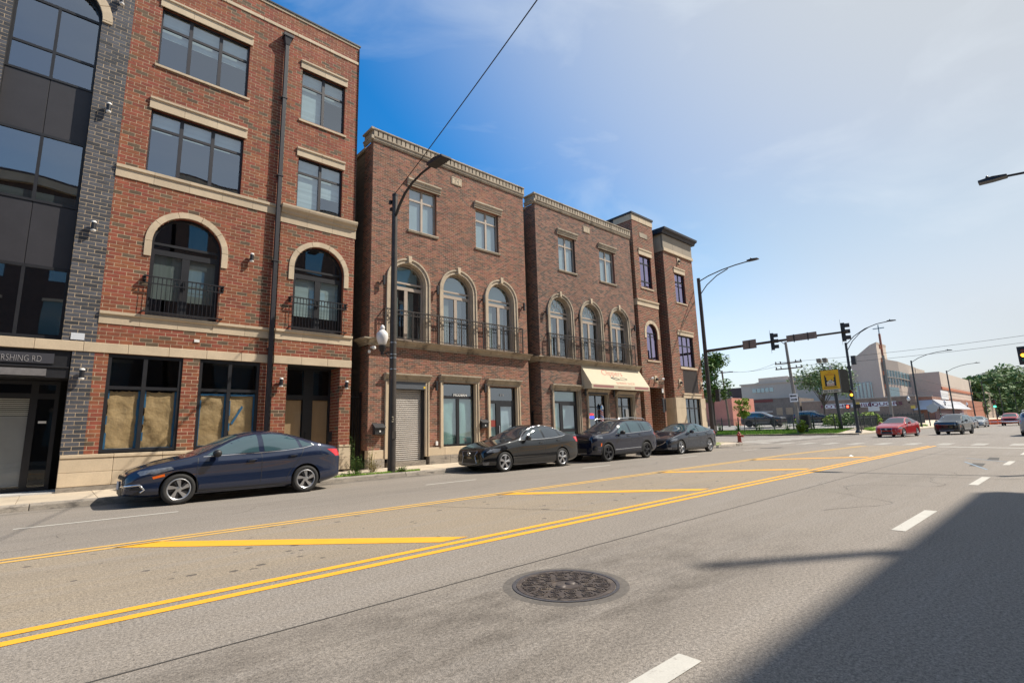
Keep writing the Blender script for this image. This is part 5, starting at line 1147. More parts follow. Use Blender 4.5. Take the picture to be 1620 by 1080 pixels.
def make_wheel(parent, x, y, sgn, S, first=True):
    r, rr = S['r'], S['rim']; tw = .205
    yo = y  # outer face
    def Y(d): return yo-sgn*d
    w_ = MB(); w_.lathe([(rr+.012, Y(.015)), (rr+.03, Y(.0)), (r-.045, Y(-.004)), (r-.015, Y(.012)), (r, Y(.04)), (r, Y(tw-.04)), (r-.015, Y(tw-.01)), (rr, Y(tw))], (x, 0, r), 44, 0, 'y', caps=False)
    rim = MB(); rim.lathe([(rr+.013, Y(.012)), (rr, Y(.006)), (rr-.012, Y(.014)), (rr-.02, Y(.05)), (rr-.03, Y(.10))], (x, 0, r), 44, 0, 'y', caps=False)
    rim.lathe([(rr-.03, Y(.10)), (.02, Y(.105))], (x, 0, r), 30, 1, 'y')
    rim.lathe([(.062, Y(.05)), (.06, Y(.022)), (.035, Y(.012)), (.004, Y(.012))], (x, 0, r), 16, 0, 'y')
    n = S['spokes']; two = S.get('twin')
    for k in range(n):
        a0 = 2*math.pi*k/n+.2
        for da, tw_ in (((-.13, .5), (.13, .5)) if two else ((0, 1),)):
            a = a0+da; tilt = S.get('tilt', 0)
            ca, sa = math.cos(a), math.sin(a); cb, sb = math.cos(a+tilt), math.sin(a+tilt)
            h0, h1 = S['sw'][0]*tw_, S['sw'][1]*tw_
            def P(rad, off, d, c, s): return (x+rad*c-off*s, Y(d), r+rad*s+off*c)
            R1 = rr-.015
            for m_, o0, o1, d in (((0, -1, .15, .018), (1 if tilt else 0, .15, 1, .03))):
                vs = [P(.045, o0*h0, d-.008, ca, sa), P(.045, o1*h0, d-.008, ca, sa), P(R1, o1*h1, d, cb, sb), P(R1, o0*h1, d, cb, sb),
                      P(.045, o0*h0, d+.04, ca, sa), P(.045, o1*h0, d+.04, ca, sa), P(R1, o1*h1, d+.03, cb, sb), P(R1, o0*h1, d+.03, cb, sb)]
                rim.add(vs, [(0, 1, 2, 3), (7, 6, 5, 4), (0, 3, 7, 4), (1, 5, 6, 2), (3, 2, 6, 7), (0, 4, 5, 1)], m_)
    o = rim.build('wheel', [S.get('rimmat', alloy), alloyd], parent, smooth=35); w_.build('tyre', rubber, o, smooth=50)
def taller(S, k):
    T = dict(S); f = lambda z: z+max(0, z-.5)*k
    def m(v):
        if isinstance(v, list): return [m(q) for q in v]
        if isinstance(v, tuple) and all(isinstance(q, (int, float)) for q in v): return v[:-1]+(f(v[-1]),)
        if isinstance(v, tuple): return tuple(m(q) for q in v)
        return v
    for key in ('top', 'belt', 'sidewin', 'seams', 'trims', 'handles', 'mirror', 'head', 'tail', 'marker', 'fronttrim', 'mid', 'rails', 'frontbits'):
        if S.get(key):
            T[key] = [(m(a), *r) for a, *r in S[key]] if key in ('seams', 'trims', 'fronttrim', 'frontbits') else [(a, m(b), c) for a, b, c in S[key]] if key == 'mid' else m(S[key])
    return T
def car(S, loc, rz, label, cat='car', group=None, paint=None, detail=2, name='parked_car'):
    root = tag(empty(name, loc, rz), label, cat, group); W = S['W']/2
    body, bv = build_body(S, paint, 2 if detail else 1); body.parent = root
    G = S.get('glass', carglass)
    for sgn in (-1, 1):
        for ax in S['axles']: make_wheel(root, ax, sgn*(W-.012), sgn, S)
        for poly in S['sidewin']: sidepoly(bv, poly, sgn, W, .004, 'side_window', G, root)
        for ln, w_ in S['seams']: ribbon(bv, [(x, sgn*W, z) for x, z in ln], w_, .0015, 'panel_gap', blackp, root, ray=sgn)
        if detail > 1 or True:
            for ln, w_, m in S.get('trims', []): ribbon(bv, [(x, sgn*W, z) for x, z in ln], w_, .007, 'trim', m, root, ray=sgn)
        for x, z in S['handles']:
            h = bv.ray_cast(Vector((x, sgn*2.5, z)), Vector((0, -sgn, 0)))[0]
            ribbon(bv, [(x-.06, sgn*W, z), (x+.06, sgn*W, z)], .05, .003, 'handle_recess', blackp, root, ray=sgn)
            b = MB(); y = h.y; b.tube([(x-.10, y, z+.012), (x-.08, y+sgn*.03, z+.014), (x+.08, y+sgn*.03, z+.018), (x+.10, y, z+.018)], .012, 6); b.build('door_handle', S.get('handlemat', paint), root, smooth=60)
        # mirror
        mx_, mz = S['mirror']; h = bv.ray_cast(Vector((mx_, sgn*2.5, mz-.02)), Vector((0, -sgn, 0)))[0]; y = h.y if h else sgn*W*.85
        b = MB(); rings = []
        for t, sc_ in ((0, .55), (.04, .9), (.14, 1), (.19, .85), (.21, .4)):
            yy = y+sgn*(.05+t); rings.append([(mx_+.02+.09*sc_*math.cos(a), yy, mz+.02+.085*sc_*math.sin(a)) for a in [2*math.pi*k/14 for k in range(14)]])
        b.loft(rings); b.tube([(mx_, y-sgn*.02, mz-.06), (mx_+.01, y+sgn*.09, mz-.02)], .022, 6); b.build('wing_mirror', S.get('mirrormat', paint), root, smooth=60)
        for nm, key, m in (('headlight', 'head', lampglass), ('tail_light', 'tail', redlens)):
            for c4 in S[key]:
                patch(bv, [(x, sgn*yy, z) for x, yy, z in c4], 8, 4, .004, nm, m, root)
        for c4 in S.get('marker', []): patch(bv, [(x, sgn*yy, z) for x, yy, z in c4], 4, 2, .005, 'side_marker', orangel, root)
        for c4, m in S.get('frontbits', []): patch(bv, [(x, sgn*yy, z) for x, yy, z in c4], 8, 3, .004, 'bumper_insert', m, root)
    for nm, c4, m in S['mid']:
        patch(bv, c4, 14, 8, .005, nm, m, root)
    for pl, w_, m in S.get('fronttrim', []): ribbon(bv, pl, w_, .01, 'grille_trim', m, root)
    if S.get('plate'):
        x, z = S['plate']; h = bv.ray_cast(Vector((-1, 0, z)), Vector((1, 0, 0)))[0]
        MB().box(h.x-.025, h.x-.008, -.155, .155, z-.08, z+.08).build('licence_plate', mat('plate_white', (.55, .58, .62), .5, noise=(30, .3)), root)
    if S.get('badge'):
        z, r_ = S['badge']; h = bv.ray_cast(Vector((-1, 0, z)), Vector((1, 0, 0)))[0]
        b = MB(); 
        for k in range(20):
            a, c = 2*math.pi*k/20, 2*math.pi*(k+1)/20; b.tube([(h.x-.015, r_*1.25*math.cos(a), z+r_*math.sin(a)), (h.x-.015, r_*1.25*math.cos(c), z+r_*math.sin(c))], .009, 5)
        if S.get('badgel'): b.tube([(h.x-.017, .035, z+.06), (h.x-.017, .02, z-.035), (h.x-.017, -.07, z-.04)], .009, 5)
        b.build('badge', chrome, root)
    if S.get('rails'):
        for sgn in (-1, 1):
            x0, x1, y, z = S['rails']; MB().tube([(x0, sgn*y, z-.05), (x0+.12, sgn*y, z+.01), ((x0+x1)/2, sgn*(y-.01), z+.035), (x1-.15, sgn*y, z-.005), (x1, sgn*y, z-.07)], .017, 8).build('roof_rail', chrome, root, smooth=60)
    b = MB(); b.box(.5, S['L']-.5, -W*.72, W*.72, S['zb']+.0, S['zb']+.05); 
    for ax in S['axles']: b.tube([(ax, -W*.8, S['r']), (ax, W*.8, S['r'])], .06, 8)
    b.build('underbody', blackp, root)
    return root
C4 = lambda *a: list(a)
def winpts(x0, x1, zf, f): return [(x, zf(x)) for x in f]
civic = dict(L=4.63, W=1.80, zb=.17, r=.325, rim=.215, arch=.365, axles=(.97, 3.67), spokes=5, sw=(.03, .078), tilt=.34, tumble=.68, sh=.12,
    top=[(0, .56), (.06, .66), (.22, .745), (.6, .845), (1.0, .92), (1.3, .975), (1.55, 1.09), (1.85, 1.235), (2.15, 1.345), (2.5, 1.405), (2.85, 1.412), (3.2, 1.37), (3.6, 1.27), (3.95, 1.155), (4.2, 1.085), (4.45, 1.05), (4.56, 1.02), (4.63, .86)],
    belt=[(0, .52), (.1, .62), (.4, .74), (.9, .84), (1.5, .895), (2.2, .915), (3.0, .95), (3.5, .99), (3.9, 1.01), (4.3, .98), (4.63, .84)],
    hw=[(0, .60), (.06, .69), (.16, .76), (.4, .835), (.9, .893), (1.6, .895), (2.5, .90), (3.4, .90), (3.9, .885), (4.3, .83), (4.5, .77), (4.58, .72), (4.63, .66)],
    sidewin=[[(1.46, .94), (1.72, 1.07), (2.0, 1.20), (2.25, 1.28), (2.50, 1.315), (2.53, 1.31), (2.56, .965)], [(2.68, .965), (2.645, 1.318), (2.9, 1.322), (3.12, 1.30), (3.28, 1.265), (3.42, 1.21), (3.50, 1.01)], [(3.57, 1.035), (3.50, 1.195), (3.63, 1.145), (3.8, 1.075), (3.83, 1.05)]],
    seams=[([(1.30, .90), (1.28, .6), (1.32, .27)], .012), ([(2.61, .94), (2.62, .6), (2.6, .27)], .012), ([(3.62, 1.02), (3.50, .80), (3.28, .55), (3.16, .3)], .012), ([(1.30, .26), (3.1, .26)], .012), ([(4.02, 1.0), (4.05, .86), (4.35, .80)], .008), ([(.62, .80), (1.3, .905)], .008)],
    trims=[([(1.40, .92), (2.0, .935), (2.6, .95), (3.2, .975), (3.6, 1.01), (3.86, 1.06), (3.8, 1.10)], .02, chrome), ([(1.2, .205), (3.2, .205)], .02, mat('bright_sill', (.25, .27, .33), .3, metal=.8))],
    handles=[(2.40, .80), (3.34, .855)], mirror=(1.62, .955), mirrormat=blackp,
    head=[[(.32, .70, .60), (.85, .865, .72), (.80, .85, .76), (.25, .66, .67)]], tail=[[(4.22, .83, .97), (4.52, .70, .96), (4.60, .66, .80), (4.45, .78, .80)]],
    marker=[[(.50, .85, .56), (.70, .88, .60), (.69, .88, .64), (.48, .85, .60)]],
    frontbits=[([(.06, .50, .30), (.35, .80, .30), (.33, .80, .42), (.04, .50, .40)], blackp)],
    fronttrim=[([(.03, -.35, .42), (.05, -.6, .45), (.28, -.78, .46), (.36, -.82, .36), (.30, -.80, .31)], .035, chrome), ([(.03, .35, .42), (.05, .6, .45), (.28, .78, .46), (.36, .82, .36)], .035, chrome)],
    mid=[('windscreen', [(1.30, -.70, .99), (1.30, .70, .99), (2.12, .57, 1.33), (2.12, -.57, 1.33)], carglass), ('rear_window', [(3.35, -.55, 1.32), (3.35, .55, 1.32), (4.02, .62, 1.12), (4.02, -.62, 1.12)], carglass),
         ('grille', [(.0, -.60, .56), (0, .60, .56), (.05, .66, .64), (.05, -.66, .64)], blackp), ('lower_intake', [(0, -.45, .25), (0, .45, .25), (0, .42, .42), (0, -.42, .42)], blackp), ('chrome_bar', [(.03, -.55, .63), (.03, .55, .63), (.05, .58, .665), (.05, -.58, .665)], chrome)],
    plate=(0, .44))
gs = dict(L=4.85, W=1.84, zb=.16, r=.335, rim=.232, arch=.375, axles=(.86, 3.71), spokes=5, sw=(.03, .05), twin=1, tumble=.69, sh=.14,
    top=[(0, .60), (.05, .70), (.2, .775), (.6, .87), (1.1, .955), (1.45, 1.01), (1.75, 1.13), (2.1, 1.30), (2.4, 1.405), (2.75, 1.45), (3.1, 1.445), (3.45, 1.39), (3.8, 1.28), (4.1, 1.17), (4.35, 1.12), (4.6, 1.10), (4.78, 1.07), (4.85, .90)],
    belt=[(0, .55), (.1, .66), (.4, .77), (1.0, .88), (1.6, .94), (2.4, .955), (3.2, .985), (3.7, 1.02), (4.2, 1.03), (4.6, 1.0), (4.85, .88)],
    hw=[(0, .64), (.06, .73), (.16, .80), (.4, .86), (.86, .912), (1.6, .915), (2.5, .92), (3.5, .92), (4.1, .90), (4.5, .85), (4.7, .80), (4.8, .74), (4.85, .68)],
    sidewin=[[(1.66, .985), (1.95, 1.14), (2.2, 1.255), (2.45, 1.325), (2.66, 1.35), (2.76, .995)], [(2.84, 1.0), (2.74, 1.355), (3.0, 1.36), (3.3, 1.33), (3.48, 1.28), (3.62, 1.03)], [(3.68, 1.045), (3.55, 1.26), (3.72, 1.2), (3.9, 1.12), (3.94, 1.07)]],
    seams=[([(1.42, .93), (1.40, .6), (1.44, .27)], .010), ([(2.80, .97), (2.80, .6), (2.78, .27)], .010), ([(3.72, 1.04), (3.62, .84), (3.42, .6), (3.32, .3)], .010), ([(1.42, .26), (3.3, .26)], .01)],
    trims=[([(1.58, .955), (2.2, .965), (2.8, .975), (3.4, 1.0), (3.8, 1.04), (3.98, 1.08), (3.93, 1.14), (3.7, 1.235), (3.45, 1.325), (3.1, 1.385), (2.75, 1.39), (2.4, 1.345), (2.05, 1.225), (1.75, 1.085), (1.56, .96)], .022, chrome), ([(1.3, .21), (3.3, .21)], .03, mat('bright_sill2', (.3, .32, .36), .3, metal=.7))],
    handles=[(2.58, .85), (3.50, .90)], mirror=(1.85, 1.0),
    head=[[(.24, .66, .60), (.62, .86, .66), (.68, .86, .74), (.22, .62, .70)]], tail=[[(4.4, .84, 1.0), (4.74, .72, 1.0), (4.80, .68, .82), (4.55, .80, .84)]],
    frontbits=[([(.10, .66, .28), (.24, .78, .28), (.24, .78, .36), (.10, .66, .36)], lampglass)],
    fronttrim=[([(.0, -.42, .72), (.0, -.32, .54), (.0, -.40, .30), (.0, .40, .30), (.0, .32, .54), (0, .42, .72), (0, -.42, .72)], .035, mat('smoked_chrome', (.3, .33, .4), .2, metal=.9))],
    mid=[('windscreen', [(1.45, -.72, 1.03), (1.45, .72, 1.03), (2.36, .59, 1.385), (2.36, -.59, 1.385)], cartint), ('rear_window', [(3.6, -.56, 1.34), (3.6, .56, 1.34), (4.15, .64, 1.165), (4.15, -.64, 1.165)], cartint),
         ('grille', [(0, -.30, .53), (0, .30, .53), (.02, .40, .69), (.02, -.40, .69)], blackp), ('lower_intake', [(0, -.38, .26), (0, .38, .26), (0, .32, .46), (0, -.32, .46)], blackp)],
    badge=(.62, .055), badgel=1, glass=cartint)
suv = dict(L=4.72, W=1.84, zb=.22, r=.355, rim=.235, arch=.40, axles=(.90, 3.69), spokes=5, sw=(.028, .06), twin=1, tumble=.76, sh=.12, rimmat=alloyd,
    top=[(0, .84), (.05, 1.0), (.16, 1.06), (.6, 1.11), (1.05, 1.145), (1.3, 1.18), (1.55, 1.32), (1.85, 1.47), (2.1, 1.59), (2.4, 1.655), (2.9, 1.675), (3.5, 1.665), (4.0, 1.64), (4.35, 1.60), (4.52, 1.46), (4.66, 1.2), (4.72, .95)],
    belt=[(0, .80), (.1, .95), (.4, 1.01), (1.0, 1.035), (1.5, 1.045), (2.4, 1.055), (3.2, 1.085), (3.8, 1.12), (4.3, 1.13), (4.72, .9)],
    hw=[(0, .70), (.06, .78), (.16, .84), (.4, .885), (.9, .915), (2.5, .92), (3.8, .915), (4.3, .89), (4.55, .84), (4.66, .79), (4.72, .72)],
    sidewin=[[(1.60, 1.09), (1.82, 1.27), (2.02, 1.42), (2.2, 1.50), (2.38, 1.545), (2.50, 1.10)], [(2.58, 1.105), (2.46, 1.555), (2.9, 1.575), (3.22, 1.57), (3.38, 1.13)], [(3.45, 1.14), (3.30, 1.565), (3.44, 1.56), (3.60, 1.15)], [(3.66, 1.16), (3.50, 1.555), (3.85, 1.53), (4.02, 1.48), (4.22, 1.22), (4.15, 1.18)]],
    seams=[([(1.42, 1.02), (1.40, .7), (1.44, .34)], .010), ([(2.54, 1.07), (2.55, .7), (2.52, .34)], .010), ([(3.52, 1.12), (3.42, .95), (3.30, .6), (3.26, .34)], .010), ([(1.1, .97), (2.3, .975), (3.8, 1.01), (4.4, 1.0)], .008)],
    trims=[([(1.52, 1.065), (2.4, 1.08), (3.4, 1.12), (4.12, 1.155), (4.27, 1.22), (4.05, 1.52)], .022, chrome), ([(1.35, .46), (3.2, .50)], .018, alloy)]+
        [([(ax+.425*math.cos(a), .37+.425*math.sin(a)) for a in [R(-12+204*k/16) for k in range(17)]], .07, blackp) for ax in (.90, 3.69)]+[([(1.3, .33), (3.3, .33)], .12, mat('grey_cladding', (.06, .065, .075), .6))],
    handles=[(2.33, .975), (3.22, 1.01)], mirror=(1.78, 1.10), mirrormat=blackp,
    head=[[(.08, .60, .86), (.60, .89, .91), (.58, .88, 1.0), (.08, .62, .95)]], tail=[[(4.35, .88, 1.08), (4.62, .78, 1.05), (4.66, .76, .92), (4.42, .86, .95)]],
    marker=[[(.44, .885, .62), (.50, .89, .62), (.52, .895, .74), (.46, .89, .74)]],
    frontbits=[([(.03, .55, .42), (.24, .82, .42), (.30, .86, .62), (.03, .62, .58)], blackp)],
    fronttrim=[([(0, -.66, z), (0, -.3, z-.01), (0, 0, z-.015), (0, .3, z-.01), (0, .66, z)], .016, chrome) for z in (.95, .88, .81)]+[([(.0, -.5, .36), (0, 0, .34), (0, .5, .36)], .03, alloy)],
    mid=[('windscreen', [(1.28, -.76, 1.14), (1.28, .76, 1.14), (2.06, .66, 1.555), (2.06, -.66, 1.555)], cartint), ('rear_window', [(4.33, -.62, 1.53), (4.33, .62, 1.53), (4.6, .7, 1.22), (4.6, -.7, 1.22)], cartint),
         ('grille', [(0, -.60, .76), (0, .60, .76), (.02, .62, .97), (.02, -.62, .97)], blackp), ('lower_intake', [(0, -.5, .38), (0, .5, .38), (0, .5, .56), (0, -.5, .56)], blackp)],
    rails=(2.0, 4.0, .64, 1.68), glass=carglass)
mz = dict(gs, L=4.87, r=.335, rim=.235, axles=(.97, 3.80), tumble=.67,
    top=[(0, .58), (.05, .68), (.2, .76), (.6, .86), (1.1, .955), (1.5, 1.02), (1.8, 1.15), (2.15, 1.31), (2.45, 1.40), (2.75, 1.435), (3.1, 1.42), (3.45, 1.36), (3.8, 1.25), (4.15, 1.14), (4.4, 1.10), (4.65, 1.085), (4.8, 1.05), (4.87, .88)],
    badge=(.66, .05), badgel=0, glass=carglass, trims=[([(1.62, .96), (2.2, .97), (2.8, .98), (3.4, 1.005), (3.8, 1.045), (3.96, 1.08)], .018, chrome)],
    fronttrim=[([(.04, -.62, .62), (.0, -.45, .52), (0, -.2, .44), (0, 0, .42), (0, .2, .44), (0, .45, .52), (.04, .62, .62)], .03, chrome)],
    mid=[('windscreen', [(1.50, -.72, 1.05), (1.50, .72, 1.05), (2.36, .59, 1.37), (2.36, -.59, 1.37)], carglass), ('rear_window', [(3.6, -.56, 1.31), (3.6, .56, 1.31), (4.15, .64, 1.14), (4.15, -.64, 1.14)], carglass),
         ('grille', [(0, -.30, .50), (0, .30, .50), (.02, .55, .68), (.02, -.55, .68)], blackp), ('lower_intake', [(0, -.5, .26), (0, .5, .26), (0, .32, .36), (0, -.32, .36)], blackp)], rimmat=alloy)
YC = 14.12
CAR1 = car(taller(civic, .15), (1.21, YC-.02, 0), 0, 'dark blue sedan with orange side marker parked nearest, in front of the papered shop windows', paint=carpaint('blue_paint', (.010, .0175, .044), .3))
CAR2 = car(taller(gs, .14), (10.66, YC, 0), 0, 'black sedan with dusty bonnet and bright window surround, second in the row', paint=carpaint('black_paint', (.006, .0065, .008), .1))
CAR3 = car(taller(suv, .06), (16.25, YC, 0), 0, 'dark navy suv with chrome roof rails parked under the cream awning', 'suv', paint=carpaint('navy_paint', (.005, .008, .024), .2))
CAR4 = car(taller(mz, .09), (21.92, YC, 0), 0, 'dark grey blue sedan last in the parked row, by the corner', paint=carpaint('grey_blue_paint', (.014, .02, .033), .3))
def far(o, loc, rz, label, paint, cat='car', sc=1):
    n = copy_tree(o); n.location = loc; n.rotation_euler = (0, 0, rz); n.scale = (sc, sc, sc); n['label'] = label; n['category'] = cat; n.name = 'car'
    for ch in n.children:
        if ch.name.startswith('body') or ch.name.startswith('door_handle') or ch.name.startswith('wing_mirror'):
            ch.data = ch.data.copy(); ch.data.materials[0] = paint
    return n
red = carpaint('red_paint', (.36, .012, .014), .2); silver = carpaint('silver_paint', (.35, .34, .32), .5)
far(CAR2, (48.9, 10.5, 0), R(-7), 'red low car facing us at the intersection', red)
far(CAR3, (55.3, 7.75, 0), R(-6), 'black suv facing us behind the red car', MATS['black_paint'], 'suv', .98)
far(CAR1, (85.5, 10.2, 0), R(-2), 'dark blue sedan behind the black suv at the intersection', MATS['blue_paint'])
far(CAR4, (94.5, 10.0, 0), R(-1), 'silver sedan farthest back in the queue of oncoming cars', silver)
far(CAR3, (71, 26.0, .88), R(90), 'brown grey minivan parked in the lot behind the iron fence', carpaint('brown_grey_paint', (.07, .055, .06)), 'minivan', 1.14)
CARL = bpy.data.objects
far(CAR3, (75, 21.4, 1.05), R(90), 'dark blue suv in the lot beside the black cabinet', MATS['navy_paint'], 'suv')
far(CAR3, (54.2, 2.15, 0), R(180), 'grey suv driving away, cut off by the right edge', silver, 'suv')
# red pickup
pk = dict(suv, L=5.6, W=1.98, r=.39, rim=.25, arch=.44, axles=(.95, 4.4), tumble=.78, zb=.35,
    top=[(0, .95), (.05, 1.10), (.3, 1.2), (1.2, 1.27), (1.45, 1.33), (1.75, 1.55), (2.1, 1.80), (2.4, 1.88), (3.0, 1.9), (3.6, 1.88), (3.85, 1.75), (3.95, 1.34), (4.2, 1.28), (5.5, 1.27), (5.6, 1.1)],
    belt=[(0, .9), (.2, 1.05), (1.2, 1.15), (2.4, 1.2), (3.6, 1.22), (4.2, 1.2), (5.6, 1.05)], hw=[(0, .88), (.1, .94), (.5, .98), (2, .99), (5.4, .98), (5.6, .93)],
    sidewin=[[(1.75, 1.27), (2.15, 1.68), (2.7, 1.75), (2.75, 1.27)], [(2.85, 1.27), (2.82, 1.76), (3.6, 1.74), (3.7, 1.29)]], seams=[([(2.8, 1.2), (2.8, .5)], .015)], trims=[], handles=[(2.6, 1.1)], mirror=(1.9, 1.3), marker=[],
    head=[[(.02, .66, .88), (.12, .93, .88), (.12, .93, 1.04), (.02, .66, 1.04)]], tail=[[(5.5, .96, .8), (5.58, .9, .8), (5.58, .9, 1.1), (5.5, .96, 1.1)]], frontbits=[],
    fronttrim=[([(0, -.9, .62), (0, 0, .60), (0, .9, .62)], .16, chrome)], rails=None,
    mid=[('windscreen', [(1.42, -.82, 1.36), (1.42, .82, 1.36), (2.05, .7, 1.76), (2.05, -.7, 1.76)], carglass), ('grille', [(0, -.6, .8), (0, .6, .8), (.02, .6, 1.06), (.02, -.6, 1.06)], blackp)])
car(pk, (104.5, 7.3, 0), 0, 'bright red pickup truck coming towards us far down the street', 'pickup truck', paint=red, detail=0, name='pickup_truck')
# ------------------------------------------------------------------ far side of the crossing
def brickmat(name, c1, c2, mc, sc=1.0, n=((.5, .2), (3, .15)), stain=None):
    m = mat(name, c1, .9, noise=n, stain=stain, var=0); t = m.node_tree; l = t.links.new
    rgb = [q for q in t.nodes if q.type == 'RGB'][0]
    g = N(t, 'ShaderNodeNewGeometry'); s = N(t, 'ShaderNodeSeparateXYZ'); a = N(t, 'ShaderNodeMath', operation='ADD'); c = N(t, 'ShaderNodeCombineXYZ'); b = N(t, 'ShaderNodeTexBrick')
    b.inputs['Color1'].default_value = (*c1, 1); b.inputs['Color2'].default_value = (*c2, 1); b.inputs['Mortar'].default_value = (*mc, 1)
    b.inputs['Scale'].default_value = 1; b.inputs['Brick Width'].default_value = .24*sc; b.inputs['Row Height'].default_value = .08*sc; b.inputs['Mortar Size'].default_value = .012*sc
    l(g.outputs['Position'], s.inputs[0]); l(s.outputs['X'], a.inputs[0]); l(s.outputs['Y'], a.inputs[1]); l(a.outputs[0], c.inputs[0]); l(s.outputs['Z'], c.inputs[1]); l(c.outputs[0], b.inputs['Vector'])
    for lk in list(rgb.outputs[0].links): l(b.outputs['Color'], lk.to_socket)
    return m
greybrick = brickmat('old_dark_brick', (.15, .115, .095), (.21, .16, .125), (.19, .17, .15), stain=((.08, .07, .065), .3, .55, (1, 1, 1)))
tanbrick = brickmat('tan_brick', (.31, .195, .13), (.23, .145, .10), (.26, .21, .17))
shopbrick = brickmat('shop_red_brick', (.33, .11, .06), (.25, .085, .05), (.34, .24, .18))
salmon = mat('salmon_painted_wall', (.50, .20, .145), .85, noise=((.6, .1), (6, .08)))
beige = mat('beige_precast', (.56, .465, .38), .85, noise=((.25, .07), (3, .05)))
beiged = mat('taupe_precast', (.43, .37, .315), .85, noise=((.25, .07), (3, .05)))
tealg = mat('teal_glazing', (.13, .24, .27), .08, spec=1, ior=1.9)
orng = mat('orange_brick_band', (.47, .17, .09), .9)
XW = 116
def bldg(name, X0, X1, y0, y1, z0, z1, m, label, z1b=None):
    """box building; faces us on X0; z1b: roof height at the y1 end"""
    z1b = z1b or z1; o = Vector((X0, y0, z0)); r = tag(empty(name, o), label, 'building')
    b = MB(); b.add([(X0, y0, z0-1), (X1, y0, z0-1), (X1, y1, z0-1), (X0, y1, z0-1), (X0, y0, z1), (X1, y0, z1), (X1, y1, z1b), (X0, y1, z1b)], [(0, 1, 5, 4), (1, 2, 6, 5), (2, 3, 7, 6), (3, 0, 4, 7), (4, 5, 6, 7)]); b.build('wall', m, r, o)
    b = MB(); b.add([(X0-.06, y0-.06, z1), (X0+.3, y0-.06, z1), (X0+.3, y1+.06, z1b), (X0-.06, y1+.06, z1b), (X0-.06, y0-.06, z1+.16), (X0+.3, y0-.06, z1+.16), (X0+.3, y1+.06, z1b+.16), (X0-.06, y1+.06, z1b+.16)], [(0, 1, 5, 4), (1, 2, 6, 5), (2, 3, 7, 6), (3, 0, 4, 7), (4, 5, 6, 7)]); b.build('coping', beiged if m != greybrick else greybrick, r, o)
    return r, o
zt = at(1360, 631, X=XW).z
LQ, oL = bldg('liquor_store', XW, XW+9, at(1450, 640, X=XW).y, at(1268, 640, X=XW).y, .9, zt, tanbrick, 'tan brick store with liquor lettering painted on white boards')
ya, yb2 = at(1325, 642, X=XW).y, at(1418, 637, X=XW).y; zl = at(1370, 640, X=XW).z; ym = at(1377, 640, X=XW).y
whs = mat('white_sign_board', (.72, .70, .68), .6)
MB().box(XW-.12, XW-.02, ym+.15, ya+2.2, zl-.42, zl+.42).build('sign_board', whs, LQ, oL); MB().box(XW-.12, XW-.02, yb2, ym-.15, zl-.42, zl+.42).build('sign_board', whs, LQ, oL)
let = mat('maroon_letters', (.16, .02, .06), .6)
text('sign_lettering', 'ROTHSCHILD', .85, let, LQ, Vector((XW-.13, (ym+ya+2.3)/2, zl-.3))-oL, (math.pi/2, 0, -math.pi/2), .01, sx=1.75, off=.01)
text('sign_lettering', 'LIQUORS', .85, let, LQ, Vector((XW-.13, (ym+yb2-.1)/2, zl-.3))-oL, (math.pi/2, 0, -math.pi/2), .01, sx=1.65, off=.01)
for px, py in ((1190, 640), (1225, 638)): pass
GW, oG = bldg('old_warehouse', XW, XW+9, at(1266, 640, X=XW).y+.1, 56, .9, at(1262, 629, X=XW).z, greybrick, 'old dark grey brick building with bricked-up openings', at(1180, 633, X=XW).z)
for a, b_, c, d in ((1228, 1239, 645, 656), (1243, 1255, 644.5, 655)):
    p, q = at(a, c, X=XW), at(b_, d, X=XW); MB().box(XW-.03, XW+.01, q.y, p.y, q.z, p.z).build('boarded_window', mat('boarded_brick', (.36, .26, .17), .9, noise=(2, .15)), GW, oG)
p, q = at(1190, 651.5, X=XW), at(1223, 653, X=XW); MB().box(XW-.06, XW+.01, q.y, p.y, p.z-.25, p.z+.05).build('lintel', beiged, GW, oG); MB().box(XW-.03, XW+.01, q.y, p.y, .9, p.z-.25).build('garage_door', mat('brown_door', (.17, .12, .09), .8), GW, oG)
p = at(1200, 631, X=XW); MB().box(XW-.05, XW+.02, p.y-3, p.y+1, p.z-.8, p.z).build('red_patch', mat('dark_red_brick', (.16, .05, .045), .9), GW, oG)
p = at(1158, 640, X=88); SW, oS = bldg('salmon_building', 88, 97, p.y, 46, .85, at(1145, 630, X=88).z, salmon, 'salmon painted building end behind the corner signal pole')
# corner shop with awnings
Xs = W0 = at(1478, 640, Y=17.6).x
SH, oH = bldg('corner_shop', XW+1, 156, 17.6, 22.5, 0, at(1478, 622, Y=17.6).z*.9, shopbrick, 'red brick corner shop with white wrap awning down the street')
zA = at(1470, 635, X=XW+1).z
white_aw = mat('white_awning', (.42, .42, .44), .8, stain=((.3, .3, .3), .8, .6, (1, 1, 1)))
b = MB(); X0 = XW+1; b.add([(X0-.02, 20.4, zA+.3), (X0-.02, 17.6, zA+.3), (X0-1.2, 17.6, zA-1.4), (X0-1.2, 20.4, zA-1.4), (X0-.02, 20.4, zA-1.4), (X0-.02, 17.6, zA-1.4)], [(0, 1, 2, 3), (0, 3, 4), (1, 5, 2), (3, 2, 5, 4)]); b.build('awning', white_aw, SH, oH)
b = MB(); b.add([(X0, 17.58, zA+.4), (148, 17.58, zA+.4), (148, 15.9, zA-1.3), (X0, 15.9, zA-1.3), (X0, 17.58, zA-1.3), (148, 17.58, zA-1.3)], [(3, 2, 1, 0), (0, 4, 3), (1, 2, 5), (4, 5, 2, 3)]); b.build('awning', white_aw, SH, oH)
MB().box(X0, 150, 17.5, 17.59, .2, zA-1.4).build('shop_front', mat('maroon_shopfront', (.11, .04, .06), .6), SH, oH)
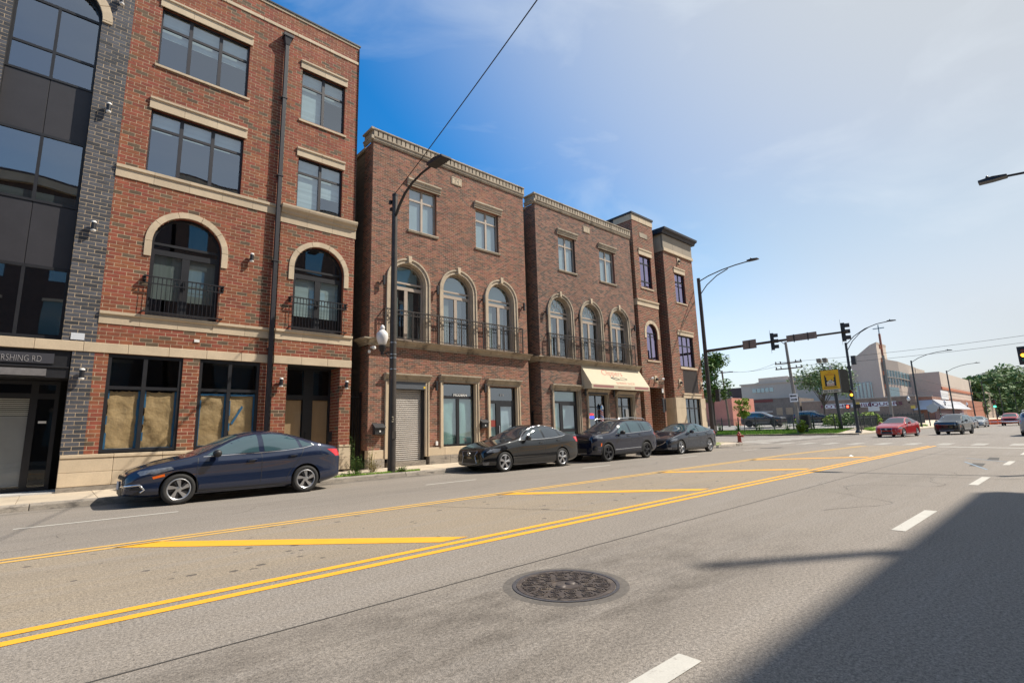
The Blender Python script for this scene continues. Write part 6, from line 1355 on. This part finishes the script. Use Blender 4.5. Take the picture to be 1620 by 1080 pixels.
p = at(1488, 622, Y=17.55); MB().box(p.x, p.x+8, 17.5, 17.58, p.z-1.1, p.z+.6).build('sign_board', whs, SH, oH)
s2 = tag(empty('blank_signboard', (96, 17, .4)), 'grey arrow shaped back of a sign in front of the corner shop', 'sign')
pA, pB, pC, pD, pE = [at(a, b, X=96) for a, b in ((1465, 643), (1477, 637), (1484, 643), (1482, 650), (1468, 650))]; pF = at(1474, 653, X=96)
MB().prism([(96, q.y, q.z) for q in (pA, pB, pC, pD, pF, pE)], (.15, 0, 0)).build('sign_panel', mat('sign_grey', (.42, .43, .42), .7), s2, s2.location)
for q in (pA, pC): MB().tube([(96.3, q.y-.1, .3), (96.3, q.y-.1, q.z)], .07, 6).build('sign_post', dpole, s2, s2.location)
# modern hall with sail-shaped wall
XH = 130
def P(px, py, X=XH): return at(px, py, X=X)
HL, oHL = Vector((XH, 17, 0)), None
HL = tag(empty('modern_hall', (XH, 20, 0)), 'large beige modern building with sloping sail wall and curved teal glazing', 'building'); oHL = HL.location
def wallpoly(name, pts, depth, m, parent, o): return MB().prism([tuple(p) for p in pts], depth).build(name, m, parent, o)
def cellx(px0, px1, py0, py1, X): a, b = P(px0, py0, X), P(px1, py1, X); return b.y, a.y, b.z, a.z
y1, z1 = P(1172, 609).y, P(1215, 607).z; yS = P(1352, 600).y
wallpoly('wall', [(XH, y1, 0), (XH, yS, 0), (XH, yS, z1), (XH, y1, z1)], (30, 0, 0), beige, HL, oHL)
z2 = P(1300, 589.5).z; y2 = P(1187, 597).y
wallpoly('upper_wall', [(XH+2, y2, z1), (XH+2, yS+.1, z1), (XH+2, yS+.1, z2), (XH+2, y2-4, z2), (XH+2, y2, z2-1)], (25, 0, 0), beiged, HL, oHL)
MB().box(XH-.2, XH+2.2, yS+.05, y1+.3, z1, z1+.35).build('ledge', beige, HL, oHL)
for a, b_, c, d in ((1190, 1224, 614, 620.5), (1283, 1301, 610, 617), (1337, 1350, 608, 616)):
    y0_, y1_, z0_, z1_ = cellx(a, b_, c, d, XH); f = MB().box(XH-.1, XH-.02, y0_, y1_, P((a+b_)/2, d).z, P((a+b_)/2, c).z).build('window', tealg, HL, oHL)
    for k in range(1, 5): yy = y0_+(y1_-y0_)*k/5; MB().box(XH-.16, XH-.1, yy-.08, yy+.08, P((a+b_)/2, d).z, P((a+b_)/2, c).z).build('mullion', beiged, f, oHL)
p = P(1215, 602); MB().box(XH+1.8, XH+1.98, p.y-4, p.y+3, p.z-.8, p.z+.9).build('name_panel', beige, HL, oHL)
text('hall_lettering', 'VISTA', 1.3, mat('brown_letters', (.12, .08, .06), .7), HL, Vector((XH+1.75, p.y-.5, p.z-.45))-oHL, (math.pi/2, 0, -math.pi/2), .02, sx=1.4) if False else None
# sail
S0, S1, S2, S3 = P(1348, 571), P(1377, 545), P(1388, 541.5), P(1388, 700)
ysr = P(1396, 600).y
wallpoly('sail_wall', [(XH-1, S0.y, 0), (XH-1, ysr, 0), (XH-1, ysr, S2.z-.6), (XH-1, S2.y, S2.z), (XH-1, S1.y, S1.z-.2), (XH-1, S0.y, S0.z)], (8, 0, 0), beige, HL, oHL)
wallpoly('glazed_link', [(XH-1.2, P(1350, 600).y, 0), (XH-1.2, P(1380, 600).y, 0), (XH-1.2, P(1380, 600).y, P(1365, 606).z), (XH-1.2, P(1350, 600).y, P(1365, 606).z)], (.15, 0, 0), tealg, HL, oHL)
for k in range(6): yy = P(1350+k*6, 620).y; MB().box(XH-1.3, XH-1.21, yy-.1, yy+.1, 0, P(1365, 606).z).build('mullion', beiged, HL, oHL)
# curved glazed wing: a vertical wall running away down the street
pts = [(1398, 567.5, 131, None), (1425, 573.5, 0, 26), (1450, 582, 0, 24.5), (1480, 593.5, 0, 22)]
path = [at(1397, 567.5, X=131)]+[at(1420, 571.5, Y=path_y) for path_y in (25.2,)]+[at(1445, 580, Y=24.2), at(1478, 596, Y=22.4)]
def wallrun(zf0, zf1, m, name, dy=0, dz0=0):
    b = MB()
    for i in range(len(path)-1):
        a, c = path[i], path[i+1]; a0, a1 = a.z*zf0, a.z*zf1; c0, c1 = c.z*zf0, c.z*zf1
        b.add([(a.x-dy, a.y-dy, a0), (c.x-dy, c.y-dy, c0), (c.x-dy, c.y-dy, c1), (a.x-dy, a.y-dy, a1), (a.x-dy+3, a.y+3, a0), (c.x+3-dy, c.y+3, c0), (c.x+3-dy, c.y+3, c1), (a.x+3-dy, a.y+3, a1)], [(0, 1, 2, 3), (3, 2, 6, 7), (1, 5, 6, 2), (0, 3, 7, 4)])
    return b.build(name, m, HL, oHL, smooth=False)
wallrun(0, .62, beige, 'curved_wall'); gw = wallrun(.62, .84, tealg, 'curved_glazing'); wallrun(.84, 1, beiged, 'curved_parapet')
for i in range(len(path)-1):
    for k in range(5):
        t = k/5; q = path[i].lerp(path[i+1], t); MB().box(q.x-.12, q.x-.02, q.y-.14, q.y-.05, q.z*.62, q.z*.84).build('mullion', beiged, gw, oHL)
b = MB(); 
for i in range(len(path)-1): a, c = path[i], path[i+1]; b.tube([(a.x-.1, a.y-.1, a.z*.73), (c.x-.1, c.y-.1, c.z*.73)], .1, 4)
b.build('transom', beiged, gw, oHL)
for t0, t1, z0, z1 in ((.02, .75, .34, .58),):
    a, c = path[0].lerp(path[1], t0), path[0].lerp(path[1], t1); MB().add([(a.x-.1, a.y-.12, a.z*z0), (c.x-.1, c.y-.12, c.z*z0), (c.x-.1, c.y-.12, c.z*z1), (a.x-.1, a.y-.12, a.z*z1)], [(0, 1, 2, 3)]).build('glazing', tealg, HL, oHL)
# cross and spire
cr = tag(empty('steeple', (121, 24, 0)), 'thin rust red steeple topped by a pale metal cross', 'steeple'); c1, c2, c3 = P(1391, 528, 121), P(1396, 560, 121), P(1388, 514, 121)
MB().box(120.8, 121.2, c1.y-.16, c1.y+.16, 0, c1.z).build('spire', mat('rust_brick', (.25, .10, .07), .8), cr, cr.location)
b = MB(); b.box(120.9, 121.1, c1.y-.09, c1.y+.09, c1.z, c3.z); zc = P(1388, 519.5, 121).z; b.box(120.9, 121.1, c1.y-.95, c1.y+.95, zc-.09, zc+.09); b.build('cross', mat('pale_steel', (.30, .38, .42), .5), cr, cr.location)
for k in range(4): MB().box(120.5, 120.78, c1.y-.05, c1.y+.3, c1.z-3-k*2.6, c1.z-2.2-k*2.6).build('steeple_panel', orng, cr, cr.location)
# striped block further right
bx0 = at(1481, 600, Y=20); 
ST = tag(empty('striped_building', (150, 20, 0)), 'beige building with orange brick stripes beyond the curved glass wing', 'building'); oT = ST.location
xa, xb, xc = at(1482, 600, Y=20).x, at(1503, 600, Y=20).x, at(1546, 600, Y=19).x
zt0 = at(1482, 588.5, Y=20).z; zt1 = at(1546, 598, Y=19).z
zz = min(zt0, zt1)
MB().box(xa, xc, 19.5, 40, 0, zt0).build('wall', beige, ST, oT)
MB().box(xa-.1, xa+.1, 19.4, 40, 0, zt0-.01).build('end_wall', beige, ST, oT)
for f0, f1 in ((.66, .71), (.38, .48)): MB().box(xa-.15, xc, 19.3, 19.49, zt0*f0, zt0*f1).build('brick_band', orng, ST, oT)
MB().box(xc, xc+25, 18.5, 30, 0, zt0*.78).build('lower_wing', mat('sand_precast', (.46, .34, .25), .85), ST, oT); MB().box(xa+4, xa+14, 24, 30, zt0, zt0+1.5).build('roof_plant', beiged, ST, oT)
MB().box(xa+8, xa+26, 18.9, 19.29, 0, zt0*.36).build('entrance_front', mat('brown_front', (.14, .09, .07), .7), ST, oT)
ob = tag(empty('brick_shop', (158, 17.6, 0)), 'plain orange brick shop right of the corner shop awning', 'building')
q = at(1512, 640, Y=17.6); MB().box(156.2, 190, 17.7, 19.2, 0, at(1506, 630, Y=17.7).z).build('wall', mat('orange_brick', (.36, .135, .075), .9, noise=(1, .1)), ob, ob.location)
# low roofs at the left behind the lot
q0, q1 = P(1140, 613), P(1178, 611)
LR = tag(empty('distant_block', (XH+6, q1.y, 0)), 'dark brown flat roofed block left of the modern hall', 'building'); MB().box(XH+6, XH+30, q1.y-.5, q0.y+10, 0, q0.z).build('wall', mat('dark_brown_wall', (.10, .065, .06), .9), LR, LR.location)
for k in range(4): MB().box(XH+5.9, XH+5.99, q1.y+1+k*3, q1.y+2.4+k*3, q0.z*.62, q0.z*.75).build('window', tealg, LR, LR.location)
# near side buildings that throw the shadow and stand mirrored in the windows
def nearb(x0, x1, y1, H, m, label):
    o = Vector((x0, y1, .13)); r = tag(empty('street_building', o), label, 'building')
    MB().box(x0, x1, y1-12, y1, .13, H).build('wall', m, r, o); MB().box(x0-.1, x1+.1, y1-.01, y1+.35, H-.9, H-.3).build('cornice', lime, r, o)
    n = int((x1-x0)/3)
    for i in range(n):
        for k in range(int((H-2)/3.6)):
            xx = x0+.9+i*(x1-x0-1)/n; z = 1.2+k*3.6; f = MB().box(xx, xx+1.4, y1+.0, y1+.03, z, z+2.1).build('window', tealg, r, o)
            MB().box(xx-.1, xx+1.5, y1+.0, y1+.12, z+2.1, z+2.3).build('lintel', lime, r, o)
nearb(5.6, 27.6, -8.5, 21.6, MATS['red_brown_brick'], 'tall building behind the camera whose shadow covers the lower right lanes')
nb = bpy.data.objects['street_building']; MB().lathe([(.13, 0), (.11, 4.0)], (22.85, -8.95, 21.6), 10).build('roof_mast', dpole, nb, nb.location)
nearb(-30, 5.3, -8.5, 19.0, MATS['dark_brown_brick'], 'lower building behind the camera mirrored in the grey bay glass')
# ------------------------------------------------------------------ utility poles, signs, fence
U = tag(empty('utility_pole', (60.8, 20.9, .2)), 'pale wooden utility pole with cross arms and a one way sign', 'utility pole'); oU = U.location
MB().tube([(60.8, 20.9, 0), (60.8, 20.95, 4), (60.7, 21.1, 8), (60.65, 21.15, 10.3)], [.2, .18, .15, .13], 12).build('pole', mat('grey_wood', (.24, .21, .18), .9, noise=(8, .2, (1, 1, .1))), U, oU, smooth=50)
for z in (7.3, 7.9): 
    MB().box(60.5, 60.62, 19.7, 22.5, z-.06, z+.06).build('cross_arm', wood, U, oU)
for y in (19.8, 20.3, 21.9, 22.4): 
    for z in (7.36, 7.96): MB().lathe([(.03, 0), (.08, .05), (.05, .12), (.09, .16), (.03, .24)], (60.56, y, z), 8).build('insulator', alloyd, U, oU)
MB().tube([(60.7, 21.1, 9.9), (60.7, 21.8, 10.6), (60.7, 22.6, 10.75)], .04, 6).build('lamp_arm', dpole, U, oU)
pz = P(1255, 629, 60.3); sgn_ = MB().box(60.25, 60.3, pz.y-.45, pz.y+.35, pz.z-.45, pz.z+.45).build('one_way_sign', whs, U, oU)
def arrow(z, d): 
    b = MB(); y = pz.y-.05; b.box(60.235, 60.249, y-.3, y+.3, z-.06, z+.06); b.prism([(60.235, y+d*.2, z-.14), (60.235, y+d*.36, z), (60.235, y+d*.2, z+.14)], (.013, 0, 0)); b.build('arrow', blackp, sgn_, oU)
arrow(pz.z+.2, 1); arrow(pz.z-.2, -1)
U2 = tag(empty('utility_pole', (75, 35.5, .6)), 'dark wooden utility pole behind the salmon wall', 'utility pole')
b = MB(); b.tube([(75, 35.2, .4), (75, 35.6, 9.4)], [.16, .12], 10); b.build('pole', wood, U2, U2.location); MB().box(74.9, 75, 33.9, 36, 9.0, 9.12).build('cross_arm', wood, U2, U2.location)
U3 = tag(empty('utility_pole', (80, 16.5, 0)), 'slim utility pole in front of the liquor lettering, below the steeple', 'utility pole'); a_, c_ = at(1411, 658, X=80), at(1397, 562, X=80)
MB().tube([(80, a_.y, 0), (80, c_.y, c_.z)], [.2, .14], 10).build('pole', MATS['grey_wood'], U3, U3.location)
for (a, b_) in (((75, 34.5, 9.2), (60.6, 22.3, 8.1)), ((75, 35.5, 9.2), (60.6, 19.9, 8.1)), ((60.6, 22.3, 8.1), (59.5, -8, 8.6)), ((60.6, 19.9, 7.5), (59.5, -8, 8.1))): wire('overhead_cable', a, b_, .5, .015, 'thin utility wires strung between the poles beyond the crossing', group='utility wires beyond the crossing')
for z, y in ((6.4, 16.6), (5.4, 16.7), (8.0, 16.4)): wire('overhead_cable', (80, 16.6, z), (250, 17.0, z+1.2), 1.2, .022, 'thin utility wires running down the far street', group='wires down the far street')
# yellow sign
SG = tag(empty('pole_sign', (64.3, 17.7, .3)), 'yellow square pole sign with skyline picture and two floodlights', 'sign'); oG2 = SG.location
A0, A1, A2 = P(1296.5, 586.5, 64), P(1326, 583, 64), P(1304.5, 622.5, 64); zT, zB = A1.z-.02, A2.z
zB = P(1329, 620.5, 64).z
yl, yr = A0.y-.03, A1.y; D2 = at(1336.5, 582, Y=yr-.3)
fy = mat('sign_yellow', (.80, .42, .008), .5, emit=None)
MB().box(64, 64.25, yr, yl, zB, zT).build('sign_box', blackp, SG, oG2)
MB().box(63.97, 63.998, yr+.04, yl-.04, zB+.42, zT-.05).build('sign_face', fy, SG, oG2); MB().box(63.97, 63.998, yr+.04, yl-.04, zB+.05, zB+.38).build('letter_board', mat('cream_board', (.66, .57, .42), .6), SG, oG2)
MB().add([(64.2, yr, zB), (66.4, yr-.25, zB), (66.4, yr-.25, zT), (64.2, yr, zT), (66.3, yr+.1, zB), (66.3, yr+.1, zT), (64.25, yr+.2, zB), (64.25, yr+.2, zT)], [(0, 1, 2, 3), (1, 4, 5, 2), (4, 6, 7, 5), (3, 2, 5, 7), (0, 6, 4, 1)]).build('sign_side', mat('weathered_black_panel', (.012, .013, .013), .95, spec=.1, noise=(3, .3)), SG, oG2)
def tx(s, size, m, y, z, sx=1): text('sign_lettering', s, size, m, SG, Vector((63.962, y, z))-oG2, (math.pi/2, 0, -math.pi/2), .003, sx=sx)
yc = (yl+yr)/2; H_ = zT-zB; redp = mat('sign_red', (.55, .05, .01), .5)
tx('THE', .16, redp, yc, zT-.36); tx('CHICAGO', .22, redp, yc, zT-.62, .9); 
b = MB(); ys0 = yc+.55
for k, h in enumerate((1.45, 1.2, .8, .55, .75, .5, .6, .85, .55, .7, 1.15, 1.5)): b.box(63.95, 63.968, ys0-k*.092-.09, ys0-k*.092, zB+.75, zB+.75+h*.85)
b.build('skyline', blackp, SG, oG2)
crm = MATS['cream_board']
b = MB(); b.box(63.944, 63.949, yc-.36, yc+.36, zB+.8, zB+1.15); b.prism([(63.944, yc+.42, zB+1.15), (63.944, yc, zB+1.45), (63.944, yc-.42, zB+1.15)], (.005, 0, 0)); b.build('house_emblem', crm, SG, oG2)
text('sign_lettering', 'RIB', .2, blackp, SG, Vector((63.94, yc, zB+1.14))-oG2, (math.pi/2, 0, -math.pi/2), .003); text('sign_lettering', 'HOUSE', .24, redp, SG, Vector((63.94, yc, zB+.86))-oG2, (math.pi/2, 0, -math.pi/2), .003)
tx('BAR AND GRILL BAR BQ', .13, blackp, yc, zB+.56) if False else None
b = MB()
for k in range(16): b.box(63.955, 63.968, yl-.25-k*.085, yl-.2-k*.085, zB+.57, zB+.66)
for k in range(18): b.box(63.955, 63.968, yl-.2-k*.08, yl-.15-k*.08, zB+.13, zB+.3) if k not in (5, 8, 11) else None
b.build('small_lettering', blackp, SG, oG2, kind='stuff')
yp = P(1325, 650, 64.5).y; MB().tube([(64.6, yp-.15, .2), (64.6, yp, zB)], .17, 12).build('sign_post', dpole, SG, oG2)
b = MB(); b.tube([(64.1, yl-.35, zT), (64.1, yl-.35, zT+.75)], .04, 6); b.box(64.05, 64.15, yl-.75, yl+.05, zT+.72, zT+.8); b.build('lamp_bracket', dpole, SG, oG2)
for y in (yl-.65, yl-.05): MB().prism([(63.85, y-.22, zT+.9), (64.25, y-.22, zT+.85), (64.25, y-.22, zT+1.25), (63.75, y-.22, zT+1.35)], (0, .44, 0)).build('floodlight', mat('lamp_grey', (.2, .18, .15), .5), SG, oG2, bevel=.02)
MB().lathe([(.1, 0), (.1, .25), (.22, .3), (.2, .4)], (64.15, yc-.1, zT), 10).build('beacon', whs, SG, oG2)
# cabinet
cb = tag(empty('control_cabinet', (62, 20.5, .2)), 'black traffic control cabinet beside the pale utility pole', 'cabinet'); MB().box(61.7, 62.4, 20.15, 20.95, .75, 2.12).build('cabinet_box', blackp, cb, cb.location, bevel=.03); MB().box(61.9, 62.2, 20.4, 20.7, .15, .75).build('cabinet_leg', blackp, cb, cb.location)
# small street signs
def post_sign(X, px, py0, py1, w_, label, m, mb=None, hpx=None):
    a, c = at(px, py0, X=X), at(px, py1, X=X); r = tag(empty('street_sign', (X, a.y, .13)), label, 'sign')
    MB().tube([(X+.05, a.y, .1), (X+.05, a.y, a.z)], .04, 6).build('post', alloyd, r, r.location); MB().box(X-.03, X, a.y-w_, a.y+w_, c.z, a.z).build('sign_plate', m, r, r.location)
post_sign(62, 1356.5, 636, 642, .18, 'narrow yellow warning sign on a post right of the pedestrian signal', mat('yellow_plate', (.7, .5, .1), .6))
post_sign(72, 1382, 643, 650, .55, 'small square white road sign below the liquor lettering', whs)
post_sign(80, 1444, 641, 646, .22, 'yellow topped narrow sign behind the red car', MATS['yellow_plate'])
# iron fence round the lot
def fence(a, b_, n, label, za, zb_, h=1.65):
    A_, B_ = Vector(a), Vector(b_); r = tag(empty('iron_fence', A_), label, 'fence'); L_ = (B_-A_).length; u = (B_-A_).normalized(); q = MB()
    def bar(p, w_, z0, z1, mb): mb.box(p.x-w_, p.x+w_, p.y-w_, p.y+w_, z0, z1)
    for i in range(n+1):
        p = A_.lerp(B_, i/n); z = za+(zb_-za)*i/n; m_ = MB(); bar(p, .05, z-.1, z+h+.12, m_); m_.build('fence_post', dpole, r, A_)
    k = int(L_/.14)
    for i in range(k): p = A_.lerp(B_, i/k); z = za+(zb_-za)*i/k; bar(p, .012, z+.08, z+h, q)
    q.build('pickets', dpole, r, A_, kind='stuff')
    for zz in (.2, h-.25): MB().tube([A_+Vector((0, 0, za+zz-A_.z)), B_+Vector((0, 0, zb_+zz-B_.z))], .025, 4).build('fence_rail', dpole, r, A_)
fence((64.5, 42, .4), (64.5, 16.3, .4), 12, 'black iron fence along the grass in front of the parking lot', .42, .42)
fence((64.2, 16.25, .25), (100, 16.4, .2), 13, 'black iron fence running down the far street behind the red car', .25, .5)
# construction barriers and cones
om = mat('orange_plastic', (.85, .13, .02), .5)
for k in range(5):
    r = tag(empty('construction_barrier', (125+k*3.4, 12.2-k*.75, 0)), 'orange construction barriers closing the lane far down the street', 'barrier', 'orange barriers far down the street')
    b = MB(); x, y = 125+k*3.4, 12.2-k*.75; b.prism([(x, y-.9, 0), (x+.5, y-.9, 0), (x+.35, y-.9, .9), (x+.15, y-.9, .9)], (0, 1.7, 0)); b.build('barrier_body', om, r, r.location); MB().box(x-.02, x+.0, y-.85, y+.75, .4, .55).build('stripe', whitem, r, r.location)
# ------------------------------------------------------------------ greenery
def leaves(mb, c, rad, n, s, rr, flat=.5, hollow=.3):
    for _ in range(n):
        while True:
            p = Vector((rr.uniform(-1, 1), rr.uniform(-1, 1), rr.uniform(-1, 1)))
            if hollow < p.length < 1: break
        q = Vector((c[0]+p.x*rad[0], c[1]+p.y*rad[1], c[2]+p.z*rad[2]))
        u = Vector((rr.gauss(0, 1), rr.gauss(0, 1), rr.gauss(0, flat))).normalized(); v = u.cross(Vector((rr.gauss(0, .5), rr.gauss(0, .5), 1))).normalized(); k = s*rr.uniform(.6, 1.4)
        mb.add([q-u*k, q-v*k*.45, q+u*k, q+v*k*.45+Vector((0, 0, k*.15))], [(0, 1, 2, 3)])
def tree(loc, H, cr, n, s, m, label, seed, group=None, trunk=.16, base=.35, name='tree', clumps=14, shape=1.0):
    rr = random.Random(seed); r = tag(empty(name, loc), label, 'tree', group); o = Vector(loc); x, y, z = loc
    t = MB(); t.tube([(x, y, z-.1), (x+rr.uniform(-.1, .1), y, z+H*.3), (x+rr.uniform(-.3, .3), y+rr.uniform(-.3, .3), z+H*.62)], [trunk, trunk*.8, trunk*.4], 8)
    l = MB()
    for k in range(clumps):
        a = rr.uniform(0, 6.28); d = cr*math.sqrt(rr.random())*.75; zz = z+H*(base+(1-base)*rr.uniform(.12, .88)); f = 1-abs((zz-z)/H-(base+1)/2)/((1-base)/2)*.45*shape; c = (x+d*f*math.cos(a), y+d*f*math.sin(a), zz)
        t.tube([(x, y, z+H*rr.uniform(.25, .5)), ((x+c[0])/2, (y+c[1])/2, (z+H*.4+zz)/2), c], [trunk*.35, trunk*.22, .01], 5)
        q = cr*rr.uniform(.28, .5); leaves(l, c, (q, q, q*.7), n//clumps, s, rr)
    t.build('trunk', bark, r, o, smooth=60); l.build('crown', m, r, o, kind=None); return r
tree((61.3, 30.6, .25), 10.3, 2.6, 3600, .22, leafm, 'green tree half hidden behind the corner signal pole', 3, clumps=26)
tree((62.6, 27.6, .32), 4.4, 1.15, 1600, .13, leafy, 'small bright yellow green sapling in front of the parked minivan', 5, trunk=.05, base=.38, clumps=16)
tree((92, 27.5, 1.1), 9.2, 5.0, 3600, .24, mat('grey_green_leaf', (.13, .20, .075), .6, var=.35, hue=.02, spec=.3), 'wide feathery tree between the utility pole and the yellow sign', 8, base=.5, clumps=26, shape=.6)
for k, (px, H, cr) in enumerate(((1552, 15, 6.5), (1560, 13, 6), (1568, 17, 7), (1580, 15, 7), (1592, 17, 8), (1604, 16, 8), (1616, 16, 8), (1628, 17, 8), (1598, 12, 6), (1575, 10, 5), (1610, 11, 6))):
    X = 190+k*14; p = at(px, 660, X=X); tree((X, p.y+2, 0), H*(X/230), cr*(X/230), 2200, .8, leafd, 'dense green trees lining the far end of the street', 20+k, 'trees at the far end of the street', trunk=.3, base=.12, clumps=16)
def plant(loc, H, n, rr, m, label=None, name='weed', blade=.05, spread=.3, s=.06, group=None):
    l = MB(); x, y, z = loc
    for _ in range(n):
        a = rr.uniform(0, 6.28); d = rr.uniform(.02, spread); h = H*rr.uniform(.4, 1); top = Vector((x+d*math.cos(a), y+d*math.sin(a), z+h)); b0 = Vector((x+d*.3*math.cos(a), y+d*.3*math.sin(a), z))
        l.tube([b0, b0.lerp(top, .6)+Vector((0, 0, h*.08)), top], [.006, .004, .001], 3, caps=False)
        for k in range(int(5+h*10)):
            t = rr.uniform(.15, 1); p = b0.lerp(top, t); u = Vector((rr.gauss(0, 1), rr.gauss(0, 1), rr.uniform(-.2, .8))).normalized()*s*rr.uniform(.6, 1.4); v = u.cross(Vector((0, 0, 1))).normalized()*s*.3
            l.add([p, p+u*.5+v, p+u, p+u*.5-v], [(0, 1, 2, 3)])
    return tag(l.build(name, m, None, loc), label, 'plant', group)
def place(o, loc): o.location = loc; return o
rr = random.Random(4)
weedm = mat('weed_green', (.09, .15, .03), .65, var=.4, hue=.03, spec=.3); weedd = mat('dry_weed', (.26, .22, .08), .8, var=.3)
place(plant((7.55, 16.0, .13), .62, 46, rr, weedm, 'bushy green weed on the pavement at the kerb right of the nearest car', spread=.38), (7.55, 16.0, .13))
place(plant((8.15, 16.1, .13), .45, 30, rr, weedd, 'dry yellowish weed beside the bushy one', spread=.3), (8.15, 16.1, .13))
place(plant((7.95, 17.2, .13), 1.25, 16, rr, weedm, 'tall thin weed against the black gap gate', spread=.2), (7.95, 17.2, .13))
place(plant((8.62, 17.2, .13), .9, 16, rr, weedd, 'tall dry weed at the base of the brick corner beside the gate', spread=.2), (8.62, 17.2, .13))
place(plant((8.7, 15.1, .13), .2, 40, rr, weedm, 'low grass tuft round the foot of the lamp pole', spread=.3), (8.7, 15.25, .13))
place(plant((7.0, 15.4, .13), .14, 40, rr, weedm, 'small grass tuft in the kerb joint behind the nearest car', spread=.45), (7.0, 15.3, .13))
place(plant((60.6, 20.6, .15), 1.5, 70, rr, leafy, 'leafy bush round the foot of the pale utility pole', 'bush', spread=.8, s=.22), (60.6, 20.6, .15))
for k in range(9):
    y = 39-k*2.55+rr.uniform(-.6, .6); place(plant((64.4, y, .42), rr.uniform(.7, 1.3), 26, rr, leafm, 'scrubby weeds growing along the lot fence', 'weed', spread=.55, s=.14, group='weeds along the lot fence'), (64.4, y, .42))
for k, (X, y, s_) in enumerate(((72, 20.6, 1.5), (72, 18.6, 1.8), (73, 17.2, 1.6), (80, 22, 1.6), (84, 19.5, 1.6))):
    l = MB(); leaves(l, (X, y, 1.2), (1.2, 1.3, s_*.75), 900, .16, rr, hollow=.1); tag(l.build('vine_shrub', leafm if k % 2 else leafy, None, (X, y, .5), kind=None), 'vine covered shrubs behind the fence right of the black cabinet', 'shrub', 'vine shrubs behind the fence').location = (X, y, .5)
# grass verge
g = MB(); rr = random.Random(9)
for _ in range(26000):
    x = 59.7+6.2*rr.random()**.9; y = rr.uniform(17, 40); z = (.13+(x-59.4)*.056 if x < 61 else .22+(x-61)*.066); h = rr.uniform(.06, .14); a = rr.uniform(0, 3.14); w_ = .035
    g.add([(x-w_*math.cos(a), y-w_*math.sin(a), z), (x+w_*math.cos(a), y+w_*math.sin(a), z), (x+rr.uniform(-.05, .05), y+rr.uniform(-.05, .05), z+h)], [(0, 1, 2)])
for _ in range(9000):
    x = rr.uniform(66, 96); y = rr.uniform(15.4, 16.2) ; z = .2; h = rr.uniform(.1, .5); w_ = .06; g.add([(x-w_, y, z), (x+w_, y, z), (x+rr.uniform(-.1, .1), y, z+h)], [(0, 1, 2)])
tag(g.build('verge_grass', grassm, None), 'bright green mown grass verge before the lot fence', 'grass', kind='stuff')
g = MB()
for _ in range(9000):
    q = rr.random()
    if q < .5: x, y = rr.uniform(26.8, 34), rr.gauss(16.9, .25)
    elif q < .75: x, y = rr.uniform(26, 31), 15.2+abs(rr.gauss(0, .09))
    else: x, y = rr.uniform(5.8, 9.4), 15.17+abs(rr.gauss(0, .05))
    h = rr.uniform(.03, .08); w_ = .01; g.add([(x-w_, y, .13), (x+w_, y, .13), (x+rr.uniform(-.03, .03), y+rr.uniform(-.03, .03), .13+h)], [(0, 1, 2)])
tag(g.build('kerb_grass', grassm, None), 'thin grass and weeds in the pavement edges', 'grass', kind='stuff')

# lettering becomes plain meshes
dg = bpy.context.evaluated_depsgraph_get(); dg.update()
for o in [q for q in bpy.data.objects if q.type == 'FONT']:
    me = bpy.data.meshes.new_from_object(o.evaluated_get(dg), depsgraph=dg); n = bpy.data.objects.new('tmp', me); SC.collection.objects.link(n)
    n.parent = o.parent; n.location = o.location; n.rotation_euler = o.rotation_euler; n.scale = o.scale; nm = o.name; bpy.data.objects.remove(o); n.name = nm
